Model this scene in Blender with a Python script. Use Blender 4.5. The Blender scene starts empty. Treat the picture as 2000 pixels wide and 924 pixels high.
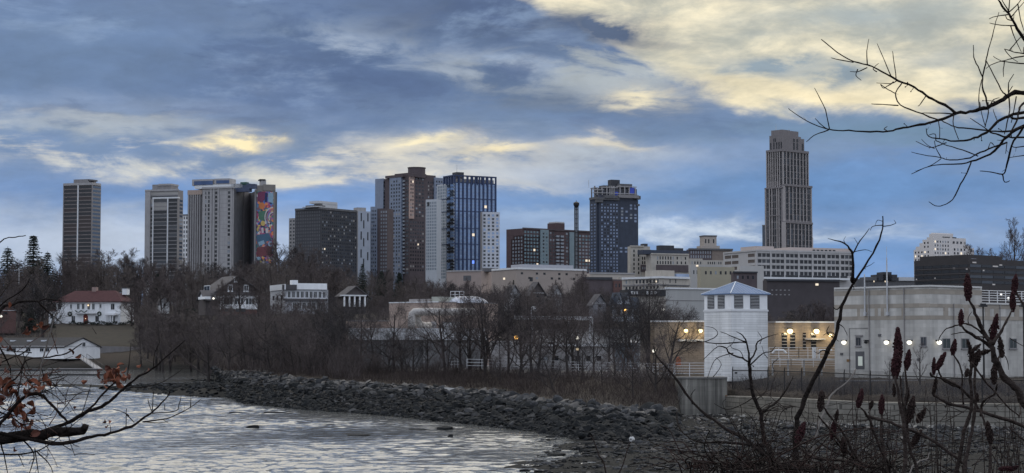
import bpy, math, random
import numpy as np
from mathutils import Vector, Matrix, noise as mnoise
SC = bpy.context.scene
COL = SC.collection
R = math.radians
F = 3732.0; CAMH = 7.0; HOR = 672.0
TH = math.atan((HOR-462)/F)
CT, ST = math.cos(TH), math.sin(TH)
# ------------------------------------------------------------------ camera
cam = bpy.data.cameras.new('camera'); cam.sensor_width = 36; cam.lens = 36*F/2000
cam.clip_start = .1; cam.clip_end = 30000
camo = bpy.data.objects.new('camera', cam); COL.objects.link(camo)
camo.location = (0, 0, CAMH); camo.rotation_euler = (R(90)+TH, 0, 0)
SC.camera = camo
SC.view_settings.view_transform = 'Standard'; SC.view_settings.look = 'None'
SC.view_settings.gamma = 1; SC.view_settings.exposure = 0.0
SC.cycles.max_bounces = 6; SC.cycles.diffuse_bounces = 3; SC.cycles.glossy_bounces = 3
SC.cycles.caustics_reflective = False; SC.cycles.caustics_refractive = False

def lin(r, g, b):
    f = lambda c: (c/12.92 if c <= .04045 else ((c+.055)/1.055)**2.4)
    return (f(r/255), f(g/255), f(b/255))

# ------------------------------------------------------------------ sky
SUN_EL, SUN_AZ = R(38), R(35)          # azimuth measured from +Y towards +X
world = bpy.data.worlds.new('World'); SC.world = world; world.use_nodes = True
wt = world.node_tree; wt.nodes.clear()
class E:
    """a tiny expression wrapper over shader math nodes"""
    def __init__(s, sock): s.s = sock
    @staticmethod
    def op(o, *a):
        n = wt.nodes.new('ShaderNodeMath'); n.operation = o
        for i, v in enumerate(a):
            if isinstance(v, E): wt.links.new(v.s, n.inputs[i])
            else: n.inputs[i].default_value = v
        return E(n.outputs[0])
    def __add__(s, o): return E.op('ADD', s, o)
    __radd__ = __add__
    def __sub__(s, o): return E.op('SUBTRACT', s, o)
    def __rsub__(s, o): return E.op('SUBTRACT', o, s)
    def __mul__(s, o): return E.op('MULTIPLY', s, o)
    __rmul__ = __mul__
    def __truediv__(s, o): return E.op('DIVIDE', s, o)
def sstep(v, a, b, lo=0., hi=1.):
    n = wt.nodes.new('ShaderNodeMapRange'); n.interpolation_type = 'SMOOTHSTEP'
    wt.links.new(v.s, n.inputs[0])
    for i, k in enumerate((a, b, lo, hi)): n.inputs[i+1].default_value = k
    return E(n.outputs[0])
def lstep(v, a, b, lo=0., hi=1.):
    n = wt.nodes.new('ShaderNodeMapRange'); wt.links.new(v.s, n.inputs[0])
    for i, k in enumerate((a, b, lo, hi)): n.inputs[i+1].default_value = k
    return E(n.outputs[0])
def mixc(fac, a, b):
    n = wt.nodes.new('ShaderNodeMix'); n.data_type = 'RGBA'
    wt.links.new(fac.s, n.inputs[0])
    for i, v in ((6, a), (7, b)):
        if isinstance(v, tuple): n.inputs[i].default_value = (*v, 1)
        else: wt.links.new(v, n.inputs[i])
    return n.outputs[2]
tc = wt.nodes.new('ShaderNodeTexCoord')
sep = wt.nodes.new('ShaderNodeSeparateXYZ'); wt.links.new(tc.outputs['Generated'], sep.inputs[0])
dx, dy, dz = (E(sep.outputs[i]) for i in range(3))
s_ = E.op('ARCTAN2', dx, dy)*3.732
el = E.op('ARCSINE', dz)
t_ = el*(3732/672)
def wnoise(scale, off, detail=7, rough=.58, stretch=(3.7, 3.7, 11), dist=0.):
    m = wt.nodes.new('ShaderNodeMapping'); m.inputs['Scale'].default_value = stretch
    m.inputs['Location'].default_value = off
    wt.links.new(tc.outputs['Generated'], m.inputs[0])
    n = wt.nodes.new('ShaderNodeTexNoise'); wt.links.new(m.outputs[0], n.inputs['Vector'])
    n.inputs['Scale'].default_value = scale; n.inputs['Detail'].default_value = detail
    n.inputs['Roughness'].default_value = rough; n.inputs['Distortion'].default_value = dist
    return E(n.outputs[0])
n1 = wnoise(1.4, (0, 0, 0)); n2 = wnoise(1.8, (7, 3, 1)); n3 = wnoise(6.5, (2, 9, 4), 8, .62, (3.7, 3.7, 10), .3)
n5 = wnoise(2.6, (4, 2, 7), 9, .62, (3.7, 3.7, 10.5), .35)
n6 = wnoise(4.2, (1, 6, 3), 8, .6, (3.7, 3.7, 12), .4)
n7 = wnoise(15, (3, 3, 9), 6, .6, (3.7, 3.7, 8.5), .2)
n4 = wnoise(1.6, (5, 1, 8), 9, .62, (3.7, 3.7, 22), .5)
sw = s_ + (n1-.5)*.42+(n6-.5)*.22
tw = t_ + (n2-.5)*.18+(n6-.5)*.17
def blob(px, py, rx, ry, k=1., slope=0., s=None, t=None):
    s = s or sw; t = t or tw
    a = (s-(px-1000)/1000)/(rx/1000)
    b = (t-(672-py)/672-(s-(px-1000)/1000)*slope)/(ry/672)
    return E.op('MINIMUM', E.op('EXPONENT', (a*a+b*b)*-1.)*k, 1.)
ramp = wt.nodes.new('ShaderNodeValToRGB')
cr = ramp.color_ramp
stops = [(0, (128, 150, 184)), (.2, (112, 144, 190)), (.32, (116, 142, 180)), (.46, (108, 133, 172)), (.6, (110, 132, 164)), (.8, (101, 122, 154)), (1., (98, 117, 149))]
cr.elements[0].position = 0; cr.elements[1].position = 1
for p, c in stops[1:-1]: cr.elements.new(p)
for e, (p, c) in zip(sorted(cr.elements, key=lambda e: e.position), stops): e.color = (*lin(*c), 1)
wt.links.new(tw.s, ramp.inputs[0])
sky = wt.nodes.new('ShaderNodeTexSky'); sky.sky_type = 'NISHITA'; sky.sun_disc = False
sky.sun_elevation = SUN_EL; sky.sun_rotation = SUN_AZ
skm = wt.nodes.new('ShaderNodeVectorMath'); skm.operation = 'SCALE'; skm.inputs['Scale'].default_value = .06
wt.links.new(sky.outputs[0], skm.inputs[0])
c = mixc(E.op('MULTIPLY', sstep(n3, .62, .3), .12), ramp.outputs[0], skm.outputs[0])
# dark cloud lobes, upper left and middle
c = mixc(blob(620, 170, 420, 75, .75), c, lin(84, 103, 138))
c = mixc(blob(1000, 45, 300, 48, 1.1, -.10), c, lin(78, 94, 124))
c = mixc(blob(1100, 190, 240, 45, .9, -.2), c, lin(88, 106, 134))
c = mixc(blob(150, 110, 300, 100, .5), c, lin(108, 131, 164))
c = mixc(blob(640, 95, 130, 40, 1.3)*sstep(n6, .4, .6), c, lin(158, 172, 192))
c = mixc(blob(1180, 130, 330, 60, 1.2, -.1)*sstep(n6, .46, .6), c, lin(158, 166, 172))
c = mixc(blob(700, 20, 700, 60, .8)*sstep(n5, .5, .66), c, lin(120, 142, 172))
c = mixc(blob(960, 130, 150, 26, .9, -.2)*sstep(n3, .4, .6), c, lin(150, 162, 178))
c = mixc(blob(300, 215, 260, 24, .45), c, lin(140, 155, 180))
c = mixc(sstep(n5, .52, .64)*sstep(t_, .55, .75)*.42, c, lin(132, 151, 178))
c = mixc(sstep(n6, .46, .36)*sstep(t_, .5, .7)*.45, c, lin(80, 97, 130))
# long broken band of lit cloud above the towers at the left
band = blob(330, 298, 760, 40, 1.25, -.05)*sstep(n3*.25+n4*.75, .445, .56)
c = mixc(band, c, lin(205, 200, 186))
c = mixc(blob(500, 340, 620, 22, .9, -.04)*sstep(n3, .38, .62), c, lin(196, 196, 188))
c = mixc(blob(470, 280, 58, 13, 1.2), c, lin(234, 219, 178))
c = mixc(blob(800, 286, 55, 13, 1.), c, lin(230, 218, 184))
c = mixc(blob(945, 300, 60, 12, 1.), c, lin(232, 218, 182))
c = mixc(blob(200, 255, 260, 16, .5), c, lin(190, 194, 192))
c = mixc(blob(1150, 295, 70, 12, .9), c, lin(214, 206, 186))
c = mixc(blob(800, 352, 420, 12, .9, -.05)*sstep(n6, .42, .56), c, lin(206, 200, 184))
c = mixc(blob(1130, 315, 150, 16, .6)*sstep(n3, .4, .6), c, lin(178, 186, 192))
# clear blue strips
c = mixc(blob(420, 392, 420, 26, .8), c, lin(100, 136, 186))
c = mixc(blob(1640, 372, 480, 56, 1.05), c, lin(102, 136, 180))
c = mixc(blob(1150, 385, 260, 40, .6), c, lin(104, 138, 182))
c = mixc(blob(1700, 512, 420, 40, .9), c, lin(102, 134, 176))
# pale low bands
c = mixc(blob(180, 478, 520, 56, 1.0), c, lin(172, 184, 202))
c = mixc(blob(1440, 458, 330, 15, 1.0, -.03)*sstep(n3, .3, .55), c, lin(186, 198, 212))
c = mixc(blob(1060, 425, 200, 14, .45), c, lin(160, 178, 200))
# cream cloud sheet, upper right and overhead
tb = lstep(s_, -.3, .46, 1.26, .66)
bb = tw - tb
crm = mixc(sstep(n3*.4+n5*.6, .40, .60), lin(176, 178, 168), lin(231, 220, 190))
crm = mixc(blob(1560, 190, 420, 40, .6, -.1), crm, lin(236, 219, 178))
crm = mixc(blob(1490, 145, 80, 26, 1.2), crm, lin(134, 148, 158))
crm = mixc(blob(1610, 150, 50, 18, 1.2), crm, lin(134, 148, 158))
crm = mixc(blob(1700, 45, 220, 28, 1.), crm, lin(160, 168, 168))
crm = mixc(blob(1860, 110, 90, 20, .8), crm, lin(170, 174, 170))
c = mixc(sstep(bb+(n7-.5)*.05, -.035, .035)*.97, c, crm)
c = mixc(blob(1290, 195, 80, 20, 1.)*sstep(n3, .38, .58), c, lin(218, 208, 180))
c = mixc(blob(1180, 62, 130, 30, 1.3, -.18), c, lin(84, 98, 122))
c = mixc(blob(1700, 268, 260, 24, .75), c, lin(104, 130, 152))
# overhead and behind the camera: unseen sky, brightened to light the facades and water
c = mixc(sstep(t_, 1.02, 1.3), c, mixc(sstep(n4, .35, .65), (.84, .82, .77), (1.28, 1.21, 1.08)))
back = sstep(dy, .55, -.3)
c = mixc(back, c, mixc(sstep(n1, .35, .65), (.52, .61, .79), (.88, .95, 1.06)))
c = mixc(sstep(dz, .0, -.03), c, (.10, .10, .11))
fine = (n3-.5)*.55+(n5-.5)*.6+(n4-.5)*.45+(n7-.5)*.3+1.22
vm = wt.nodes.new('ShaderNodeVectorMath'); vm.operation = 'SCALE'
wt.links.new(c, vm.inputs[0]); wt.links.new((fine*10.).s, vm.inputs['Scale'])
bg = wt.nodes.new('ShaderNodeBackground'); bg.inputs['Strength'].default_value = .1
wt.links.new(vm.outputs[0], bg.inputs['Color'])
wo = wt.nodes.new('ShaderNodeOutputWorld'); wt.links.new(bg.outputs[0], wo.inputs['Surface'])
world.cycles.sampling_method = 'MANUAL'; world.cycles.sample_map_resolution = 512
# ------------------------------------------------------------------ sun (veiled by cloud)
sl = bpy.data.lights.new('sun', 'SUN'); sl.energy = .5; sl.angle = R(40); sl.color = (1., .95, .88)
so = bpy.data.objects.new('sun', sl); COL.objects.link(so)
sd = Vector((math.sin(SUN_AZ)*math.cos(SUN_EL), math.cos(SUN_AZ)*math.cos(SUN_EL), math.sin(SUN_EL)))
so.rotation_euler = sd.to_track_quat('Z', 'Y').to_euler(); so.location = (0, 0, 300)

# ------------------------------------------------------------------ helpers
def P(px, py, d):
    """world point seen at photo position (px,py) when it stands d metres ahead"""
    a = (px-1000)/F; b = (462-py)/F
    k = d/(CT-b*ST)
    return Vector((a*k, d, CAMH+(ST+b*CT)*k))
def zat(py, d): return P(1000, py, d).z
def link(o, parent=None):
    COL.objects.link(o)
    if parent: o.parent = parent
    return o
def tag(o, label=None, cat=None, group=None, kind=None):
    if label: o['label'] = label
    if cat: o['category'] = cat
    if group: o['group'] = group
    if kind: o['kind'] = kind
    return o
def empty(name, loc, rz=0, parent=None):
    o = bpy.data.objects.new(name, None); o.empty_display_size = .5
    o.location = loc; o.rotation_euler = (0, 0, rz)
    return link(o, parent)
BOXF = ((0, 3, 2, 1), (4, 5, 6, 7), (0, 1, 5, 4), (1, 2, 6, 5), (2, 3, 7, 6), (3, 0, 4, 7))
class MB:
    def __init__(s): s.v = []; s.f = []; s.m = []; s.cur = 0
    def add(s, vs, fs):
        o = len(s.v); s.v.extend(vs)
        for f in fs: s.f.append(tuple(o+i for i in f)); s.m.append(s.cur)
        return s
    def box(s, x0, x1, y0, y1, z0, z1):
        if x0 > x1: x0, x1 = x1, x0
        if y0 > y1: y0, y1 = y1, y0
        if z0 > z1: z0, z1 = z1, z0
        return s.add([(x0, y0, z0), (x1, y0, z0), (x1, y1, z0), (x0, y1, z0), (x0, y0, z1), (x1, y0, z1), (x1, y1, z1), (x0, y1, z1)], BOXF)
    def prism(s, pts, z0, z1):
        n = len(pts)
        vs = [(x, y, z0) for x, y in pts]+[(x, y, z1) for x, y in pts]
        fs = [tuple(range(n-1, -1, -1)), tuple(range(n, 2*n))]+[(i, (i+1) % n, n+(i+1) % n, n+i) for i in range(n)]
        return s.add(vs, fs)
    def tube(s, pts, rad, n=5, cap=True):
        pts = [Vector(p) for p in pts]; vs = []; fs = []
        m = len(pts); ref = None
        for i, p in enumerate(pts):
            t = (pts[min(i+1, m-1)]-pts[max(i-1, 0)])
            if t.length < 1e-9: t = Vector((0, 0, 1))
            t.normalize()
            if ref is None: ref = t.orthogonal()
            a = ref-t*ref.dot(t)
            if a.length < 1e-6: a = t.orthogonal()
            a.normalize(); ref = a; b = t.cross(a)
            r = rad[i] if hasattr(rad, '__len__') else rad
            for k in range(n):
                w = 2*math.pi*k/n
                q = p+(a*math.cos(w)+b*math.sin(w))*r; vs.append((q.x, q.y, q.z))
        for i in range(m-1):
            for k in range(n):
                k2 = (k+1) % n
                fs.append((i*n+k, i*n+k2, (i+1)*n+k2, (i+1)*n+k))
        if cap: fs.append(tuple(range(n-1, -1, -1))); fs.append(tuple(range((m-1)*n, m*n)))
        return s.add(vs, fs)
    def cyl(s, x, y, z0, z1, r0, r1=None, n=12):
        return s.tube([(x, y, z0), (x, y, z1)], [r0, r0 if r1 is None else r1], n)
    def ball(s, c, r, nu=8, nv=6, sq=(1, 1, 1)):
        vs = []; fs = []
        for i in range(nv+1):
            a = math.pi*i/nv
            for k in range(nu):
                b = 2*math.pi*k/nu
                vs.append((c[0]+r*sq[0]*math.sin(a)*math.cos(b), c[1]+r*sq[1]*math.sin(a)*math.sin(b), c[2]+r*sq[2]*math.cos(a)))
        for i in range(nv):
            for k in range(nu):
                k2 = (k+1) % nu
                fs.append((i*nu+k, (i+1)*nu+k, (i+1)*nu+k2, i*nu+k2))
        return s.add(vs, fs)
    def mesh(s, name, mat, smooth=False):
        me = bpy.data.meshes.new(name); me.from_pydata(s.v, [], s.f)
        for m in (mat if isinstance(mat, (list, tuple)) else [mat]): me.materials.append(m)
        if any(s.m): me.polygons.foreach_set('material_index', s.m)
        if smooth: me.polygons.foreach_set('use_smooth', [True]*len(s.f))
        me.update(); return me
    def build(s, name, mat, parent=None, smooth=False, loc=None):
        o = bpy.data.objects.new(name, s.mesh(name, mat, smooth))
        if loc: o.location = loc
        return link(o, parent)
# ---- materials
MATS = {}
def mat(name, col, rough=.8, var=.15, vs=.6, stretch=(1, 1, 1), bump=0., bs=8., metal=0., spec=.3, emit=None, es=0., col2=None, streak=0., brick=None, coat=0.):
    if name in MATS: return MATS[name]
    m = bpy.data.materials.new(name); m.use_nodes = True; t = m.node_tree; N = t.nodes
    p = N['Principled BSDF']; L = t.links
    p.inputs['Roughness'].default_value = rough; p.inputs['Metallic'].default_value = metal
    p.inputs['Specular IOR Level'].default_value = spec
    p.inputs['Coat Weight'].default_value = coat
    tcn = N.new('ShaderNodeTexCoord'); mp = N.new('ShaderNodeMapping'); mp.inputs['Scale'].default_value = stretch
    L.new(tcn.outputs['Object'], mp.inputs[0])
    nz = N.new('ShaderNodeTexNoise'); nz.inputs['Scale'].default_value = vs; nz.inputs['Detail'].default_value = 6; nz.inputs['Roughness'].default_value = .65
    L.new(mp.outputs[0], nz.inputs['Vector'])
    rp = N.new('ShaderNodeValToRGB')
    c2 = col2 or tuple(min(1, x*(1+var)) for x in col)
    c1 = tuple(x*(1-var) for x in col) if not col2 else col
    rp.color_ramp.elements[0].position = .3; rp.color_ramp.elements[1].position = .7
    rp.color_ramp.elements[0].color = (*c1, 1); rp.color_ramp.elements[1].color = (*c2, 1)
    L.new(nz.outputs[0], rp.inputs[0]); out = rp.outputs[0]
    def mul(out, fac_sock, lo):
        mr = N.new('ShaderNodeMapRange'); L.new(fac_sock, mr.inputs[0])
        mr.inputs[1].default_value = .35; mr.inputs[2].default_value = .65; mr.inputs[3].default_value = lo; mr.inputs[4].default_value = 1
        mx = N.new('ShaderNodeVectorMath'); mx.operation = 'SCALE'; L.new(out, mx.inputs[0]); L.new(mr.outputs[0], mx.inputs['Scale'])
        return mx.outputs[0]
    if streak:
        m2 = N.new('ShaderNodeMapping'); m2.inputs['Scale'].default_value = (1, 1, .06); L.new(tcn.outputs['Object'], m2.inputs[0])
        n2 = N.new('ShaderNodeTexNoise'); n2.inputs['Scale'].default_value = 1.1; n2.inputs['Detail'].default_value = 5
        L.new(m2.outputs[0], n2.inputs['Vector']); out = mul(out, n2.outputs[0], 1-streak)
    h = None
    if brick:
        # box-mapped courses: u = x+y (walls are axis-aligned in their own frame), v = z
        sp = N.new('ShaderNodeSeparateXYZ'); L.new(tcn.outputs['Object'], sp.inputs[0])
        ad = N.new('ShaderNodeMath'); ad.operation = 'ADD'; L.new(sp.outputs[0], ad.inputs[0]); L.new(sp.outputs[1], ad.inputs[1])
        cb = N.new('ShaderNodeCombineXYZ'); L.new(ad.outputs[0], cb.inputs[0]); L.new(sp.outputs[2], cb.inputs[1])
        bt = N.new('ShaderNodeTexBrick'); L.new(cb.outputs[0], bt.inputs['Vector'])
        bw, bh, mo, dk = brick
        bt.inputs['Scale'].default_value = 1; bt.inputs['Brick Width'].default_value = bw; bt.inputs['Row Height'].default_value = bh
        bt.inputs['Mortar Size'].default_value = mo; bt.inputs['Mortar Smooth'].default_value = .3
        bt.inputs['Color1'].default_value = (1, 1, 1, 1); bt.inputs['Color2'].default_value = (.82, .82, .82, 1); bt.inputs['Mortar'].default_value = (dk, dk, dk, 1)
        mx = N.new('ShaderNodeMix'); mx.data_type = 'RGBA'; mx.blend_type = 'MULTIPLY'; mx.inputs[0].default_value = 1
        L.new(out, mx.inputs[6]); L.new(bt.outputs[0], mx.inputs[7]); out = mx.outputs[2]
    L.new(out, p.inputs['Base Color'])
    if bump:
        nb = N.new('ShaderNodeTexNoise'); nb.inputs['Scale'].default_value = bs; nb.inputs['Detail'].default_value = 6
        L.new(mp.outputs[0], nb.inputs['Vector'])
        bn = N.new('ShaderNodeBump'); bn.inputs['Strength'].default_value = bump; bn.inputs['Distance'].default_value = .1
        L.new(nb.outputs[0], bn.inputs['Height']); L.new(bn.outputs[0], p.inputs['Normal'])
    if emit:
        p.inputs['Emission Color'].default_value = (*emit, 1); p.inputs['Emission Strength'].default_value = es
    MATS[name] = m; return m
GL = mat('window_glass', (.02, .024, .032), .12, .5, .25, spec=.5)
GLB = mat('blue_glass', (.15, .22, .36), .12, .4, .12, metal=.3, spec=.6)
GLD = mat('dark_glass', (.012, .013, .017), .18, .5, .3, spec=.35)
GLP = mat('pale_glass', (.20, .22, .25), .2, .35, .25, spec=.5)
LIT = mat('lit_window', (.5, .4, .3), .5, .1, emit=(1, .86, .66), es=.8)
LITB = mat('blue_lit_window', (.1, .15, .5), .5, .1, emit=(.15, .3, 1.), es=1.2)
WHITE = mat('white_paint', (.80, .81, .83), .6, .06, 1.2, streak=.08)
WHITED = mat('white_trim', (.62, .63, .65), .6, .08, 1.)
CONC = mat('concrete', (.24, .23, .235), .85, .12, .3, streak=.15)
CONCL = mat('pale_concrete', (.35, .34, .345), .85, .1, .3, streak=.12)
CONCD = mat('dark_concrete', (.12, .12, .128), .85, .15, .3, streak=.2)
BEIGE = mat('beige_panel', (.37, .29, .25), .85, .08, .25, streak=.1)
TAN = mat('tan_brick', (.30, .24, .185), .9, .1, .6, brick=(.6, .2, .02, .7))
CREAM = mat('cream_masonry', (.42, .39, .35), .85, .1, .3, streak=.12)
BRICK = mat('red_brick', (.13, .075, .07), .9, .15, .4, brick=(.7, .24, .02, .75))
BROWN = mat('brown_masonry', (.098, .08, .086), .9, .12, .3, streak=.1)
DARKB = mat('dark_cladding', (.045, .047, .056), .6, .15, .3, streak=.15)
SLATE = mat('blue_slate_cladding', (.042, .052, .078), .55, .15, .3, streak=.12)
STEEL = mat('painted_steel', (.45, .46, .48), .5, .1, 1.)
BLACKM = mat('black_metal', (.02, .02, .022), .5, .2, 2.)
ROOFD = mat('dark_shingle', (.045, .045, .05), .9, .25, 1.5, brick=(.5, .25, .02, .7))
BLUEP = mat('blue_panel', (.05, .08, .42), .6, .1, .3)

BLIND = mat('window_blind', (.28, .27, .26), .7, .2, .3)
UNIT = {}
def unit(m):
    if m.name not in UNIT:
        b = MB(); b.box(-.5, .5, -.5, .5, -.5, .5); UNIT[m.name] = b.mesh('pane_'+m.name, m)
    return UNIT[m.name]
RND = random.Random(11)
class Bld:
    """box building: near vertical edge at photo x=xc, left face ends at xl, right face at xr; local +X runs along the right face, +Y along the left one"""
    def __init__(s, name, label, cat, xl, xc, xr, d, phi, zb, group=None, parent=None):
        s.xl, s.xc, s.xr, s.d, s.zb = xl, xc, xr, d, zb
        ph = R(phi); c = ((xc-1000)/F*d, d)
        k = lambda px: (px-1000)/F
        ur = (math.cos(ph), math.sin(ph)); ul = (-math.sin(ph), math.cos(ph))
        assert ul[0] < k(xl)*ul[1]-.02 and ur[0] > k(xr)*ur[1]+.02, (label, 'face edge-on', xl, xc, xr)
        s.W = (k(xr)*c[1]-c[0])/(ur[0]-k(xr)*ur[1]); s.D = (k(xl)*c[1]-c[0])/(ul[0]-k(xl)*ul[1])
        assert 0 < s.W < 400 and 0 < s.D < 400, (label, s.W, s.D)
        if s.W > 90 or s.D > 90: print('BIG', label, round(s.W), round(s.D))
        loc = Vector((c[0], c[1], zb)); rz = ph
        s.kR = math.sin(ph)*F/d; s.kL = -math.cos(ph)*F/d
        s.world = (loc.copy(), rz)
        if parent:
            pl, pr = parent.world; v = loc-pl; v.rotate(Matrix.Rotation(-pr, 3, 'Z')); loc = v; rz = ph-pr
        s.root = empty(name, loc, rz, parent.root if parent else None)
        if parent is None: tag(s.root, label, cat, group)
        elif label: s.root['label'] = label
        s.n = {}; s.over = {}
    def z(s, py): return zat(py, s.d)-s.zb
    def u(s, face, px):
        if face == 'R': return s.W*(px-s.xc)/(s.xr-s.xc)
        return s.D*(s.xc-px)/(s.xc-s.xl)
    def dims(s, face, u0, u1, z0, z1, o0, o1):
        if face == 'R': return (min(u0, u1), max(u0, u1), -o1, -o0, min(z0, z1), max(z0, z1))
        return (-o1, -o0, min(u0, u1), max(u0, u1), min(z0, z1), max(z0, z1))
    def fb(s, mb, face, px0, px1, py0, py1, o1, o0=-.02):
        sh = o1*(s.kR if face == 'R' else s.kL); px0 -= sh; px1 -= sh
        mb.box(*s.dims(face, s.u(face, px0), s.u(face, px1), s.z(py1) if py1 is not None else 0, s.z(py0), o0, o1)); return mb
    def body(s, py, m, name='wall', z0=0, x0=0, x1=None, y0=0, y1=None):
        b = MB(); b.box(x0, s.W if x1 is None else x1, y0, s.D if y1 is None else y1, z0, s.z(py))
        return b.build(name, m, s.root)
    def part(s, name, mb, m, smooth=False): return mb.build(name, m, s.root, smooth)
    def fpart(s, name, m, face, px0, px1, py0, py1, o1, o0=-.02):
        return s.fb(MB(), face, px0, px1, py0, py1, o1, o0).build(name, m, s.root)
    def win(s, face, u0, u1, z0, z1, m, name='window', o1=.06, o0=-.04):
        x0, x1, y0, y1, a, b = s.dims(face, u0, u1, z0, z1, o0, o1)
        n = s.n.get(name, 0); s.n[name] = n+1
        if n < 96:
            o = bpy.data.objects.new(name, unit(m)); o.location = ((x0+x1)/2, (y0+y1)/2, (a+b)/2); o.scale = (x1-x0, y1-y0, b-a)
            return link(o, s.root)
        s.over.setdefault((name, m.name), MB()).box(x0, x1, y0, y1, a, b)
    def winp(s, face, px0, px1, py0, py1, m=GL, name='window', o1=.06, o0=-.04):
        sh = o1*(s.kR if face == 'R' else s.kL)
        return s.win(face, s.u(face, px0-sh), s.u(face, px1-sh), s.z(py1), s.z(py0), m, name, o1, o0)
    def wins(s, face, px0, px1, n, py0, py1, m, wf=.6, hf=.55, mt=GL, lit=0., name='window', o1=.06, alt=None, skip=None):
        sh = o1*(s.kR if face == 'R' else s.kL)
        u0, u1 = s.u(face, px0-sh), s.u(face, px1-sh); z1, z0 = s.z(py0), s.z(py1)
        cw = (u1-u0)/n; ch = (z1-z0)/m
        for j in range(m):
            zc = z1-ch*(j+.5)
            for i in range(n):
                if skip and skip(i, j): continue
                uc = u0+cw*(i+.5)
                q = mt
                if alt is None and mt in (GL, GLD):
                    v_ = RND.random(); q = GLP if v_ < .07 else BLIND if v_ < .13 else GL if v_ < .4 else GLD if v_ < .65 else mt
                if alt and RND.random() < alt[0]: q = alt[1]
                if lit and RND.random() < lit: q = LIT
                s.win(face, uc-cw*wf/2, uc+cw*wf/2, zc-ch*hf/2, zc+ch*hf/2, q, name, o1)
    def done(s):
        by = {}
        for (name, mn), mb in s.over.items(): by.setdefault(name, []).append((mn, mb))
        for name, l in by.items():
            g = MB(); ms = []
            for i, (mn, mb) in enumerate(l): g.cur = i; g.add(mb.v, mb.f); ms.append(MATS[mn])
            o = g.build(name, ms, s.root); o['kind'] = 'stuff'
        return s
# ------------------------------------------------------------------ terrain and water
_px = [-6000, 250, 380, 405, 440, 480, 600, 720, 840, 960, 1060, 1140, 1250, 1319, 1330, 1400, 1420, 1500, 1600, 2000, 6000]
_D0 = [522, 522, 522, 480, 258, 226, 204, 192, 176.5, 163, 151, 139, 137, 138, 138, 139, 140, 143, 147, 147, 147]
_D1 = [532, 532, 532, 500, 300, 272, 233, 212, 204, 193, 173, 164, 160, 165, 179.5, 179.4, 178, 168, 159, 151, 147]
_z1 = [2.2, 2.2, 2.2, 2.2, 2.7, 2.8, 2.8, 2.6, 2.4, 2.2, 2.0, 1.8, 1.5, 1.2, .5, .5, .5, .55, .55, .55, .55]
_D2 = [548, 548, 548, 520, 330, 300, 252, 240, 232, 228, 210, 200, 188, 184, 181, 181, 179.5, 169.5, 160.5, 152.5, 148.5]
_z2 = [4, 4, 4, 4, 3.6, 3.6, 3.6, 3.6, 3.6, 3.6, 3.6, 3.6, 3.6, 3.6, 3.4, 3.3, 2.65, 2.65, 2.65, 2.65, 2.65]
_hD = [0, 150, 180, 300, 350, 420, 520, 640, 800, 1000, 1500, 3000, 9000, 20000]
_hz = [3.6, 3.6, 3.6, 4, 5, 9, 15, 18, 24, 27, 29, 34, 45, 60]
_lD = [0, 548, 575, 640, 700, 800, 1000, 1500, 3000, 9000, 20000]
_lz = [4, 4, 7.2, 13.6, 17, 23, 27, 29, 34, 45, 60]
def gz(x, y):
    x = np.asarray(x, float); y = np.asarray(y, float)
    yy = np.maximum(y, 12.)
    px = 1000+F*x/yy
    d0, d1, z1, d2, z2 = (np.interp(px, _px, t) for t in (_D0, _D1, _z1, _D2, _z2))
    z = np.where(y < d0, np.maximum(-1.6, (y-d0)*.07), 0)
    a = np.clip((y-d0)/(d1-d0), 0, 1); z = np.where((y >= d0) & (y < d1), a*z1, z)
    b = np.clip((y-d1)/np.maximum(d2-d1, .5), 0, 1); z = np.where((y >= d1) & (y < d2), z1+b*(z2-z1), z)
    hill = np.interp(y, _hD, _hz); lh = np.interp(y, _lD, _lz)
    w = np.clip((px-340)/120, 0, 1); hh = lh*(1-w)+hill*w
    ramp_ = np.clip((y-d2)/22, 0, 1)
    z = np.where(y >= d2, z2+(np.maximum(hh, z2)-z2)*ramp_, z)
    # the low spit that runs out at the left end of the rock bank
    for (ax, ay, bx, by, h, wd) in ((-56, 303, -36, 262, 1.5, 9.5), (-78, 330, -50, 292, .25, 5.), (-64, 360, -40, 372, .35, 5)):
        vx, vy = bx-ax, by-ay; L2 = vx*vx+vy*vy
        tt = np.clip(((x-ax)*vx+(y-ay)*vy)/L2, 0, 1)
        ds = np.hypot(x-ax-vx*tt, y-ay-vy*tt)
        z = np.maximum(z, h*(.35+.65*tt)*(1-(ds/wd)**2))
    # tidal flat in front of the rocks at the right
    fx = x-np.interp(y, [80, 95, 105, 114.6, 122.6, 139], [-2, -1, .3, 1.8, 3.2, 5.2])
    flat = np.where((y < 150) & (y > 60), np.clip(fx/6, -1, 1)*.24, -2)
    n = np.sin(x*.55+np.sin(y*.31)*2)*np.cos(y*.8+x*.23)*.12+np.sin(x*1.7+y*.9)*np.sin(y*1.3-x*.6)*.10
    z = np.where((y < d0), np.maximum(z, flat+n-.02), z)
    # near bank under the viewer
    near = np.interp(y, [-500, -60, 0, 13, 20, 34, 40], [9, 7, 5.3, 5.0, 3.6, -.3, -1.6])
    z = np.maximum(z, near)
    return z
def g1(x, y): return float(gz(x, y))
ys = np.concatenate([np.linspace(-300, 0, 16), np.linspace(4, 60, 22), np.linspace(62, 130, 40), np.linspace(131, 340, 190), np.linspace(343, 700, 90), np.linspace(710, 1500, 40), np.geomspace(1560, 16000, 30)])
U = np.concatenate([np.linspace(-2.2, -.34, 22), np.linspace(-.33, .33, 330), np.linspace(.34, 2.2, 22)])
Xg = np.outer(np.maximum(ys, 20)+2, U)
Yg = np.repeat(ys[:, None], len(U), 1)
Zg = gz(Xg, Yg)
rs = np.random.RandomState(3)
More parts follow.
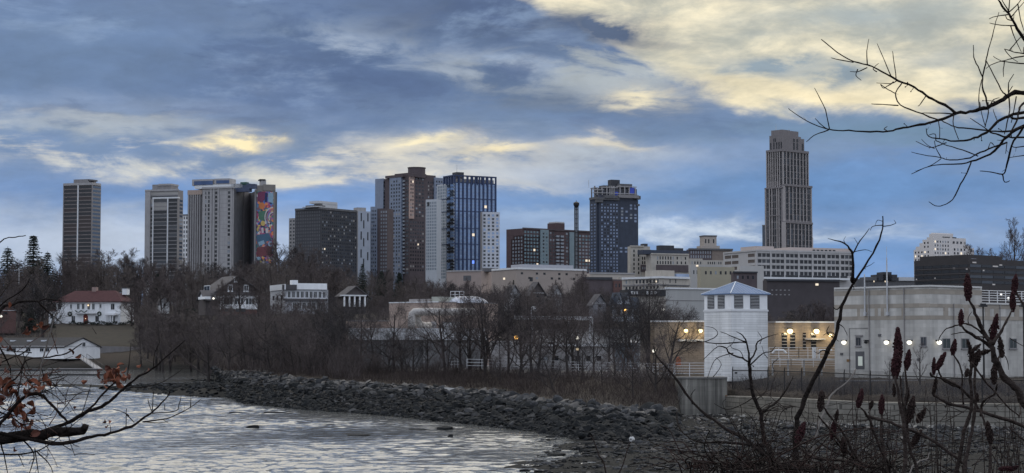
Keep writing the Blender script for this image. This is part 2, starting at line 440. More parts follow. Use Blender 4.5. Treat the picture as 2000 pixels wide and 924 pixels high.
Zg += rs.normal(0, .04, Zg.shape)*((Zg > .35) & (Yg < 700))
nr, nc = Zg.shape
vv = np.stack([Xg.ravel(), Yg.ravel(), Zg.ravel()], 1)
i = np.arange(nr-1)[:, None]*nc+np.arange(nc-1)[None]
ff = np.stack([i, i+1, i+nc+1, i+nc], -1).reshape(-1, 4)
me = bpy.data.meshes.new('ground'); me.from_pydata(vv.tolist(), [], ff.tolist())
me.polygons.foreach_set('use_smooth', [True]*len(ff)); me.update()
def ground_mat():
    m = bpy.data.materials.new('ground_soil'); m.use_nodes = True; t = m.node_tree; N = t.nodes; L = t.links
    p = N['Principled BSDF']; p.inputs['Roughness'].default_value = .95; p.inputs['Specular IOR Level'].default_value = .15
    g = N.new('ShaderNodeNewGeometry'); sp = N.new('ShaderNodeSeparateXYZ'); L.new(g.outputs['Position'], sp.inputs[0])
    n = N.new('ShaderNodeTexNoise'); n.inputs['Scale'].default_value = .35; n.inputs['Detail'].default_value = 9; n.inputs['Roughness'].default_value = .7
    L.new(g.outputs['Position'], n.inputs['Vector'])
    a = N.new('ShaderNodeMath'); a.operation = 'MULTIPLY_ADD'; L.new(n.outputs[0], a.inputs[0]); a.inputs[1].default_value = 1.4; L.new(sp.outputs[2], a.inputs[2])
    rp = N.new('ShaderNodeValToRGB'); L.new(a.outputs[0], rp.inputs[0])
    mr = N.new('ShaderNodeMapRange'); mr.inputs[1].default_value = -1; mr.inputs[2].default_value = 9; L.new(a.outputs[0], mr.inputs[0]); L.new(mr.outputs[0], rp.inputs[0])
    e = rp.color_ramp.elements
    e[0].position = .1; e[0].color = (.010, .011, .012, 1); e[1].position = .9; e[1].color = (.042, .036, .032, 1)
    for po, c in ((.25, (.016, .016, .016)), (.36, (.04, .034, .030)), (.5, (.048, .039, .033)), (.62, (.052, .043, .036))):
        q = e.new(po); q.color = (*c, 1)
    n2 = N.new('ShaderNodeTexNoise'); n2.inputs['Scale'].default_value = 2.5; n2.inputs['Detail'].default_value = 8
    L.new(g.outputs['Position'], n2.inputs['Vector'])
    mr2 = N.new('ShaderNodeMapRange'); mr2.inputs[3].default_value = .45; mr2.inputs[4].default_value = 1.5; L.new(n2.outputs[0], mr2.inputs[0])
    vm2 = N.new('ShaderNodeVectorMath'); vm2.operation = 'SCALE'; L.new(rp.outputs[0], vm2.inputs[0]); L.new(mr2.outputs[0], vm2.inputs['Scale'])
    L.new(vm2.outputs[0], p.inputs['Base Color'])
    b = N.new('ShaderNodeBump'); b.inputs['Strength'].default_value = .8; b.inputs['Distance'].default_value = .25; L.new(n2.outputs[0], b.inputs['Height']); L.new(b.outputs[0], p.inputs['Normal'])
    return m
me.materials.append(ground_mat())
tag(link(bpy.data.objects.new('ground', me)), kind='structure')

def water_mat():
    m = bpy.data.materials.new('bay_water'); m.use_nodes = True; t = m.node_tree; N = t.nodes; L = t.links
    p = N['Principled BSDF']
    p.inputs['Base Color'].default_value = (.13, .135, .135, 1); p.inputs['Roughness'].default_value = .07; p.inputs['IOR'].default_value = 1.42
    p.inputs['Specular IOR Level'].default_value = 1.
    g = N.new('ShaderNodeNewGeometry')
    def nz(scale, stretch, detail, off=(0, 0, 0)):
        mp = N.new('ShaderNodeMapping'); mp.inputs['Scale'].default_value = stretch; mp.inputs['Location'].default_value = off
        mp.inputs['Rotation'].default_value = (0, 0, R(6)); nd = scale < .1
        L.new(g.outputs['Position'], mp.inputs[0])
        n = N.new('ShaderNodeTexNoise'); n.inputs['Scale'].default_value = scale; n.inputs['Detail'].default_value = detail; n.inputs['Roughness'].default_value = .62; n.inputs['Distortion'].default_value = 0 if nd else .5
        L.new(mp.outputs[0], n.inputs['Vector']); return n.outputs[0]
    a = nz(.8, (1, .3, 1), 6); b = nz(2.6, (1, .45, 1), 4, (3, 5, 0)); big = nz(.06, (1, .35, 1), 4, (9, 2, 0))
    ml = N.new('ShaderNodeMath'); ml.operation = 'MULTIPLY_ADD'; L.new(b, ml.inputs[0]); ml.inputs[1].default_value = .3; L.new(a, ml.inputs[2])
    bp = N.new('ShaderNodeBump'); bp.inputs['Strength'].default_value = 1.; bp.inputs['Distance'].default_value = .12
    mr = N.new('ShaderNodeMapRange'); L.new(big, mr.inputs[0]); mr.inputs[1].default_value = .35; mr.inputs[2].default_value = .65; mr.inputs[3].default_value = .45; mr.inputs[4].default_value = 1.25
    mm = N.new('ShaderNodeMath'); mm.operation = 'MULTIPLY'; L.new(ml.outputs[0], mm.inputs[0]); L.new(mr.outputs[0], mm.inputs[1]); L.new(mm.outputs[0], bp.inputs['Height']); L.new(bp.outputs[0], p.inputs['Normal'])
    return m
# wind chop as real waves on the part of the bay the viewer looks across, flat sheets beyond
def water_sheet():
    rw_ = np.random.RandomState(12)
    pxs = np.arange(-260, 1521, 4.5); ds = np.concatenate([np.arange(84, 150, .26), np.arange(150, 240, .36), np.arange(240, 340.1, .5)])
    Xw = (pxs[None]-1000)/F*ds[:, None]; Yw = np.repeat(ds[:, None], len(pxs), 1)
    wx = Xw+.8*np.sin(Yw*.31+Xw*.17)+.5*np.sin(Xw*.43-Yw*.23); wy = Yw+1.1*np.sin(Xw*.29+Yw*.13)
    Z = np.zeros_like(Xw)
    for k in range(70):
        lam = .55*(3.8/.55)**rw_.rand(); th = rw_.normal(0, .62)-1.45; kk = 6.283/lam; a = .027*lam**.85/6.283*rw_.uniform(.5, 1.3)
        ph = kk*(wx*math.cos(th)+wy*math.sin(th))+rw_.rand()*6.283; Z += a*(np.sin(ph)+.22*np.sin(2*ph+1.2))
    gust = .72+.5*np.sin(Xw*.11+Yw*.05+np.sin(Yw*.07)*1.5)*np.sin(Yw*.09-Xw*.06)
    edge = np.clip((ds-84)/3, 0, 1)*np.clip((340-ds)/14, 0, 1); ex = np.clip((pxs+260)/40, 0, 1)*np.clip((1520-pxs)/40, 0, 1)
    pw_ = 1000+F*Xw/Yw; calm = np.clip((np.interp(pw_, _px, _D0)-Yw)/14, .18, 1); Z *= calm
    Z *= gust*edge[:, None]*ex[None]
    V = np.stack([Xw, Yw, Z], -1).reshape(-1, 3); nr_, nc_ = Z.shape
    i_ = np.arange(nr_-1)[:, None]*nc_+np.arange(nc_-1)[None]; Fq = np.stack([i_, i_+1, i_+nc_+1, i_+nc_], -1).reshape(-1, 4)
    ex_ = []; x0 = lambda d: (-260-1000)/F*d; x1 = lambda d: (1520-1000)/F*d
    for q in ([(-9000, 20, 0), (9000, 20, 0), (9000, 84, 0), (x1(84), 84, 0), (x0(84), 84, 0), (-9000, 84, 0)], [(-9000, 84, 0), (x0(84), 84, 0), (x0(340), ds[-1], 0), (-9000, ds[-1], 0)], [(x1(84), 84, 0), (9000, 84, 0), (9000, ds[-1], 0), (x1(ds[-1]), ds[-1], 0)], [(-9000, ds[-1], 0), (9000, ds[-1], 0), (9000, 900, 0), (-9000, 900, 0)]): ex_.append(q)
    n0 = len(V); vx = [v for q in ex_ for v in q]; V = np.concatenate([V, np.array(vx)]); loops = Fq.ravel().tolist(); tot = [4]*len(Fq); o = n0
    for q in ex_: loops += list(range(o, o+len(q))); tot.append(len(q)); o += len(q)
    me = bpy.data.meshes.new('water'); me.vertices.add(len(V)); me.vertices.foreach_set('co', V.ravel()); me.loops.add(len(loops)); me.loops.foreach_set('vertex_index', loops)
    me.polygons.add(len(tot)); st = np.concatenate([[0], np.cumsum(tot)[:-1]]); me.polygons.foreach_set('loop_start', st.astype(int)); me.polygons.foreach_set('loop_total', tot)
    me.polygons.foreach_set('use_smooth', [True]*len(tot)); me.update(calc_edges=True); me.validate(); return me
wm_ = water_sheet(); wm_.materials.append(water_mat())
tag(link(bpy.data.objects.new('water', wm_)), kind='structure')
# ------------------------------------------------------------------ skyline towers
def base(px, d): return g1((px-1000)/F*d, d)-1
def tower(name, label, xl, xc, xr, d, phi, group=None, cat='tower'):
    return Bld(name, label, cat, xl, xc, xr, d, phi, base(xc, d), group)
def wing(parent, name, xl, xc, xr, d, phi, label=None):
    return Bld(name, label, None, xl, xc, xr, d, phi, parent.zb, None, parent)

# 1 slim slab-banded tower at the far left
b = tower('apartment_tower', 'slim dark tower with pale floor lines and one white central pier, farthest left', 121, 178, 195, 1440, 70, 'residential towers of the skyline')
b.body(358, CONC)
b.fpart('roof', CONCL, 'L', 121, 178, 356.5, 361, .5); b.fpart('roof', CONCL, 'R', 178, 195, 356.5, 361, .5)
b.fpart('wall', mat('brown_concrete', (.19, .165, .16), .85, .1, .3), 'L', 121, 178, 360.5, None, .05)
n = 32; top, bot = 361, 361+7.5*n
for f0, f1 in ((123, 148.5), (151.5, 176.5)): b.wins('L', f0, f1, 1, top, bot, n, .98, .76, GLD, name='window_band', o1=.1, alt=(.35, mat('brown_glass', (.04, .03, .03), .3, .4, .3)))
b.wins('R', 178.6, 194.6, 1, top, bot, n, .94, .5, mat('grey_blue_glass', (.07, .10, .15), .2, .3, .2, spec=.5), name='window_band', o1=.1)
for x in (121, 149, 177): b.fpart('pier', WHITED if x == 149 else CONC, 'L', x, x+(2.2 if x == 149 else 1.6), 360, None, .5)
p = MB(); b.fb(p, 'L', 140, 170, 349, 358, -2, -12); b.part('penthouse', p, CONC)
p = MB(); b.fb(p, 'L', 168, 177, 350, 353, -2, -9); b.part('penthouse', p, CONCD); b.done()

# 2 stepped dark glass tower
b = tower('apartment_tower', 'dark glass tower with white grid frame and lower stepped front, second from left', 281.5, 346, 356, 1440, 72, 'residential towers of the skyline')
b.body(371, CONC)
b.fpart('wall', CONCL, 'L', 281.5, 292, 369, None, .4)
b.wins('L', 292.5, 346, 1, 373, 373+7.5*30, 30, .99, .68, GLD, name='window_band', o1=.1)
b.fpart('roof', CONCL, 'L', 281, 347, 369, 372.5, .7)
p = MB(); b.fb(p, 'L', 298, 346.3, 386.5, None, 3.4, -.1); b.part('bay', p, CONC)
q = MB(); b.fb(q, 'L', 297.6, 346.6, 385.2, 388, 3.8); b.part('roof', q, WHITED)
b.wins('L', 299.5, 326, 1, 388, 388+7.5*27, 27, .98, .76, GLD, name='window_band', o1=3.5)
b.wins('L', 329, 346, 1, 388, 388+7.5*27, 27, .98, .76, GLD, name='window_band', o1=3.5, alt=(.2, GL))
for x in (298, 326.6): b.fpart('pier', WHITED, 'L', x, x+1.9, 387, None, 3.9)
b.wins('R', 346.5, 355.6, 1, 388, 388+7.5*27, 27, .9, .55, GL, name='window_band')
p = MB(); b.fb(p, 'L', 294, 331, 358.5, 370, -3, -14); b.part('penthouse', p, CONC)
p = MB(); b.fb(p, 'L', 306, 331, 357.5, 361, -2.4, -14.6); b.part('penthouse', p, CONCL); b.done()

# 3 slice of a pale block between
b = tower('apartment_block', 'narrow slice of white apartment block with small dark windows between two towers', 352, 366, 372, 1750, 72)
b.body(420, mat('white_masonry', (.62, .62, .63), .85, .08, .3)); b.wins('L', 356, 366, 2, 421, 421+9*18, 18, .42, .6, GLD, o1=.1)
b.fpart('roof', CONCD, 'L', 352, 366, 418.5, 421, .4); b.done()

# 4 hotel complex with the mural
H = tower('hotel_complex', 'bulky concrete hotel with blue penthouses and a tall colourful mural on its right end', 394, 455, 473, 1250, 74, cat='hotel')
H.body(369, CONCD)
H.fpart('wall', CONCL, 'L', 394, 455, 367, None, .6)
for x0, x1 in ((419, 423.5), (444, 448.5)):
    H.wins('L', x0, x1, 1, 372, 372+8.2*20, 20, 1., .62, GLD, o1=.75); 
H.wins('L', 399.5, 401.5, 1, 372, 372+8.2*20, 20, 1., .7, GLD, o1=.75); H.wins('L', 405, 408, 1, 372, 372+8.2*20, 20, 1., .7, GLD, o1=.75)
jt = MB()
for k in range(19): H.fb(jt, 'L', 424, 444, 372+8.2*k, 372.5+8.2*k, .66, .5)
H.part('panel_joint', jt, CONC)
for x in (409.5, 415, 423.7, 449): H.fpart('pier', CONCL, 'L', x, x+3, 367.6, None, 1.2)
H.fpart('roof', CONCL, 'L', 393, 456, 364.5, 368, 1.5)
a = wing(H, 'wing', 365, 393, 399, 1262, 72)
a.body(374, CONC); a.fpart('roof', BEIGE, 'L', 364.7, 393, 371, 380, .8)
for k in range(6): a.fpart('pier', CONCL, 'L', 366.5+k*4.4, 368+k*4.4, 380, None, 1.)
a.wins('L', 368.3, 392, 5, 381, 381+8.2*18, 18, .35, .62, GLD); a.done()
# recessed balcony bay and blank dark flank
a = wing(H, 'wing', 452, 476, 498, 1268, 74); a.body(374, mat('mid_grey_concrete', (.15, .14, .145), .85, .1, .3))  # bay walls in one even mid-grey tone
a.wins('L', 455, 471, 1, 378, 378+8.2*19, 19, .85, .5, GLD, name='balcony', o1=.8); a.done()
a = wing(H, 'wing', 470, 499, 540, 1256, 18); a.body(374, CONCD)
a.fpart('wall', mat('blank_dark_wall', (.105, .11, .13), .9, .1, .3), 'L', 473, 499, 373, None, .3)
a.fpart('wall', mat('taupe_masonry', (.22, .20, .185), .85, .1, .3, streak=.1), 'R', 499, 537, 362, None, .5)
a.fpart('pier', CONCL, 'R', 496.5, 499.5, 370, None, .8)
a.fpart('wall', mat('taupe_masonry', (.3, .26, .23)), 'R', 513, 537, 360, 372, .9)
p = MB(); a.fb(p, 'R', 508, 518, 351, 364, -.5, -6); a.part('chimney', p, CONCL)
p = MB(); a.fb(p, 'R', 506, 517, 349.5, 352, 0, -6.5); a.part('chimney_cap', p, DARKB)
# mural: a flat painted panel, patches of saturated colour
def mural_mat():
    m = bpy.data.materials.new('mural_paint'); m.use_nodes = True; t = m.node_tree; N = t.nodes; L = t.links
    p = N['Principled BSDF']; p.inputs['Roughness'].default_value = .8
    tcn = N.new('ShaderNodeTexCoord'); nz = N.new('ShaderNodeTexNoise'); nz.inputs['Scale'].default_value = .16; nz.inputs['Detail'].default_value = 2
    L.new(tcn.outputs['Object'], nz.inputs['Vector'])
    mx = N.new('ShaderNodeMix'); mx.data_type = 'RGBA'; mx.inputs[0].default_value = .35; mx.blend_type = 'LINEAR_LIGHT'
    L.new(tcn.outputs['Object'], mx.inputs[6]); L.new(nz.outputs['Color'], mx.inputs[7])
    mp = N.new('ShaderNodeMapping'); mp.inputs['Scale'].default_value = (.85, .85, .7); L.new(mx.outputs[2], mp.inputs[0])
    v = N.new('ShaderNodeTexVoronoi'); v.inputs['Scale'].default_value = 1.; L.new(mp.outputs[0], v.inputs['Vector'])
    rp = N.new('ShaderNodeValToRGB'); rp.color_ramp.interpolation = 'CONSTANT'
    sp = N.new('ShaderNodeSeparateColor'); L.new(v.outputs['Color'], sp.inputs[0]); L.new(sp.outputs[0], rp.inputs[0])
    cs = [(.36, .08, .18), (.03, .04, .10), (.65, .22, .09), (.08, .16, .42), (.6, .55, .56), (.06, .18, .15), (.28, .12, .28), (.12, .12, .16), (.35, .06, .08), (.10, .22, .34), (.55, .42, .12), (.2, .10, .12)]
    e = rp.color_ramp.elements
    e[0].position = 0; e[0].color = (*cs[0], 1); e[1].position = 1/12; e[1].color = (*cs[1], 1)
    for k in range(2, 12): q = e.new(k/12); q.color = (*cs[k], 1)
    L.new(rp.outputs[0], p.inputs['Base Color']); return m
mu = MB(); a.fb(mu, 'R', 499.8, 533, 374, 514, .62, .45)
mur = a.part('mural', mu, mural_mat())
def shape(face, m, pts, o1): # flat painted shapes on the mural, photo coordinates
    x = []
    for q, y in pts: x.append((a.u('R', q), a.z(y)))
    mb = MB(); nn = len(x)
    mb.add([(u, -o1, z) for u, z in x]+[(u, -.55, z) for u, z in x], [tuple(range(nn)), tuple(range(2*nn-1, nn-1, -1))]+[(i, (i+1) % nn, nn+(i+1) % nn, nn+i) for i in range(nn)])
    return mb
def arc(cx, cy, r0, r1, a0, a1, n=10):
    o = [(cx+r1*math.cos(R(a0+(a1-a0)*i/n)), cy-r1*1.15*math.sin(R(a0+(a1-a0)*i/n))) for i in range(n+1)]
    return o+[(cx+r0*math.cos(R(a1-(a1-a0)*i/n)), cy-r0*1.15*math.sin(R(a1-(a1-a0)*i/n))) for i in range(n+1)]
mc = {k: mat('mural_'+k, c, .8, .12, .5) for k, c in dict(plum=(.17, .05, .10), cream=(.5, .44, .46), navy=(.03, .04, .11), sky=(.24, .36, .46), orange=(.5, .17, .07), green=(.08, .17, .12), yellow=(.55, .40, .14), teal=(.07, .13, .20), rust=(.16, .06, .07), pink=(.36, .15, .24)).items()}
sh = [('plum', [(501, 376), (516, 374), (518, 386), (510, 396), (502, 392)], .66), ('sky', [(522, 376), (532, 376), (532, 396), (522, 394)], .66), ('navy', [(516, 376), (521, 376), (520, 395), (515, 394)], .67),
      ('orange', arc(510, 402, 0, 6, 0, 360, 12)[:12], .68), ('green', [(503, 413), (518, 411), (522, 422), (512, 432), (504, 428)], .66)]
for k, (r0, r1) in enumerate(((4, 6), (8, 10), (12, 14), (16, 18))): sh.append((('pink', 'cream', 'pink', 'cream')[k], arc(533, 424, r0, r1, 95, 215), .69+.01*k))
sh += [('yellow', arc(512, 436, 0, 4.5, 0, 360, 12)[:12], .69), ('cream', [(509, 446), (513, 444), (514, 454), (510, 456)], .69), ('cream', [(517, 446), (523, 445), (523, 455), (518, 455)], .69), ('teal', [(500.5, 459), (525, 455), (528, 470), (501, 476)], .66),
       ('sky', [(503, 473), (514, 469), (516, 476), (505, 480)], .68), ('rust', [(500.5, 484), (531, 478), (530, 498), (500.5, 502)], .66), ('sky', arc(527, 476, 2, 4.5, 20, 320), .7), ('sky', arc(504, 506, 0, 4, 0, 360, 12)[:12], .68), ('yellow', arc(504, 448, 1.5, 4, 60, 260), .69)]
by = {}
for k, pts, o in sh: by.setdefault(k, MB()); q = shape('R', None, pts, o); by[k].add(q.v, q.f)
ml = MB(); ms = []
for i, (k, q) in enumerate(by.items()): ml.cur = i; ml.add(q.v, q.f); ms.append(mc[k])
ml.build('painted_shapes', ms, mur)
a.done()
# blue penthouses
for x0, x1, y0, y1, m in ((371, 413, 347.5, 360, 'w'), (415, 445, 347, 358, 'w'), (376, 470, 358.5, 366, 'c'), (447, 484, 358, 374, 'b'), (466, 478, 355, 361, 'g'), (484, 494, 359, 368, 'b2')):
    p = MB(); H.fb(p, 'L', x0, x1, y0, y1, -4, -14 if m in 'wc' else -8); o = H.part('penthouse', p, {'w': CONCL, 'c': WHITED, 'b': mat('blue_sheeting', (.06, .075, .125), .6, .2, .3), 'g': mat('green_roof', (.05, .11, .09), .7), 'b2': mat('blue_sheeting', (0, 0, 0))}[m])
    if m == 'w': p = MB(); H.fb(p, 'L', x0+4, x1-1, y0+3.5, y1-1.5, -3.8, -5); H.part('penthouse_window', p, mat('blue_band', (.05, .09, .20), .3, .2, .2))
H.done()

# 5 wide dark office slab, with pale neighbours
b = tower('office_block', 'wide dark slab with faint vertical ribs and few lit windows between mural and brown towers', 575.5, 626, 697, 1150, 55, cat='office block')
b.body(407, DARKB)
b.wins('L', 577, 625, 14, 410, 410+6.6*18, 18, .45, .62, mat('grey_rib_glass', (.09, .09, .10), .3, .3, .3), lit=.004)
b.wins('R', 628, 696, 18, 410, 410+6.6*18, 18, .55, .5, GLD, lit=.008)
b.fpart('roof', CONCD, 'L', 575, 626, 405, 409, .5); b.fpart('roof', CONCD, 'R', 626, 697, 405, 409, .5)
p = MB(); b.fb(p, 'R', 620, 634, 400, 407, -2, -12); b.part('penthouse', p, CONCD)
p = MB(); b.fb(p, 'R', 622, 657, 391, 396, -4, -12); b.fb(p, 'R', 628, 657, 394, 406, -4.2, -11); b.part('cooling_tower', p, STEEL)
p = MB(); b.fb(p, 'R', 618, 644, 403, 404.4, -1, -13); b.part('rail', p, STEEL); b.done()
b = tower('apartment_block', 'pale strip of apartment block peeking out left of the wide dark slab', 563.5, 576, 590, 1330, 60)
b.body(426, CONCL); b.wins('L', 564, 576, 2, 428, 428+7*16, 16, .5, .5, GL); b.done()
b = tower('office_block', 'pale grey block with scattered dark vertical slots, right of the wide dark slab', 688, 699, 723, 1300, 30, cat='office block')
b.body(413, CONC); b.fpart('wall', mat('pale_blue_panel', (.33, .36, .42), .7, .08, .3), 'R', 699, 723, 412.5, None, .3)
for i, (x, y) in enumerate(((704, 416), (717, 416), (709, 430), (704, 452), (717, 453), (709, 465), (704, 487), (717, 492), (709, 505))): b.winp('R', x, x+2.2, y, y+16, GLD, o1=.4)
p = MB(); b.fb(p, 'R', 697, 714, 405, 413, -1, -7); b.part('penthouse', p, CONCL); b.done()

# 6 brown and blue high-rise with many bays
b = tower('apartment_tower', 'stepped brown brick and blue-grey high-rise with rounded penthouse, left of the glass tower', 732, 800, 866, 1350, 45, 'residential towers of the skyline')
BLUEG = mat('blue_grey_masonry', (.21, .245, .32), .8, .08, .3, streak=.1)
b.body(345, BROWN)
b.fpart('wall', BLUEG, 'L', 732, 748, 344, None, 1.); b.wins('L', 746, 750, 1, 348, 348+7.2*26, 26, .9, .55, GLD, o1=.6)
b.fpart('wall', BLUEG, 'L', 760.5, 783, 344, None, 2.)
b.wins('L', 762, 782, 4, 349, 349+7.2*26, 26, .5, .55, GLD, o1=2.06, lit=.008)
b.fpart('roof', BROWN, 'L', 752, 787, 340, 345, 2.2)
b.wins('L', 784, 790, 1, 349, 349+7.2*26, 26, .8, .5, GLP, name='balcony', o1=1.)
b.fpart('wall', mat('rose_masonry', (.40, .29, .25), .85, .1), 'R', 800, 808.5, 340, 427, 1.)
b.wins('R', 800.5, 808, 2, 344, 344+7.2*11, 11, .5, .55, GLD, o1=1.06, lit=.05)
b.wins('L', 791, 799, 1, 349, 349+7.2*26, 26, .6, .5, GL, o1=.1)
b.wins('R', 800, 828, 6, 430, 430+7.2*14, 14, .5, .5, GL, lit=.03)
b.wins('R', 810, 828, 3, 345, 345+7.2*11, 11, .55, .5, GL)
b.wins('R', 834, 848, 3, 350, 350+7.2*20, 20, .5, .5, GLD)
b.fpart('wall', BLUEG, 'R', 848, 866, 343, None, 1.); b.wins('R', 850, 865, 3, 347, 347+7.2*8, 8, .5, .5, GL, o1=1.06)
b.fpart('roof', BROWN, 'R', 800, 832, 338, 345, 1.4)
pp = [(math.cos(R(k*30)), math.sin(R(k*30))) for k in range(12)]
cx, cy = b.W*.30, b.D*.10
p = MB(); p.prism([(cx+6.5*x, cy+6*y) for x, y in pp], b.z(346), b.z(325.5)); b.part('penthouse', p, BROWN)
p = MB(); p.prism([(cx+6.9*x, cy+6.4*y) for x, y in pp], b.z(326.6), b.z(325)); b.part('roof', p, BROWN)
p = MB(); b.fb(p, 'L', 770, 800, 336, 346, -3, -16); b.part('penthouse', p, BROWN)
p = MB(); b.fb(p, 'R', 832, 850, 338, 346, -3, -16); b.part('penthouse', p, BROWN)
a = wing(b, 'wing', 726, 756, 768, 1315, 70); a.body(407, BROWN); a.fpart('wall', BLUEG, 'L', 723, 736, 403, None, .5)
a.wins('L', 724.5, 735, 3, 408, 408+7.2*17, 17, .45, .5, GL, o1=.56); a.wins('L', 742, 756, 3, 410, 410+7.2*17, 17, .6, .55, GLP, lit=.03); a.done()
b.done()

# 7 blue glass tower
b = tower('glass_tower', 'blue glass tower with dark mullions and open crown frame beside a white gridded wing', 852, 886, 969, 1200, 30)
b.body(359, mat('slab_edge', (.20, .25, .34), .6, .1))
NAVY = mat('navy_metal', (.026, .042, .10), .45, .2, .5)
WG = mat('white_grid', (.42, .44, .47), .7, .06, .3)
fl = 6.15; y0 = 357; nfl = 30
for k in range(nfl):   # right face: glazing per storey and bay
    pass
b.wins('R', 889, 968.5, 10, y0-2, y0+fl*30, 30, .80, .84, GLB, lit=.008, alt=(.3, mat('sky_blue_glass', (.17, .24, .37), .12, .3, .2, metal=.3, spec=.6)), name='window', o1=.1)
b.winp('R', 921, 926, 508, 514, LITB, 'window', .14)
for k in range(11): x = 888.5+k*8.0; b.fpart('mullion', NAVY, 'R', x-1.3, x+1.3, 343, None, .6)
for y in (356, 387, 412, 445, 476, 506): b.fpart('spandrel', NAVY, 'R', 886.5, 969, y-.8, y+.8, .5)
b.wins('R', 886.3, 887.6, 1, y0, y0+fl*30, 30, 1, .6, GLP, name='balcony', o1=1.2)
# left face, white grid
b.fpart('wall', WG, 'L', 853, 871, 357, None, .5)
b.wins('L', 854, 870.5, 5, 359, 359+fl*30, 30, .58, .78, mat('grey_glass', (.16, .19, .22), .2, .3, .3), o1=.56, name='window')
b.wins('L', 872, 885, 2, 359, 359+fl*30, 30, .8, .7, GLB, name='balcony', o1=.9, alt=(.5, GLD))
for y in (387, 412, 445, 476): b.fpart('spandrel', NAVY, 'L', 853, 885.5, y-.5, y+.5, .9)
# open crown
cr_ = MB()
for f, xa, xb, nn in (('R', 886.5, 969, 9), ('L', 866, 885.5, 4)):
    for k in range(nn+1):
        x = xa+(xb-xa)*k/nn; b.fb(cr_, f, x-.9, x+.9, 342, 359, .5, -.6)
    b.fb(cr_, f, xa-1, xb+1, 341.5, 344, .7, -.8)
b.part('crown_frame', cr_, NAVY)
p = MB(); b.fb(p, 'R', 893, 964, 347, 359, -5, -17); b.part('penthouse', p, CONC)
p = MB(); b.fb(p, 'R', 891, 905, 333.5, 350, -7, -13); b.part('lift_tower', p, DARKB)
p = MB(); p.tube([(b.u('R', 905), 9, b.z(334)), (b.u('R', 905), 9, b.z(319))], .12, 4); b.part('mast', p, STEEL)
a = wing(b, 'wing', 831, 853, 862, 1190, 60); a.body(389, WG); a.wins('L', 832, 852.5, 6, 393, 393+fl*22, 22, .55, .7, mat('grey_glass', (0, 0, 0)))
a.fpart('window', GLD, 'L', 834, 838, 394, 402, .2); a.done()
a = wing(b, 'wing', 938, 941, 976, 1180, 12); a.body(414, mat('white_panel', (.50, .52, .57), .7, .06, .3))
a.wins('R', 942, 975.5, 4, 417, 417+7.0*16, 16, .52, .58, GL, alt=(.3, mat('sky_blue_glass', (0, 0, 0)))); a.fpart('wall', CONC, 'L', 938, 941, 414, None, .2); a.done()
b.done()

# 8 mid-rise brick and teal glass apartments
b = tower('apartment_block', 'brick mid-rise with stepped left shoulder and teal glass bays, left of the slender tower', 998, 1022, 1156, 1300, 40)
TEAL = mat('teal_glass', (.10, .16, .19), .2, .3, .2, spec=.5)
BRK = mat('plum_brick', (.092, .064, .068), .9, .12, .3)
p = MB(); b.fb(p, 'L', 998.5, 1022, 466, None, 0, -16); b.fb(p, 'L', 1003, 1022, 459.5, 468, 0, -15.6); b.fb(p, 'L', 1014, 1022, 452.5, 461, -.3, -15.3)
b.fb(p, 'R', 1022, 1156, 446, None, 0, -18); b.part('wall', p, BRK)
b.wins('L', 999.5, 1021.5, 4, 467, 467+7*13, 13, .55, .6, GLP); b.wins('L', 1004, 1021.5, 3, 460.5, 467, 1, .5, .6, GLP)
b.wins('R', 1023, 1052, 5, 449, 449+7*15, 15, .6, .62, TEAL, lit=.02)
b.fpart('wall', mat('teal_panel', (.19, .25, .28), .4, .1), 'R', 1055, 1071, 447, None, .8); b.wins('R', 1058, 1070, 2, 451, 451+7*15, 15, .5, .5, GLD, o1=.86, alt=(.5, TEAL))
b.wins('R', 1072, 1083, 2, 449, 449+7*15, 15, .55, .6, GL)
b.wins('R', 1084.5, 1102, 2, 455, 455+7*14, 14, .7, .55, GLP, name='balcony', o1=1.)
b.wins('R', 1103, 1110, 1, 449, 449+7*15, 15, .55, .6, GL)
b.fpart('wall', mat('teal_panel', (0, 0, 0)), 'R', 1112, 1121, 449, None, .8)
b.wins('R', 1123, 1155, 5, 452, 452+7*15, 15, .62, .6, GLP, alt=(.3, TEAL), lit=.02)
b.fpart('roof', BROWN, 'R', 1021.5, 1156, 444.5, 447.5, .6)
p = MB(); b.fb(p, 'R', 1085, 1102, 432, 447, 0, -9); b.part('lift_tower', p, BRK)
p = MB(); b.fb(p, 'R', 1085.5, 1101.5, 429.3, 432.2, -.5, -8.5); b.part('lift_tower_cap', p, STEEL); b.done()

# 9 slender drop tower with domed head
d = 1120; x0 = (1126-1000)/F*d; zb = base(1126, d)
t = empty('slender_tower', (x0, d, zb)); tag(t, 'very slender dark shaft with a domed lantern head rising behind the brick mid-rise', 'tower')
zz = lambda py: zat(py, d)-zb
for sx in (-.95, .95):
    p = MB(); p.box(sx-.33, sx+.33, -.4, .4, 0, zz(402)); p.build('shaft', BLACKM, t)
p = MB(); p.box(-.5, .5, .5, .9, 0, zz(404)); p.build('core', mat('core_grey', (.25, .27, .3), .7), t)
p = MB()
for k in range(22): zc = zz(405)*(k+1)/22.5; p.box(-1.3, 1.3, -.2, .2, zc, zc+.25)
p.build('tie_beam', BLACKM, t)
p = MB(); p.cyl(0, 0, zz(405), zz(400), 1.1, 1.75, 10); p.cyl(0, 0, zz(400), zz(396.5), 1.75, 1.75, 10); p.cyl(0, 0, zz(396.5), zz(394), 1.9, .5, 10); p.cyl(0, 0, zz(394), zz(391), .15, .1, 5)
p.build('head', BLACKM, t)

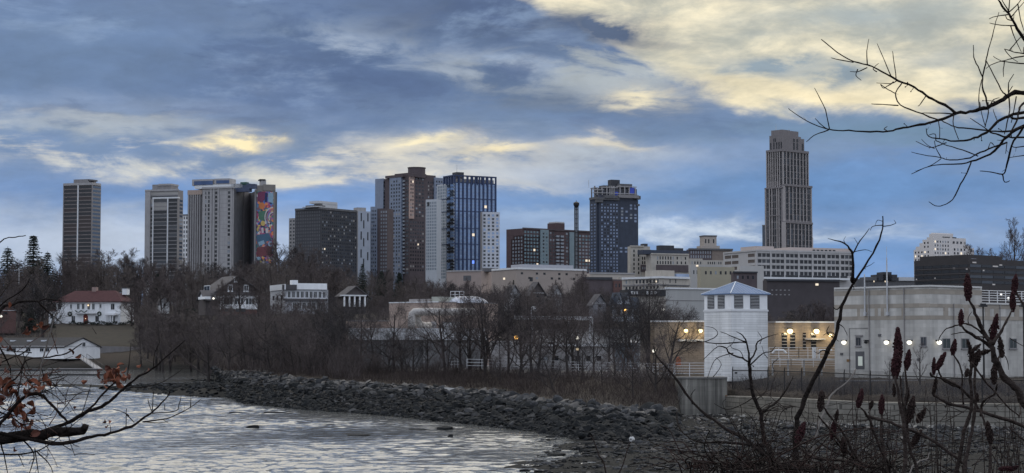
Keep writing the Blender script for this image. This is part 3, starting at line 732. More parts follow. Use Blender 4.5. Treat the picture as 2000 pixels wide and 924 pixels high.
# 10 dark tower still under construction
b = tower('unfinished_tower', 'dark blue tower under construction with ragged scaffolded crown and blue sheeting', 1152, 1166, 1247, 1250, 24)
b.body(388, SLATE)
b.fpart('wall', SLATE, 'R', 1170, 1209, 386, None, 1.2)
b.wins('R', 1173, 1208, 6, 396, 396+6.2*22, 22, .42, .5, mat('blue_grey_glass', (.19, .24, .35), .2, .4, .3, spec=.5), o1=1.26, alt=(.25, GLD))
b.wins('R', 1211, 1246, 4, 396, 396+6.2*6, 6, .5, .6, GLP, alt=(.4, mat('blue_grey_glass', (0, 0, 0))), skip=lambda i, j: RND.random() < .3)
b.wins('R', 1198, 1238, 4, 480, 494, 2, .5, .5, mat('blue_grey_glass', (0, 0, 0)))
b.wins('L', 1153, 1165, 2, 396, 396+6.2*22, 22, .5, .5, mat('blue_grey_glass', (0, 0, 0)))
for y in (386, 391): b.fpart('scaffold_platform', CONCD, 'R', 1166, 1178 if y == 391 else 1210, y, y+4.5, 2.6); 
b.fpart('scaffold_platform', CONCD, 'L', 1151, 1166, 384.5, 389, .8); b.fpart('scaffold_platform', CONCD, 'R', 1182, 1207, 381, 387, 3.2); b.fpart('scaffold_platform', CONC, 'R', 1209, 1248, 379, 385, 2.4)
p = MB(); b.fb(p, 'R', 1244, 1252, 380, 387, 1.5, -3); b.fb(p, 'R', 1244, 1250, 396, 400, 1.2, -3); b.part('hoist', p, CONCD)
p = MB(); b.fb(p, 'R', 1169, 1245, 366, 389, -2.5, -9); b.part('crown_wall', p, mat('raw_slab', (.09, .095, .12), .9, .2, .4))
b.fpart('sheeting', BLUEP, 'R', 1231, 1240, 363.5, 375, -1.9, -2.6); b.fpart('sheeting', BLUEP, 'R', 1202, 1208, 373, 381, -1.9, -2.6)
p = MB()
for x in (1168, 1177, 1186, 1192, 1196, 1200, 1212, 1221, 1230, 1242): b.fb(p, 'R', x-.8, x+.8, 360+.4*abs(x-1212)*.3, 380, -1.6, -2.4)
for y, xa, xb in ((362, 1206, 1245), (365, 1176, 1208), (370, 1160, 1180), (376, 1160, 1246)): b.fb(p, 'R', xa, xb, y-.7, y+.7, -1.4, -2.6)
b.part('scaffold_frame', p, CONCL)
for x in (1170, 1181, 1189, 1215, 1224, 1236): b.winp('R', x, x+4, 366, 374, GLD, 'opening', -2.4, -2.7)
p = MB(); b.fb(p, 'R', 1180, 1206, 360, 368, -5, -12); b.fb(p, 'R', 1208, 1236, 356, 364, -4, -13); b.part('roof_slab', p, CONCD)
p = MB(); b.fb(p, 'R', 1195, 1212, 348, 362, -6, -11); b.part('lift_tower', p, DARKB)
p = MB(); b.fb(p, 'L', 1153.5, 1163, 365, 366.6, -.4, -1.4); b.fb(p, 'L', 1154.5, 1155.6, 366, 386, -.5, -1.2); b.fb(p, 'L', 1160.6, 1161.7, 362, 386, -.5, -1.2); b.part('hoist_frame', p, CONC)
p = MB(); p.tube([(b.u('R', 1161)-2, 4, b.z(366)), (b.u('R', 1161)-2, 4, b.z(351))], .15, 4); b.part('mast', p, STEEL); b.done()

# 11 cream apartment building right of it
b = tower('apartment_block', 'cream mid-rise with arched top windows and plum brick lower floors, right of the unfinished tower', 1226, 1232, 1270, 1120, 14)
b.body(481, CREAM); b.wins('R', 1234, 1252, 2, 486, 486+8.5*6, 6, .28, .62, GLD); b.fpart('roof', CREAM, 'R', 1231, 1258, 479.5, 482, .7)
b.fpart('wall', CREAM, 'R', 1252, 1271, 487, None, .5); b.wins('R', 1253, 1270, 4, 500, 517, 2, .5, .7, GLD, o1=.56)
b.fpart('wall', BROWN, 'R', 1252, 1282, 517, 531, .9); b.wins('R', 1253, 1262, 2, 520, 527, 1, .5, .7, GLP, o1=.96)
p = MB(); b.fb(p, 'R', 1257, 1266, 475, 484, -3, -8); b.part('penthouse', p, DARKB)
a = wing(b, 'wing', 1262, 1272, 1346, 1105, 20); a.body(496, CREAM); a.fpart('roof', SLATE, 'R', 1256, 1346, 488, 496.5, -1.5, -9)
a.wins('R', 1282, 1313, 6, 499, 517, 2, .45, .7, GLD); a.wins('R', 1311, 1343, 4, 499, 517, 2, .3, .6, GLD); a.fpart('roof', CREAM, 'R', 1272, 1346, 494.5, 497, .6)
a.fpart('wall', BROWN, 'R', 1282, 1346, 517, 531, .5)
for x0_, x1_, y in ((1290, 1318, 478), (1316, 1336, 483)): p = MB(); a.fb(p, 'R', x0_, x1_, y, 490, -4, -9); a.part('penthouse', p, DARKB)
a.done(); b.done()

# 12 older hotel with a square tower
b = tower('old_hotel', 'old brown masonry hotel with a small square roof turret', 1341, 1346, 1431, 1180, 14, cat='hotel')
b.body(487, BROWN); b.fpart('roof', CONCD, 'R', 1345.5, 1432, 485, 488.5, .9)
b.wins('R', 1348, 1390, 9, 488.5, 505, 2, .45, .66, GLP); b.wins('R', 1393, 1428, 6, 489, 506, 2, .35, .6, GLD)
b.fpart('wall', mat('dim_brown', (.20, .165, .145), .9), 'R', 1391, 1431, 488.5, 520, .2)
b.fpart('wall', CREAM, 'R', 1347, 1372, 505, 535, 1.2); b.fpart('wall', CREAM, 'R', 1372, 1431, 508, 530, 1.)
b.wins('R', 1349, 1371, 4, 509, 527, 2, .4, .6, GLD, o1=1.26); b.wins('R', 1381, 1410, 7, 510, 517, 1, .5, .7, GLD, o1=1.06)
p = MB(); b.fb(p, 'R', 1376.5, 1401, 460, 488, -3, -11); b.part('turret', p, mat('turret_stone', (.36, .32, .29), .9, .1))
p = MB(); b.fb(p, 'R', 1376, 1402, 458.5, 461, -2.7, -11.3); b.part('turret_roof', p, CONCD)
for x in (1378.5, 1384.5, 1394): b.winp('R', x, x+2.4, 466, 474, GLD, 'turret_window', -2.94, -3.1)
p = MB(); b.fb(p, 'R', 1372, 1407, 479, 488, -2, -12); b.part('turret_base', p, mat('turret_stone', (0, 0, 0))); b.done()

# 13 long white office building
b = tower('office_block', 'long white office building with four rows of dark square windows below the tallest tower', 1413, 1477, 1667, 1000, 24, cat='office block')
WOFF = mat('white_office', (.43, .42, .42), .8, .06, .25, streak=.08)
b.body(489, WOFF)
b.fpart('roof', WOFF, 'R', 1476.5, 1667.5, 487.5, 490.5, .5); b.fpart('roof', WOFF, 'L', 1413, 1477, 487.5, 490.5, .5)
for k in range(5):
    ya = 494.5+k*11.6
    if k < 4:
        for j in range(7):
            xa = 1479+j*27; b.wins('R', xa+1, xa+25.5, 3, ya, ya+7.4, 1, .8, .95, GLD, alt=(.12, GL))
    b.wins('L', 1415, 1444, 2, ya, ya+7, 1, .86, .9, mat('warm_glass', (.12, .10, .09), .2, .3)); b.wins('L', 1460, 1476, 1, ya, ya+7, 1, .8, .9, mat('warm_glass', (0, 0, 0)))
for j in range(8): x = 1478+j*27; b.fpart('pier', WOFF, 'R', x-1, x+1, 490, None, .45)
for k in range(5): y = 490+k*11.6; b.fpart('spandrel', WOFF, 'R', 1477, 1667, y, y+4, .25)
b.fpart('canopy', WHITED, 'R', 1477, 1660, 541, 545, 4); b.fpart('storefront', GLD, 'R', 1490, 1655, 536.5, 541, .3)
p = MB(); b.fb(p, 'R', 1545, 1668, 480, 489.5, -6, -22); b.part('penthouse', p, mat('rose_white', (.43, .37, .35), .8, .05))
for j in range(6): b.winp('R', 1590+j*8, 1595+j*8, 483.5, 487.5, GLD, 'penthouse_window', -5.9, -6.2)
p = MB(); b.fb(p, 'L', 1448, 1478, 479.5, 490, -3, -14); b.part('penthouse', p, mat('rose_white', (0, 0, 0)))
p = MB(); p.tube([(b.u('R', 1608), 10, b.z(480)), (b.u('R', 1608), 10, b.z(459))], .14, 4); b.part('mast', p, STEEL); b.done()

# 14 the tallest tower
b = tower('skyscraper', 'tallest tower, tan stone with dark vertical window strips and stepped setbacks', 1498, 1531, 1581, 1560, 42)
STN = mat('rose_stone', (.195, .18, .185), .85, .07, .2, streak=.08); PIER = mat('pale_pier_stone', (.34, .315, .31), .85, .07, .2)
b.body(294, STN)
def strips(B, face, xs, y0, y1, w, o1, name='window_strip', n=10):
    for x in xs:
        for k in range(n): B.winp(face, x-w/2, x+w/2, y0+(y1-y0)*k/n, y0+(y1-y0)*(k+.86)/n, GLD if RND.random() < .75 else GL, name, o1)
top_ = [(294, 362), (362, 432), (432, 505)]
# upper shaft
strips(b, 'L', (1501, 1505, 1509, 1513.5, 1517.5, 1522), 297, 354, 2.6, .15, n=5)
strips(b, 'L', (1526.5,), 297, 362, 3, .15, n=5); strips(b, 'L', (1529.8,), 297, 362, 1.6, .12, n=5)
for x in (1535, 1541, 1548, 1554.5, 1561, 1567.5, 1573.5, 1579): strips(b, 'R', (x,), 297, 360, 3.9, .15, n=5)
for x in (1499, 1503, 1507, 1511, 1515.5, 1519.8, 1524): b.fpart('pier', PIER, 'L', x-.7, x+.7, 292, None, .9)
for x in (1532, 1538, 1545, 1551.3, 1557.7, 1564.3, 1570.5, 1576.4, 1581): b.fpart('pier', PIER, 'R', x-.6, x+.6, 292, None, .9)
for f, xa, xb in (('L', 1497.5, 1531), ('R', 1531, 1582)): b.fpart('cornice', STN, f, xa, xb, 291, 295.5, 1.3)
# middle setback
m2 = MB(); b.fb(m2, 'R', 1534.5, 1587, 361, None, 1.7, -18); b.part('setback', m2, STN)
for x in (1539, 1546, 1553, 1560, 1566.5, 1573, 1580.5): strips(b, 'R', (x,), 365, 430, 4.6, 1.85, n=6)
for x in (1534, 1542.3, 1549.5, 1556.5, 1563.3, 1569.8, 1576.5, 1585.8): b.fpart('pier', PIER, 'R', x-.65, x+.65, 361, None, 2.5)
b.fpart('cornice', STN, 'R', 1534, 1588, 359.5, 363.5, 3.)
m2 = MB(); b.fb(m2, 'L', 1494.5, 1529, 366, None, 1.2, -12); b.part('setback', m2, STN)
strips(b, 'L', (1500.5, 1524.5), 368, 500, 2.6, 1.35, n=15)
strips(b, 'L', (1511, 1515), 368, 500, 2.6, 1.35, n=10); strips(b, 'L', (1506, 1519.5), 368, 500, 1.6, 1.35, n=10)
for x in (1495.5, 1503.5, 1508.5, 1518, 1522): b.fpart('pier', PIER, 'L', x-.7, x+.7, 366, None, 2.)
b.fpart('cornice', STN, 'L', 1503, 1522, 420, 421.6, 2.2); b.fpart('cornice', STN, 'L', 1494, 1529, 365, 367.5, 2.1)
# base setback
m2 = MB(); b.fb(m2, 'R', 1536.5, 1587.5, 434, None, 3., -18); b.part('setback', m2, STN)
for x in (1540, 1547.5, 1555, 1562.5, 1569.5, 1576, 1583): strips(b, 'R', (x,), 437, 500, 5., 3.15, n=6)
for x in (1534.5, 1544, 1551.3, 1559, 1566, 1573, 1579.8, 1586.6): b.fpart('pier', PIER, 'R', x-.6, x+.6, 434, None, 3.8)
b.fpart('cornice', STN, 'R', 1536, 1588, 432, 436, 4.2)
m2 = MB(); b.fb(m2, 'L', 1489.5, 1497, 438, None, .4, -12); b.part('setback', m2, mat('slate_glass_bay', (.07, .085, .11), .3, .2, .3)); b.fpart('cornice', STN, 'L', 1489, 1497, 437, 439, .8)  # left base bay in one even blue-grey tone
# crown
c1 = MB(); b.fb(c1, 'L', 1505.5, 1531, 262, 295, -2.5, -16); b.fb(c1, 'R', 1531, 1574, 266, 295, -3, -16); b.part('crown', c1, STN)
c1 = MB(); b.fb(c1, 'L', 1509.5, 1531, 251.5, 264, -4, -14); b.fb(c1, 'R', 1531, 1563, 252, 268, -4.5, -13); b.fb(c1, 'R', 1560, 1568, 262, 270, -4.4, -13); b.part('crown_top', c1, STN)
for x in (1508, 1514, 1519.5, 1524, 1528.5): b.winp('L', x-1, x+1, 276, 289, GLD, 'crown_window', -2.3, -2.6)
for x in (1514, 1517): b.winp('L', x-.8, x+.8, 268, 275, GLD, 'crown_window', -2.3, -2.6)
for x in (1535, 1541, 1547, 1554, 1560.5, 1571): b.winp('R', x-1.5, x+1.5, 276, 289, GLD, 'crown_window', -2.8, -3.1)
for x in (1554, 1560.5): b.winp('R', x-1.5, x+1.5, 267.5, 274, GLD, 'crown_window', -2.8, -3.1)
p = MB(); p.tube([(6, 12, b.z(253)), (6, 12, b.z(239))], [.25, .1], 5); b.part('mast', p, STEEL)
p = MB(); p.tube([(b.u('R', 1558), 8, b.z(252)), (b.u('R', 1558), 8, b.z(247))], .15, 4); b.part('mast', p, STEEL); b.done()

# 15 white ziggurat block at the right
b = tower('apartment_tower', 'white terraced tower stepping down at both sides behind the dark office, far right', 1785, 1824, 1904, 1300, 34, 'residential towers of the skyline')
ZW = mat('ziggurat_white', (.60, .57, .56), .8, .05, .2)
p = MB(); e_ = .0
for xa, y in ((1785.5, 486), (1789.5, 480), (1797, 473.5), (1803, 467)): p.box(e_, 12-e_, e_, b.u('L', xa), 0, b.z(y)); e_ += .004
for xb, y in ((1903.5, 482), (1895, 477), (1887.5, 463)): p.box(e_, b.u('R', xb), e_, 6-e_, 0, b.z(y)); e_ += .004
p.box(-.3, b.u('R', 1859), -.4, 3.4, 0, b.z(456.5)); p.box(1, b.u('R', 1864), .6, 3., 0, b.z(454.5)); b.part('wall', p, ZW)
b.wins('L', 1786, 1823, 6, 488, 488+7.4*5, 5, .38, .5, GLD, lit=.16); b.wins('L', 1804, 1823, 3, 470, 485, 2, .35, .5, GLD, lit=.12)
b.wins('R', 1825, 1855, 6, 468, 468+7.4*6, 6, .4, .55, GLD, lit=.06, o1=.46); b.wins('R', 1860, 1889, 4, 468, 476, 1, .5, .6, GLD); b.wins('R', 1862, 1888, 4, 482, 482+7.4*4, 4, .45, .6, GLD, lit=.05); b.winp('R', 1896, 1900, 484, 489, GLD)
b.winp('R', 1861, 1869, 461.5, 463.5, GLD, 'vent', .1); b.winp('R', 1842, 1856, 461.5, 463.2, GLD, 'vent', .5); b.done()

# 16 dark brown office in front of it
b = tower('office_block', 'long low dark brown office building with ribbon windows behind the white block, far right', 1786, 1893, 2075, 620, 38, cat='office block')
DKB = mat('dark_brown_panel', (.038, .034, .036), .6, .15, .3)
b.body(505, DKB)
p = MB(); b.fb(p, 'L', 1846, 1893, 498, 507, -2, -20); b.fb(p, 'R', 1893, 1952, 496.5, 507, -2, -22); b.part('penthouse', p, DKB)
for k in range(4):
    y = 516+k*10.5
    for j in range(6): b.winp('L', 1788+j*17.4, 1804+j*17.4, y, y+5.4, GLD, 'window_band', .1)
    for j in range(8): b.winp('R', 1895+j*22, 1916+j*22, y, y+5.4, GLD if RND.random() < .85 else GL, 'window_band', .1)
    b.fpart('spandrel', mat('brown_spandrel', (.065, .058, .06), .6, .1), 'L', 1786.5, 1893, y+6.5, y+8.3, .2)
for x, y, w_ in ((1900, 511, 7), (1862, 522, 4), (1887, 524, 3), (1826, 540, 2), (1789, 541, 2), (1938, 517, 10), (1951, 514, 5), (1919, 526, 3), (1937, 553, 5)): b.winp('R' if x > 1893 else 'L', x, x+w_, y, y+2.6, mat('dim_lit_window', (.3, .3, .32), .5, .1, emit=(1, .9, .8), es=.12), 'lit_window', .15)
b.fpart('sign', mat('pale_sign', (.5, .52, .58), .6, emit=(.6, .7, 1), es=.35), 'R', 1899.5, 1909, 504, 508, -1.9, -2.05); b.done()

# distant low roofs at the right
b = tower('distant_building', 'low distant grey roofline between the long white office and dark office', 1668, 1672, 1790, 1100, 10, cat='building')
b.body(545, CONCD)
for x0_, x1_, y, m in ((1712, 1752, 536, DARKB), (1724, 1741, 531, DARKB), (1755, 1786, 541, STEEL), (1690, 1715, 541, CONCD)): p = MB(); b.fb(p, 'R', x0_, x1_, y, 548, 1, -9); b.part('roof_block', p, m)
for x in (1706, 1728, 1732): b.winp('R', x, x+2, 548, 551, LIT, 'window', .1)
b.done()

# ------------------------------------------------------------------ low pale buildings in front of the towers
def low(name, label, cat, xl, xc, xr, d, phi, top, m, zb=None): 
    b = Bld(name, label, cat, xl, xc, xr, d, phi, base(xc, d) if zb is None else zb); b.body(top, m); return b
PINK = mat('pinkish_stucco', (.32, .26, .235), .9, .07, .2)
b = low('low_building', 'low pinkish stucco building below the glass tower', 'building', 872, 940, 972, 900, 70, 529, PINK)
b.fpart('roof', CONCL, 'L', 872, 940, 527.5, 530, .4); b.winp('L', 905, 920, 538, 548, CONCD, 'door'); p = MB(); b.fb(p, 'L', 942, 960, 523, 530, -4, -10); b.part('penthouse', p, CONCD); b.done()
b = low('school_building', 'beige flat-roofed building with small paired windows and pale roof edge below the brick mid-rise', 'building', 960, 1008, 1146, 820, 30, 525, mat('beige_stucco', (.31, .265, .24), .9, .07, .2))
b.fpart('roof', WHITED, 'L', 960, 1008, 522.5, 526, .4); b.fpart('roof', WHITED, 'R', 1008, 1146, 522.5, 526, .4)
b.wins('R', 1012, 1128, 8, 529, 547, 2, .3, .45, GLD, skip=lambda i, j: (i+j) % 3 == 1); b.winp('R', 1034, 1040, 541, 549, GLD, 'door'); b.winp('L', 983, 986, 541, 545, LIT, 'lamp', .2)
p = MB(); b.fb(p, 'R', 1020, 1120, 514.5, 524, -6, -16); b.part('roof_screen', p, mat('grey_roof_screen', (.35, .37, .42), .7, .05)); b.done()
b = low('low_building', 'flat pale beige parapet building between the beige school and white two-storey block', 'building', 1146, 1152, 1240, 860, 18, 534, mat('pale_beige', (.42, .38, .34), .9, .06, .2)); b.fpart('roof', CONCL, 'R', 1151, 1240, 532, 535, .4); b.done()
b = low('brick_building', 'dark brick building with small chimneys left of the white two-storey block', 'building', 1126, 1140, 1215, 640, 18, 545, BROWN)
b.fpart('roof', DARKB, 'R', 1139, 1196, 541, 546, .4); b.fpart('wall', BRICK, 'R', 1198, 1215, 548, None, .6); b.wins('R', 1200, 1213, 2, 552, 562, 1, .4, .7, GLD, o1=.66)
p = MB(); b.fb(p, 'R', 1196, 1200, 541, 552, 0, -2); b.fb(p, 'R', 1210, 1214, 541, 552, 0, -2); b.part('chimney', p, CREAM); b.done()
b = low('office_block', 'white two-storey flat-roofed block with a row of dark square windows above the warehouse wall', 'office block', 1215, 1290, 1347, 600, 40, 543, CREAM)
b.fpart('roof', WHITED, 'L', 1214, 1290, 539.5, 543.5, .6); b.fpart('roof', WHITED, 'R', 1290, 1347.5, 539.5, 543.5, .6)
b.wins('L', 1220, 1288, 10, 544.5, 553, 1, .45, .8, GLD); b.wins('L', 1220, 1288, 10, 557.5, 564, 1, .45, .8, GLD); b.fpart('spandrel', CONC, 'L', 1216, 1290, 554, 557, .3)
for x in (1308, 1319): b.winp('R', x, x+1.5, 545, 552, GLD, 'slot')
b.fpart('spandrel', CONCD, 'R', 1290, 1347, 555.5, 558, .3); b.winp('L', 1280, 1283, 548, 551, LIT, 'window', .12)
p = MB(); b.fb(p, 'L', 1270, 1289, 527, 540, -2, -8); b.fb(p, 'R', 1291, 1318, 527, 540, -2, -9); b.part('penthouse', p, CREAM)
p = MB(); b.fb(p, 'R', 1322, 1347, 533, 540, -2, -9); b.part('rooflight', p, mat('blue_metal_roof', (.28, .36, .52), .4, .1)); b.done()
b = low('low_building', 'yellow-beige low building behind the square louvered tower roof', 'building', 1362, 1368, 1435, 740, 14, 521, mat('yellow_stucco', (.33, .30, .23), .9, .07, .2)); b.wins('R', 1374, 1432, 6, 528, 537, 1, .35, .7, GLD); b.done()
b = low('low_building', 'pale grey house row with dark openings left of the yellow-beige building', 'building', 1345, 1349, 1412, 800, 14, 517, mat('grey_beige', (.38, .37, .36), .9, .06, .2))
b.wins('R', 1352, 1372, 3, 527, 536, 1, .35, .8, GLD); b.winp('R', 1386, 1391, 522, 531, GLD, 'door'); b.winp('R', 1360, 1364, 517.5, 520.5, LIT, 'lamp', .3, 0); b.done()
b = low('brick_building', 'dark brown brick building with parked-on flat roof right of the yellow-beige building', 'building', 1428, 1433, 1479, 700, 16, 532, BROWN)
b.fpart('roof', DARKB, 'R', 1432, 1480, 530, 533, .5); b.wins('R', 1436, 1476, 4, 537, 546, 1, .35, .7, GLD); b.done()
b = low('low_building', 'pale grey garage block at the foot of the long white office', 'building', 1440, 1445, 1492, 860, 14, 519, mat('pale_grey_block', (.42, .41, .40), .9, .06, .2)); b.done()
b = low('warehouse', 'huge blank pale grey warehouse wall left of the louvered tower', 'warehouse', 1252, 1300, 1400, 470, 24, 563, mat('warehouse_grey', (.37, .37, .365), .9, .05, .1, streak=.06))
b.fpart('roof', WHITED, 'R', 1299, 1400, 561.5, 564.5, .3); b.fpart('wall', CONC, 'R', 1300, 1400, 586, 587, .1); b.done()
b = Bld('townhouse_row', 'dark mansard-roofed row with white dormers in front of the warehouse', 'building', 1222, 1226, 1300, 455, 12, base(1226, 455)); b.body(577, CREAM)
b.fpart('roof', ROOFD, 'R', 1225, 1300, 565.5, 578, .7, -6)
for x in (1233, 1238, 1243, 1263, 1271, 1279): b.fpart('dormer', WHITED, 'R', x, x+2.4, 569, 575, 1.4, 0)
b.done()
b = low('brick_building', 'wide dark red brick building with faint window rows behind the louvered tower', 'building', 1490, 1498, 1640, 420, 14, 547, mat('dark_red_brick', (.068, .060, .064), .9, .15, .4)); b.fpart('roof', DARKB, 'R', 1497, 1640, 545, 549, .4)
b.wins('R', 1504, 1545, 5, 562, 580, 2, .4, .25, CONC); b.winp('R', 1593, 1598, 553, 557, LIT, 'lamp', .3); b.done()
# ------------------------------------------------------------------ waterside plant
def framed_window(b, face, px0, px1, py0, py1, m=GLD, fm=None, sill=True, w=.07, o=.05):
    """a window with its own frame and sill, all in true size"""
    fm = fm or WHITED
    u0, u1 = sorted((b.u(face, px0), b.u(face, px1))); z0, z1 = b.z(py1), b.z(py0)
    g = MB(); g.box(*b.dims(face, u0, u1, z0, z1, -.02, o*.5)); wdw = g.build('window', m, b.root)
    f = MB()
    for a0, a1, c0, c1 in ((u0-w, u0, z0-w, z1+w), (u1, u1+w, z0-w, z1+w), (u0, u1, z1, z1+w), (u0, u1, z0-w, z0), ((u0+u1)/2-w*.25, (u0+u1)/2+w*.25, z0, z1)):
        f.box(*b.dims(face, a0, a1, c0, c1, -.02, o))
    f.build('frame', fm, wdw)
    if sill:
        q = MB(); q.box(*b.dims(face, u0-w*1.6, u1+w*1.6, z0-w*2.2, z0-w-.002, -.02, o*3)); q.build('sill', fm, wdw)
    return wdw
GLOW_W = mat('lamp_glow_white', (.8, .8, .8), .5, emit=(1, .95, .8), es=1.7)
GLOW_Y = mat('lamp_glow_yellow', (.8, .7, .4), .5, emit=(1, .82, .40), es=3.)
GLOW_O = mat('lamp_glow_orange', (.8, .5, .2), .5, emit=(1, .52, .12), es=6)
def point(loc, e, col, r=.15):
    l = bpy.data.lights.new('lamp_light', 'POINT'); l.energy = e; l.color = col; l.shadow_soft_size = r
    o = bpy.data.objects.new('lamp_light', l); o.location = loc; COL.objects.link(o); return o
def wall_lamp(b, face, px, py, m, r=.3, light=0, col=(1, .8, .45)):
    u, z = b.u(face, px), b.z(py)
    x0, x1, y0, y1, z0, z1 = b.dims(face, u-.07, u+.07, z+r*.5, z+r*.5+.1, -.02, .35)
    k = MB(); k.box(x0, x1, y0, y1, z0, z1); k.box(*b.dims(face, u-r*.75, u+r*.75, z+r*.75, z+r*1.05, .1, .6)); la = k.build('wall_lamp', BLACKM, b.root)
    d = b.dims(face, u, u, z, z, .38, .38)
    g = MB(); g.ball((d[0], d[2], z), r, 10, 8, (1, 1, .85)); g.build('globe', m, la, True)
    if light:
        v = Vector(b.dims(face, u, u, z-.25, z-.25, .95, .95)[0::2]); v.rotate(Matrix.Rotation(b.world[1], 3, 'Z')); point(v+b.world[0], light, col)

# square louvered tower
b = Bld('louvered_tower', 'square white siding tower with louvers and a blue-grey pyramid metal roof on the bulkhead', 'tower', 1375, 1427.5, 1499, 190, 29.5, 3.3)
SID = mat('white_siding', (.80, .81, .82), .55, .08, .6, brick=(3.2, .235, .014, .55), streak=.2)
b.body(603, SID)
tr = MB(); tr.box(-.06, b.W+.06, -.06, b.D+.06, b.z(608), b.z(604.5)); b.part('trim_band', tr, WHITED)
top = MB(); top.box(.02, b.W-.02, .02, b.D-.02, b.z(604.5), b.z(573.5)); b.part('belfry', top, WHITE)
for f, sp in (('L', ((1382, 1395), (1402, 1415))), ('R', ((1434, 1451), (1465, 1483)))):
    for xa, xb in sp:
        ua, ub = b.u(f, xa), b.u(f, xb); z0, z1 = b.z(602), b.z(576)
        q = MB(); q.box(*b.dims(f, ua, ub, z0, z1, -.05, .02)); lv = q.build('louver', mat('louver_dark', (.03, .03, .035), .8), b.root)
        q = MB(); n = 9
        for k in range(n): zc = z0+(z1-z0)*(k+.5)/n; q.box(*b.dims(f, ua, ub, zc-.018, zc+.018, .02, .075))
        q.build('slat', WHITED, lv)
ov = .22; zt, ze = b.z(549), b.z(573); cx, cy = b.W/2, b.D/2
RM = mat('blue_metal_roofing', (.12, .18, .30), .6, .1, .5, spec=.2)
q = MB(); q.add([(-ov, -ov, ze), (b.W+ov, -ov, ze), (b.W+ov, b.D+ov, ze), (-ov, b.D+ov, ze), (cx, cy, zt), (-ov, -ov, ze-.08), (b.W+ov, -ov, ze-.08), (b.W+ov, b.D+ov, ze-.08), (-ov, b.D+ov, ze-.08)],
              [(0, 1, 4), (1, 2, 4), (2, 3, 4), (3, 0, 4), (0, 5, 6, 1), (1, 6, 7, 2), (2, 7, 8, 3), (3, 8, 5, 0), (8, 7, 6, 5)])
rf = q.build('roof', RM, b.root)
q = MB(); ap = Vector((cx, cy, zt))
for c0, c1 in (((-ov, -ov), (b.W+ov, -ov)), ((-ov, b.D+ov), (-ov, -ov))):
    n = 13
    for k in range(1, n):
        f = k/n; e = Vector((c0[0]+(c1[0]-c0[0])*f, c0[1]+(c1[1]-c0[1])*f, ze)); g = 1-abs(2*f-1)
        mid = Vector(((c0[0]+c1[0])/2, (c0[1]+c1[1])/2, ze)); q.tube([e+Vector((0, 0, .015)), e+(ap-mid)*g+Vector((0, 0, .015))], .022, 4)
q.build('seam', mat('roof_seam', (.30, .36, .46), .4), rf)
q = MB()
for c0 in ((-ov, -ov), (b.W+ov, -ov), (-ov, b.D+ov)): q.tube([Vector((*c0, ze+.02)), ap+Vector((0, 0, .03))], .055, 5)
q.build('ridge_cap', mat('ridge_metal', (.5, .55, .62), .4), rf)
b.fpart('vent', GLD, 'R', 1434, 1439, 727, 730, .02)

# white block building at the right
WB = mat('white_block', (.54, .525, .50), .9, .06, .4, brick=(.8, .4, .012, .82), streak=.3)
TB = mat('tan_block', (.335, .30, .26), .9, .07, .4, brick=(.8, .4, .012, .86))
b = Bld('pump_building', 'large white concrete block building with tan bands, wall lamps and a roof railing, right edge', 'building', 1629, 1815, 2110, 185, 40, 2.6)
u12 = b.u('R', 1912)
q = MB(); q.box(0, u12, 0, b.D, 0, b.z(558)); q.box(u12, b.W, .02, b.D-.5, 0, b.z(590)); b.part('wall', q, WB)
for f, xa, xb in (('L', 1628.5, 1815), ('R', 1815, 1912)): b.fpart('coping', mat('coping_white', (.52, .515, .51), .7, .05), f, xa, xb, 556.5, 560, .16); b.fpart('tan_band', TB, f, xa, xb, 564, 574, .015)
b.fpart('coping', mat('coping_white', (0, 0, 0)), 'R', 1912, 2110, 588.5, 592, .14)
for f, xa, xb in (('L', 1629, 1815), ('R', 1815, 2110)):
    b.fpart('tan_band', TB, f, xa, xb, 592 if f == 'L' else 593, 600.5, .018); b.fpart('tan_band', TB, f, xa, xb, 616, 624, .018)
for x in (1675, 1690, 1710, 1722, 1732, 1762): b.fpart('tan_block', TB, 'L', x, x+6, 600.5, 616, .016)
for x in (1840, 1878, 1918, 1935, 1975): b.fpart('tan_block', TB, 'R', x, x+9, 600.5, 616, .016)
for x in (1673, 1799): framed_window(b, 'L', x, x+9, 659, 675, GL, CONC)
for x in (1838, 1873, 1964): framed_window(b, 'R', x, x+13, 662, 680, mat('greenish_glass', (.03, .04, .04), .15), CONC)
b.fpart('lintel', CONC, 'L', 1670, 1685, 653.5, 656.5, .1)
d_ = b.fpart('door', CONCD, 'L', 1671, 1688, 687, 723, .05)
q = MB(); b.fb(q, 'L', 1676, 1684.5, 697, 716, .07); q.build('door_light', mat('door_light', (.4, .42, .4), .4, emit=(.8, .9, .8), es=.22), d_)
for x in (1700, 1768): q = MB(); dd = b.dims('L', b.u('L', x), 0, 0, 0, .1, .1); q.tube([(dd[0], b.u('L', x), 0), (dd[0], b.u('L', x), b.z(560))], .05, 5); b.part('downpipe', q, CONC)
for x in (1858, 1945): q = MB(); q.tube([(b.u('R', x), -.1, 0), (b.u('R', x), -.1, b.z(592))], .05, 5); b.part('downpipe', q, CONC)
for x, y in ((1640, 690), (1716, 652), (1750, 640), (1790, 700)): b.fpart('vent', CONCD, 'L', x, x+5, y, y+5, .08)
q = MB(); uu = b.u('L', 1660); q.tube([(-.06, uu, 0), (-.06, uu, b.z(640)), (-.06, b.u('L', 1697), b.z(640))], .03, 5); b.part('conduit', q, CONCD)
b.fpart('sign', mat('dull_orange_sign', (.22, .13, .06), .8), 'L', 1653, 1660, 703, 708, .04)
for x in (1653, 1737, 1781): wall_lamp(b, 'L', x, 669, GLOW_W, .25)
wall_lamp(b, 'R', 1826, 669, GLOW_W, .25); wall_lamp(b, 'L', 1697, 668, BLACKM, .2)
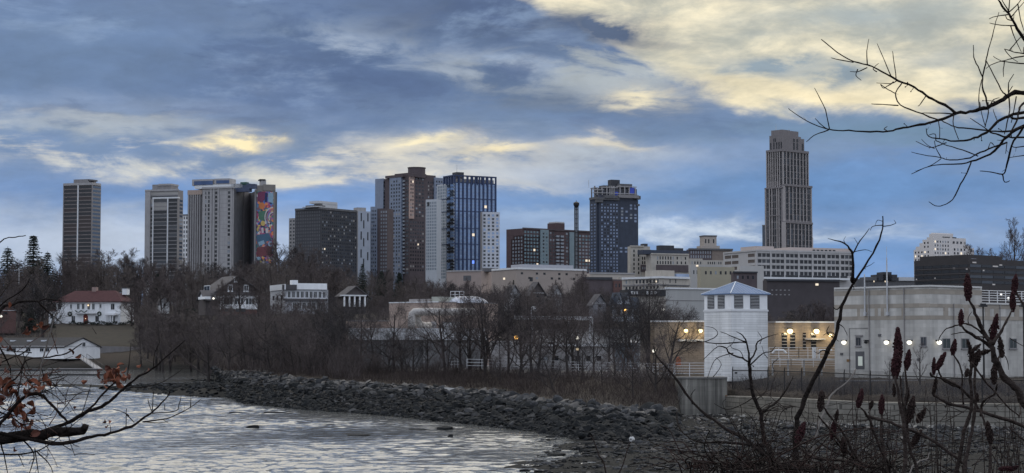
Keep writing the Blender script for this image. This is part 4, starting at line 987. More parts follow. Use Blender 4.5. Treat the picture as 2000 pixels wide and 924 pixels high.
for x, y in ((1693, 531), (1737, 500)):
    q = MB(); uu, zz = b.u('L', x), b.z(613); dd = b.dims('L', uu, uu, 0, 0, .18, .18)
    q.tube([(dd[0], dd[2], zz), (dd[0], dd[2], b.z(558)), (dd[0], dd[2], b.z(y+.0))], [.09, .08, .06], 6); q.box(dd[0]-.1, dd[0]+.2, dd[2]-.12, dd[2]+.12, zz-.1, zz+.25)
    if y == 500: q.tube([(dd[0], dd[2], b.z(500)), (dd[0], dd[2], b.z(478))], .02, 4)
    b.part('antenna_mast', q, STEEL)
q = MB(); z0, z1 = b.z(588), b.z(563.5); uA, uB = b.u('R', 1914), b.u('R', 2105)
for k in range(5): zc = z0+(z1-z0)*(k+.9)/5; q.tube([(uA, .25, zc), (uB, .25, zc)], .035, 5)
rl = b.part('roof_railing', q, WHITED)
q = MB()
for k in range(13): x = uA+(uB-uA)*k/12; q.tube([(x, .25, z0-.2), (x, .25, z1)], .045, 5)
q.build('baluster', WHITED, rl)
for x in (1962, 1976): 
    q = MB(); dd = b.dims('R', b.u('R', x), b.u('R', x), 0, 0, -.8, -.8); q.ball((dd[0], dd[2], b.z(570 if x < 1970 else 578)), .12); b.part('roof_lamp', q, mat('dim_roof_lamp', (.7, .7, .7), emit=(1, 1, .95), es=.9))
b.done()

# tan brick pump houses either side of the louvered tower
b = Bld('brick_building', 'tan brick pump house with yellow wall lamps and white ledge, left of the louvered tower', 'building', 1270, 1278, 1420, 214, 14, 3.3)
b.body(628, TAN); b.fpart('coping', WHITED, 'R', 1276, 1420, 626, 629, .12); b.fpart('coping', WHITED, 'L', 1270, 1278, 626, 629, .12)
b.fpart('ledge', WHITED, 'R', 1325, 1372, 663, 666.5, .5)
for x in (1337, 1365.5): wall_lamp(b, 'R', x, 646, GLOW_Y, .24, 45)
b.done()
b = Bld('brick_building', 'tan brick pump house with tall louvered windows and yellow lamps, right of the louvered tower', 'building', 1499, 1512, 1665, 215, 14, 3.3)
b.body(629, TAN); b.fpart('coping', WHITED, 'R', 1511, 1665, 627.5, 630.5, .12); b.fpart('coping', CONC, 'L', 1499, 1512, 627.5, 630.5, .12)
for x, w_ in ((1526, 10), (1542, 10), (1567, 6), (1583, 10)):
    wd = b.fpart('window', GLD, 'R', x, x+w_, 650, 682, .03); q = MB()
    for k in range(5): b.fb(q, 'R', x, x+w_, 653+k*6.4, 654.6+k*6.4, .06)
    q.build('slat', CONC, wd)
for x in (1539.5, 1591): wall_lamp(b, 'R', x, 647, GLOW_Y, .32, 85)
wall_lamp(b, 'R', 1618, 655, GLOW_Y, .2, 45)
b.fpart('ledge', CONCL, 'R', 1572, 1610, 661, 663.5, .4); b.done()

# beige process building and the white-rimmed tank hall before it
b = Bld('process_building', 'beige process building with big insulated pipe on its face, left of centre by the shore', 'building', 760, 858, 972, 262, 52, 3.2)
b.body(590, BEIGE); b.fpart('coping', WHITED, 'L', 759.5, 858, 588.6, 590.6, .1); b.fpart('coping', CONC, 'R', 858, 972, 588.6, 590.6, .1)
b.fpart('door', CONCD, 'R', 864, 887, 628, 646, .1); b.fpart('panel', STEEL, 'R', 866, 886, 630, 645, .16); b.fpart('panel', WHITED, 'R', 888, 897, 628, 646, .12); b.winp('R', 898, 904, 628, 644, GLD); b.fpart('vent', CONCL, 'L', 842, 852, 628, 640, .12)
q = MB(); b.fb(q, 'L', 799, 838, 583, 591, -1, -5); b.part('roof_unit', q, CONCL)
q = MB(); b.fb(q, 'L', 843, 858, 579, 591, -1, -5); b.part('roof_unit', q, mat('greenish_unit', (.34, .36, .33), .7))
q = MB(); v = P(912, 592, 267); v = v-b.world[0]; v.rotate(Matrix.Rotation(-b.world[1], 3, 'Z'))
nx = 14; prof = [(.0, 0), (.0, .5), (.12, .85), (.3, 1.), (.7, 1.), (.85, .8), (1, .3), (1.03, 0)]
Lr = 76/F*267*1.0; ca, sa = math.cos(b.world[1]), -math.sin(b.world[1])
vs = []; fs = []
for j, (ft, fh) in enumerate(prof):
    for k in range(9):
        aa = math.pi*k/8; xx = (ft-.48)*Lr; yy = 2.2*math.cos(aa); zz = 1.0*fh*math.sin(aa)
        vs.append((v.x+xx*ca-yy*sa*1., v.y+xx*sa+yy*ca, b.z(591)+zz))
for j in range(len(prof)-1):
    for k in range(8): fs.append((j*9+k, j*9+k+1, (j+1)*9+k+1, (j+1)*9+k))
q.add(vs, fs); b.part('domed_roof', q, mat('white_membrane', (.46, .48, .54), .5, .05, .5), True)
q = MB(); zl, zh = b.z(579), b.z(566); c0 = P(880, 579, 270)-b.world[0]; c1 = P(906, 579, 270)-b.world[0]
for c_ in (c0, c1): c_.rotate(Matrix.Rotation(-b.world[1], 3, 'Z'))
for k in range(4): p_ = c0.lerp(c1, k/3); q.tube([(p_.x, p_.y, zl), (p_.x, p_.y, zh)], .05, 4)
for k in range(3): zc = zl+(zh-zl)*k/2; q.tube([(c0.x, c0.y, zc), (c1.x, c1.y, zc)], .05, 4)
q.tube([(c0.x, c0.y, zl), (c0.x, c0.y, b.z(591))], .05, 4); q.tube([(c1.x, c1.y, zl), (c1.x, c1.y, b.z(591))], .05, 4)
b.part('roof_frame', q, STEEL); b.done()
b = Bld('process_annex', 'low beige annex left of the beige process building', 'building', 676, 680, 775, 272, 10, 3.2); b.body(627, BEIGE); b.fpart('coping', CONC, 'R', 679, 775, 625.5, 628, .1); b.done()
b = Bld('tank_hall', 'long low dark tank hall with a broad white fascia, behind the shore trees', 'building', 678, 684, 952, 249, 9, 2.9)
b.body(663, mat('dim_block', (.16, .16, .165), .9, .1, .4, streak=.2)); b.fpart('fascia', mat('fascia_white', (.56, .57, .59), .6, .12, .5, streak=.3), 'R', 683, 952, 641, 664, .35, -2.5)
for x in (702, 745, 826, 868, 910): b.fpart('pilaster', mat('dim_block2', (.22, .22, .225), .9), 'R', x, x+4, 665, None, .2)
b.done()
# big pipe on its own saddles
t = empty('insulated_pipe', P(808, 664, 243)); tag(t, 'fat pale insulated pipe bending down onto the white fascia of the tank hall', 'pipe')
o = t.location; PIPE = mat('insulation_jacket', (.38, .36, .345), .55, .08, .8)
pa = [P(804, 641, 249.5), P(804, 622, 250), P(805, 613, 250), P(809, 609.5, 250), P(818, 609, 250), P(870, 609, 250.2), P(928, 609, 251)]
q = MB(); q.tube([p-o for p in pa], .5, 12); q.build('pipe_run', PIPE, t, True)
q = MB(); q.tube([p-o for p in (P(816, 614, 251), P(815, 624, 251), P(819, 633, 252), P(830, 637, 253), P(838, 636, 254))], .5, 12); q.build('pipe_elbow', PIPE, t, True)
for x in (824, 831, 869, 907): q = MB(); q.tube([P(x, 609, 250.2)-o, P(x+2, 609, 250.2)-o], .56, 12); q.build('clamp', mat('clamp_dark', (.1, .1, .1), .6), t)
# pipe bridge, tanks and small sheds among the trees
t = empty('pipe_bridge', P(1150, 690, 236)); o = t.location; tag(t, 'thin pale steel pipe bridge with a down leg behind the shore trees', 'pipe bridge')
q = MB(); q.tube([P(1005, 622, 236)-o, P(1152, 624, 236)-o], .12, 6); q.tube([P(1005, 618, 236)-o, P(1156, 620, 236)-o], .08, 6); q.build('pipe_run', STEEL, t)
q = MB(); q.tube([P(1152, 624, 236)-o, P(1152, 690, 236)-o], .12, 6); q.tube([P(1157, 620, 236)-o, P(1157, 690, 236)-o], .1, 6); q.build('down_leg', STEEL, t)
for x in (1040, 1110): q = MB(); q.tube([P(x, 622, 236)-o, P(x, 722, 236)-o], .08, 5); q.build('leg', STEEL, t)
t = empty('storage_tank', P(1225, 712, 228)); o = t.location; tag(t, 'small blue-grey cylindrical storage tank behind bare trees left of the tan pump house', 'tank')
q = MB(); q.cyl(0, 0, -1, 2.6, 1.5, n=20); q.build('shell', mat('tank_blue', (.16, .20, .24), .5, .15), t, False); q = MB(); q.cyl(0, 0, 2.6, 3.1, 1.55, .2, 20); q.build('lid', STEEL, t)
b = Bld('utility_shed', 'low grey utility shed with pale roof edge among the shore trees', 'shed', 1040, 1046, 1190, 232, 8, 3.2); b.body(676, CONCL); b.fpart('roof', WHITED, 'R', 1045, 1190, 672.5, 676.5, .3)
b.wins('R', 1055, 1180, 6, 694, 706, 1, .4, .8, GLD); b.done()
b = Bld('settling_tank', 'pale concrete settling tank wall with open top behind the shore trees', 'tank', 955, 960, 1040, 240, 8, 3.2); b.body(668, CONCL); b.fpart('coping', CONCL, 'R', 959, 1040, 666, 669, .2); b.done()

# railings
def railing(label, pts, hgt, nr, sp, m=WHITED, name='railing', cat='railing', r=.028, mid=None):
    t = empty(name, pts[0]); tag(t, label, cat, 'white railings of the plant' if m is WHITED else None); o = pts[0].copy()
    q = MB()
    for k in range(nr):
        dz_ = Vector((0, 0, hgt*(k+1)/nr)); q.tube([p-o+dz_ for p in pts], r, 4)
    q.build('rail', m, t)
    for a, c in zip(pts, pts[1:]):
        n = max(1, round((c-a).length/sp))
        for k in range(n+1):
            p = a.lerp(c, k/n)-o; q = MB(); q.tube([p, p+Vector((0, 0, hgt))], r*1.25, 4); q.build('post', m, t)
    return t
railing('white five-rail railing on the bulkhead edge left of the louvered tower', [P(1318, 735, 187), P(1376, 735, 187)], 1.3, 5, 1.2)
railing('white railing on the bulkhead edge in front of the louvered tower', [P(1376, 736, 183), P(1428, 737, 182)], 1.2, 5, 1.3)
railing('white railing around the open catwalk right of the louvered tower', [P(1502, 700, 205), P(1560, 700, 203), P(1632, 700, 204)], 1.15, 4, 1.1)
railing('white railing of the lower step below the catwalk', [P(1502, 716, 200), P(1545, 716, 199), P(1632, 718, 200)], .9, 4, 1.3)
railing('short white gate-like railing below the white fascia', [P(876, 718, 226), P(900, 718, 225)], 1.1, 3, .5)
railing('long thin white railing among the shore trees', [P(912, 720, 222), P(1000, 722, 220), P(1090, 724, 215)], 1.1, 3, 1.6)
railing('white railing between the shore trees and the tan pump house', [P(1110, 728, 212), P(1210, 730, 206), P(1316, 735, 190)], 1.2, 4, 1.5)
t = empty('catwalk', P(1566, 712, 204)); o = t.location; tag(t, 'white steel catwalk with pipework below the yellow lamps', 'catwalk')
q = MB(); a, c = P(1502, 701, 206)-o, P(1634, 701, 206)-o; q.box(a.x, c.x, -1.2, .6, a.z-.12, a.z); q.build('deck', STEEL, t)
for x in (1505, 1535, 1566, 1600, 1630): q = MB(); a = P(x, 701, 205)-o; q.box(a.x-.08, a.x+.08, -.6, -.44, -1.2, a.z-.12); q.build('leg', STEEL, t)
q = MB(); q.tube([P(1508, 690, 206)-o, P(1514, 684, 206)-o, P(1530, 684, 206)-o, P(1536, 690, 206)-o], .12, 6); q.tube([P(1590, 700, 206)-o, P(1590, 678, 206)-o], .22, 8); q.tube([P(1600, 700, 206)-o, P(1600, 684, 206)-o, P(1625, 684, 206)-o], .1, 6); q.build('pipework', WHITED, t)
t = empty('safety_cone', P(1325, 710, 190)); tag(t, 'orange safety cover beside the white railing, in front of the tan pump house', 'cover')
q = MB(); q.cyl(0, 0, -.2, .45, .28, .24, 10); q.build('cover', mat('safety_orange', (.30, .09, .035), .7, .1), t); q = MB(); q.ball((0, 0, .45), .24); q.build('cap', mat('safety_orange', (0, 0, 0)), t, True)

# lamp posts of the plant
def lamp_post(label, px, py, d, foot, m, r=.16, arm=0., mp=BLACKM):
    top = P(px, py, d); zb = g1(top.x, d)-.1 if foot is None else zat(foot, d)
    t = empty('lamp_post', (top.x, d, zb)); tag(t, label, 'lamp post'); h = top.z-zb
    q = MB(); q.tube([(arm, 0, 0), (arm, 0, h+.15)] if not arm else [(arm, 0, 0), (arm, 0, h-.1), (arm*.8, 0, h+.35), (0, 0, h+.3)], .06, 6); q.build('pole', mp, t)
    q = MB(); q.ball((0, 0, h), r, 10, 8); q.build('globe', m, t, True)
    q = MB(); q.cyl(0, 0, h+r*.8, h+r*1.3, r*1.2, r*.5, 8); q.build('cap', mp, t)
lamp_post('lamp post with a glowing orange globe among the shore trees', 1008, 659, 226, None, GLOW_O, .25)
lamp_post('lamp post with a bright white globe near the pipe bridge', 1127.5, 659.5, 224, None, GLOW_W, .2)
lamp_post('short lamp post with a dim white globe under the pipe bridge', 1128, 682, 220, None, mat('dim_globe', (.6, .5, .4), emit=(1, .8, .5), es=1.1), .16)
lamp_post('lamp post with white globe behind the long leaning branch', 1277, 685, 205, None, GLOW_W, .19)
lamp_post('lamp post with tiny white globe left of the orange lamp', 976, 658, 236, None, GLOW_W, .11)
lamp_post('grey lamp post with curved neck and unlit pale head left of the orange lamp', 998, 672, 222, None, mat('unlit_head', (.5, .5, .52), .5), .22, -.35, STEEL)
lamp_post('lamp post with dim globe on the slope before the warehouse', 1295, 604, 330, None, mat('dim_white_globe', (.7, .7, .68), emit=(1, .95, .85), es=.7), .3)
lamp_post('lamp post with pale unlit curved head above the shore trees', 1045, 604, 250, None, mat('unlit_head', (0, 0, 0)), .3, -.5, STEEL)
for px, lab in ((1920, 'tall black lamp post with square head before the white block building'), (1999, 'tall black lamp post at the right edge before the white block building')):
    a = P(px, 596, 172); t = empty('lamp_post', (a.x, 172, 2.6)); tag(t, lab, 'lamp post'); h = a.z-2.6
    q = MB(); q.tube([(0, 0, 0), (0, 0, h)], [.1, .07], 6); q.build('pole', BLACKM, t)
    q = MB(); q.box(-.22, .22, -.22, .22, h, h+.14); q.box(-.32, .32, -.32, .32, h-.16, h); q.build('head', BLACKM, t)

# bulkhead, seawall and the chain link fence on top
def wall_strip(name, label, pts, thick, m, cat):
    """pts: (px, d, top y, bottom z)"""
    f = [(Vector((P(px, ty, d).x, d, 0)), zat(ty, d), zb_) for px, d, ty, zb_ in pts]
    vs = []; fs = []
    for v, zt_, zb_ in f: vs += [(v.x, v.y, zb_), (v.x, v.y, zt_), (v.x, v.y+thick, zt_), (v.x, v.y+thick, zb_)]
    for k in range(len(f)-1):
        o = 4*k; fs += [(o, o+4, o+5, o+1), (o+1, o+5, o+6, o+2), (o+2, o+6, o+7, o+3)]
    fs += [(0, 1, 2, 3), (len(vs)-1, len(vs)-2, len(vs)-3, len(vs)-4)]
    q = MB(); q.add(vs, fs); o = q.build(name, m); return tag(o, label, cat)
BULK = mat('stained_concrete', (.055, .054, .052), .9, .15, 1.5, stretch=(1.3, 1.3, .05), brick=(1.3, .42, .02, .8), col2=(.40, .38, .34), streak=.35)
b = Bld('bulkhead', 'streaked concrete bulkhead wall with rust stain under the louvered tower', 'wall', 1318, 1323, 1419, 177.2, 4, -.3); b.body(738, BULK)
b.fpart('coping', mat('bulkhead_cap', (.15, .145, .14), .9, .15), 'R', 1322, 1419.5, 736.5, 739.5, .12, -3)
b.fpart('rust_stain', mat('rust_stain', (.16, .07, .03), .9, .3, 2.), 'R', 1415.5, 1418.8, 772, 800, .012); b.done()
STONE = mat('pale_stone_blocks', (.215, .20, .175), .95, .22, .7, brick=(1.5, .42, .035, .38), bump=.4, bs=3, streak=.25)
wall_strip('seawall', 'long pale stone block seawall running right below the chain link fence', [(1418, 177, 774, -.2), (1500, 167, 776, -.2), (1600, 158, 781, -.2), (1700, 155.3, 786, -.2), (2000, 150, 790, -.2), (2700, 146, 794, -.2)], 2.6, STONE, 'wall')
# timber or concrete kerb wall behind it (dark low band)
b = Bld('retaining_wall', 'low dark concrete retaining wall between the fence and white block building', 'wall', 1630, 1640, 1805, 178, 10, 2.4); b.body(744, CONCD); b.fpart('coping', CONC, 'R', 1639, 1805, 742.5, 745, .1); b.done()
def fence_mat():
    m = bpy.data.materials.new('chain_link'); m.use_nodes = True; t = m.node_tree; p = t.nodes['Principled BSDF']; p.inputs['Base Color'].default_value = (.03, .03, .033, 1); p.inputs['Roughness'].default_value = .6
    tcn = t.nodes.new('ShaderNodeTexCoord'); w1 = t.nodes.new('ShaderNodeTexNoise'); w1.inputs['Scale'].default_value = 1.5; t.links.new(tcn.outputs['Object'], w1.inputs['Vector'])
    mr = t.nodes.new('ShaderNodeMapRange'); mr.inputs[3].default_value = .3; mr.inputs[4].default_value = .5; t.links.new(w1.outputs[0], mr.inputs[0])
    t.links.new(mr.outputs[0], p.inputs['Alpha']); return m
def chain_fence(label, pts, h, sp):
    t = empty('chain_link_fence', pts[0]); tag(t, label, 'fence'); o = pts[0].copy(); up = Vector((0, 0, h))
    q = MB(); q.tube([p-o+up for p in pts], .05, 5); q.build('top_rail', BLACKM, t)
    q = MB()
    for k in range(3): q.tube([p-o+up+Vector((0, -.08*k, .12+.09*k)) for p in pts], .012, 3)
    q.build('barbed_wire', BLACKM, t)
    vs = []; fs = []
    for p in pts: vs += [tuple(p-o), tuple(p-o+up)]
    for k in range(len(pts)-1): fs.append((2*k, 2*k+2, 2*k+3, 2*k+1))
    q = MB(); q.add(vs, fs); q.build('wire_mesh', fence_mat(), t)
    for a, c in zip(pts, pts[1:]):
        n = max(1, round((c-a).length/sp))
        for k in range(n+(c is pts[-1])):
            p = a.lerp(c, k/n)-o; q = MB(); q.tube([p, p+up, p+up+Vector((0, -.25, .35))], [.05, .05, .03], 6); q.build('post', BLACKM, t)
chain_fence('black chain link fence with angled barbed wire arms along the top of the seawall', [P(1431, 764, 180), P(1500, 766, 174), P(1600, 771, 166), P(1700, 778, 160), P(1830, 784, 155), P(2010, 792, 151), P(2200, 795, 149)], 1.95, 3.1)

# ------------------------------------------------------------------ houses on the slope
def gable(b, ze_py, zr_py, axis, m, ov=.5, name='roof', x0=0, x1=None, y0=0, y1=None, wm=None):
    """gable roof over local box; axis 'Y': ridge along local Y (gable shows on the right face), 'X': ridge along X (gable on the left face)"""
    x1 = b.W if x1 is None else x1; y1 = b.D if y1 is None else y1
    ze, zr = b.z(ze_py), b.z(zr_py); th = .22
    q = MB()
    if axis == 'Y':
        c = (x0+x1)/2; sl_ = (zr-ze)/(c-x0); e = ze-sl_*ov
        prof = [(x0-ov, e), (c, zr), (x1+ov, e), (x1+ov, e-th), (c, zr-th), (x0-ov, e-th)]
        vs = [(x, y0-ov, z) for x, z in prof]+[(x, y1+ov, z) for x, z in prof]
        tri = [(x0, y0, ze-th), (x1, y0, ze-th), (c, y0, zr-th), (x0, y1, ze-th), (x1, y1, ze-th), (c, y1, zr-th)]
    else:
        c = (y0+y1)/2; sl_ = (zr-ze)/(c-y0); e = ze-sl_*ov
        prof = [(y0-ov, e), (c, zr), (y1+ov, e), (y1+ov, e-th), (c, zr-th), (y0-ov, e-th)]
        vs = [(x0-ov, y, z) for y, z in prof]+[(x1+ov, y, z) for y, z in prof]
        tri = [(x0, y0, ze-th), (x0, y1, ze-th), (x0, c, zr-th), (x1, y0, ze-th), (x1, y1, ze-th), (x1, c, zr-th)]
    q.add(vs, [(0, 1, 7, 6), (1, 2, 8, 7), (2, 3, 9, 8), (3, 4, 10, 9), (4, 5, 11, 10), (5, 0, 6, 11), (0, 5, 4, 1), (1, 4, 3, 2), (6, 7, 10, 11), (7, 8, 9, 10)])
    r = q.build(name, m, b.root)
    g = MB(); g.add(tri, [(0, 1, 2), (3, 5, 4), (0, 2, 5, 3), (1, 4, 5, 2)]); g.build('gable', wm or WHITE, b.root)
    return r
def hip(b, ze_py, zr_py, axis, m, ov=.7, inset=None):
    ze, zr = b.z(ze_py), b.z(zr_py); x0, x1, y0, y1 = -ov, b.W+ov, -ov, b.D+ov
    if axis == 'Y': i = inset or (x1-x0)/2; r0, r1 = ((x0+x1)/2, y0+i, zr), ((x0+x1)/2, y1-i, zr); fs = [(0, 1, 4), (1, 2, 5, 4), (2, 3, 5), (3, 0, 4, 5)]
    else: i = inset or (y1-y0)/2; r0, r1 = (x0+i, (y0+y1)/2, zr), (x1-i, (y0+y1)/2, zr); fs = [(0, 1, 5, 4), (1, 2, 5), (2, 3, 4, 5), (3, 0, 4)]
    q = MB(); q.add([(x0, y0, ze), (x1, y0, ze), (x1, y1, ze), (x0, y1, ze), r0, r1, (x0, y0, ze-.25), (x1, y0, ze-.25), (x1, y1, ze-.25), (x0, y1, ze-.25)],
                  fs+[(0, 6, 7, 1), (1, 7, 8, 2), (2, 8, 9, 3), (3, 9, 6, 0), (9, 8, 7, 6)])
    return q.build('roof', m, b.root)
# white mansion with red roof
b = Bld('mansion', 'two-storey white mansion with dark red tiled hip roof and christmas wreaths, left above the lawn', 'house', 110, 236, 262, 640, 72, zat(634, 640))
b.body(590, WHITE); REDR = mat('red_tile', (.075, .03, .034), .85, .2, 1., brick=(.5, .35, .03, .7)); rf = hip(b, 588.5, 566.5, 'Y', REDR, .9)
b.fpart('eave', WHITED, 'L', 109, 236.5, 589, 591, .7)
q = MB(); b.fb(q, 'L', 175, 183, 559.5, 570, -4, -5.5); q.build('chimney', mat('chimney_brick', (.3, .22, .2), .9), rf)
q = MB(); b.fb(q, 'L', 233, 242, 561.5, 575, -5, -7); q.build('chimney', WHITE, rf); q = MB(); b.fb(q, 'L', 232.5, 242.5, 560.5, 562.5, -4.8, -7.2); q.build('chimney_cap', DARKB, rf)
for x, w_, y0_, y1_ in ((114, 6, 593.5, 604), (138, 3, 594, 602), (151.5, 4.5, 593, 603), (161, 4.5, 593, 603), (172, 4.5, 593, 604), (181, 4.5, 593, 604), (195.5, 3, 594, 601), (217.5, 6.5, 593.5, 604.5), (141, 6.5, 617, 628.5), (187.5, 6.5, 617, 628.5), (219, 6, 618, 629)):
    framed_window(b, 'L', x, x+w_, y0_, y1_, mat('dusk_glass', (.05, .055, .06), .2, .4, .3) if 150 < x < 186 else GLD, WHITED, w=.12)
q = MB(); b.fb(q, 'L', 164, 172.5, 617, None, .12); dr = q.build('door', mat('red_door', (.16, .04, .03), .6), b.root)
q = MB(); u0, u1 = b.u('L', 172.5), b.u('L', 164); zc = b.z(617); n = 10; c = (u0+u1)/2; rr = abs(u1-u0)/2
vs = [(-.12, c+rr*math.cos(math.pi*k/n), zc+rr*.7*math.sin(math.pi*k/n)) for k in range(n+1)]; q.add(vs+[(.0, y, z) for _, y, z in vs], [tuple(range(n, -1, -1))]+[(k, k+1, n+2+k, n+1+k) for k in range(n)]); q.build('fanlight', mat('red_door', (0, 0, 0)), dr)
q = MB(); dd = b.dims('L', b.u('L', 169), b.u('L', 169), 0, 0, .3, .3); q.ball((dd[0], dd[2], b.z(622)), .14); q.build('door_lamp', mat('porch_glow', (.8, .6, .4), emit=(1, .7, .4), es=1.2), dr)
q = MB(); dd = b.dims('L', b.u('L', 174), b.u('L', 174), 0, 0, .3, .3); q.ball((dd[0], dd[2], b.z(596)), .28); b.part('balcony_lamp', q, mat('porch_glow', (0, 0, 0)))
GREEN = mat('evergreen_garland', (.02, .035, .022), .9, .3, 3.)
for x in (138, 195.5):
    q = MB(); u, z = b.u('L', x), b.z(612.5); ring = [(-.25, u+.62*math.cos(R(k*30)), z+.62*math.sin(R(k*30))) for k in range(13)]; q.tube(ring, .2, 5, False)
    w_ = tag(q.build('wreath', GREEN), None); w_.location = b.world[0]; w_.rotation_euler.z = b.world[1]
    tag(w_, 'round dark green wreath on the mansion wall %s of the red door' % ('left' if x < 160 else 'right'), 'wreath', 'wreaths on the mansion')
q = MB(); pts = []
for k in range(13):
    x = 152+23*k/12; u = b.u('L', x); pts.append((-1.35, u, b.z(606+ (3.5*math.sin(math.pi*(k % 6)/6) if k < 12 else 0))))
q.tube(pts, .16, 5); w_ = q.build('garland', GREEN); w_.location = b.world[0]; w_.rotation_euler.z = b.world[1]; tag(w_, 'green garland swags along the mansion balcony rail', 'garland')
q = MB(); b.fb(q, 'L', 148, 188, 611, 612.5, 1.2); b.fb(q, 'L', 148, 188, 605.5, 606.3, 1.2, 1.1)
for k in range(14): b.fb(q, 'L', 148+40*k/13-.25, 148+40*k/13+.25, 606, 611, 1.18, 1.1)
b.part('balcony', q, WHITED)
q = MB(); b.fb(q, 'L', 207, 228, 612, 616, 2.2); b.part('porch_roof', q, WHITE)
for x in (209, 213.5, 222, 226.5): q = MB(); dd = b.dims('L', b.u('L', x), b.u('L', x), 0, 0, 1.9, 1.9); q.cyl(dd[0], dd[2], 0, b.z(616), .2, .17, 8); b.part('porch_column', q, WHITE)
a = wing(b, 'wing', 96, 111, 116, 644, 72); a.body(607, WHITE); a.fpart('roof', REDR, 'L', 95, 111, 605, 607.5, .4); a.winp('L', 99, 105, 612, 622, GLD); a.done(); b.done()
# boathouse
b = Bld('boathouse', 'long white boathouse with dark shingle roof and gable end on the far shore, left edge', 'boathouse', -70, 127, 197, 531, 47, zat(701, 531))
b.body(676, WHITE); gable(b, 676.5, 659, 'Y', ROOFD, .4)
for x, w_ in ((18, 6), (29, 7), (56, 8), (82, 7), (93.5, 6), (-6, 7)): framed_window(b, 'L', x, x+w_, 680.5, 687, GLD, WHITED, w=.08)
for x, w_ in ((45, 10), (72, 7), (12, 8)):
    q = MB(); zz = b.z(664.5); y_ = b.u('L', x); q.box(b.W*.28, b.W*.36, y_, y_+2.0, b.z(668), b.z(664)); b.part('skylight', q, mat('skylight_glass', (.6, .63, .68), .2, emit=(.7, .75, .8), es=.0))
framed_window(b, 'R', 162, 167.5, 669, 677, mat('dusk_glass', (0, 0, 0)), WHITED, w=.1)
for x in (135, 160, 190): q = MB(); b.fb(q, 'R', x-.8, x+.8, 701, 712, -.2, -.6); b.part('pile', q, BLACKM)
for x in (100, 60, 20, -30): q = MB(); b.fb(q, 'L', x-.8, x+.8, 701, 712, -.2, -.6); b.part('pile', q, BLACKM)
b.done()
t = empty('gangway', P(160, 698, 525)); o = t.location; tag(t, 'sloping pale gangway with handrails from the boathouse down to the floating dock', 'gangway')
q = MB(); a, c = P(163, 699, 527)-o, P(196, 722, 512)-o; q.add([tuple(a+Vector(v)) for v in ((-.9, 0, 0), (.9, 0, 0), (-.9, 0, -.3), (.9, 0, -.3))]+[tuple(c+Vector(v)) for v in ((-.9, 0, 0), (.9, 0, 0), (-.9, 0, -.3), (.9, 0, -.3))], [(0, 4, 5, 1), (2, 3, 7, 6), (0, 2, 6, 4), (1, 5, 7, 3), (0, 1, 3, 2), (4, 6, 7, 5)]); q.build('ramp', CONCL, t)
for sx in (-.9, .9): q = MB(); q.tube([a+Vector((sx, 0, 1.1)), c+Vector((sx, 0, 1.1))], .06, 5); [q.tube([a.lerp(c, k/5)+Vector((sx, 0, 0)), a.lerp(c, k/5)+Vector((sx, 0, 1.1))], .05, 4) for k in range(6)]; q.build('handrail', BLACKM, t)
for lab, xa, xb, py, d in (('long grey floating dock at the foot of the gangway', 95, 200, 722, 511), ('dark floating dock left of the gangway, in front of the boathouse', -40, 88, 727, 505)):
    t = empty('floating_dock', P((xa+xb)/2, py, d)); t.location.z = 0; o = t.location; tag(t, lab, 'dock'); L_ = (xb-xa)/F*d
    q = MB(); q.box(-L_/2, L_/2, -1.4, 1.4, .28, .5); q.build('deck', CONC if xa > 0 else CONCD, t); q = MB(); q.box(-L_/2+.2, L_/2-.2, -1.2, 1.2, -.3, .28); q.build('float', BLACKM, t)
t = empty('floating_dock', P(160, 735, 430)); t.location.z = 0; tag(t, 'thin dark mooring float lying alone on the bright water before the boathouse', 'dock'); q = MB(); q.box(-9, 6, -.6, .6, -.1, .28); q.build('deck', BLACKM, t)
# shore wall strip and pale path below the lawn
wall_strip('shore_wall', 'pale low stone wall along the water right of the boathouse', [(196, 556, 676, 4.0), (240, 560, 677, 4.), (282, 566, 678, 4.)], 1.2, CONC, 'wall')
# three big houses
b = Bld('shingle_house', 'dark shingled house with white glazed sunporch and gabled upper floor, middle-left slope', 'house', 395, 424, 506, 520, 25, zat(616, 520))
SHG = mat('dark_shingle_wall', (.075, .065, .065), .9, .15, 1.); b.body(566, SHG, z0=.2)
gable(b, 566, 537, 'Y', mat('grey_roof_shingle', (.085, .08, .085), .9, .2, 1.), .8, wm=SHG)
q = MB(); b.fb(q, 'R', 424, 504, 604, None, 2.4); b.part('foundation', q, mat('house_brick', (.17, .09, .08), .9))
q = MB(); b.fb(q, 'R', 423, 505, 577, 604, 2.6); b.part('sunporch', q, WHITE)
q = MB(); b.fb(q, 'R', 421, 507, 572.5, 577, 3.1); b.part('porch_roof', q, mat('grey_roof_shingle', (0, 0, 0)))
for x0_, n in ((429, 1), (440, 3), (461, 3), (483, 3)):
    for k in range(n): b.winp('R', x0_+k*6, x0_+k*6+4.8, 582.5, 594, mat('dusk_glass', (0, 0, 0)), 'window', 2.66, 2.5)
for x0_ in (441, 452, 463, 474): b.winp('R', x0_, x0_+8, 602.5, 609, mat('dusk_glass', (0, 0, 0)), 'window', 2.66, 2.5)
for x0_ in (446, 477): framed_window(b, 'R', x0_, x0_+7, 557, 567, GLD, WHITED, w=.18)
framed_window(b, 'R', 458, 464, 541, 549, GLD, WHITED, w=.15)
framed_window(b, 'L', 399, 410, 557, 570, GLD, WHITED, w=.2)
a = wing(b, 'wing', 388, 402, 428, 516, 25); a.body(583, mat('dark_shingle_wall', (0, 0, 0))); gable(a, 583, 566, 'X', mat('grey_roof_shingle', (0, 0, 0)), .6, wm=WHITE); a.fpart('porch', WHITE, 'L', 388, 402, 580, 585, 1.4)
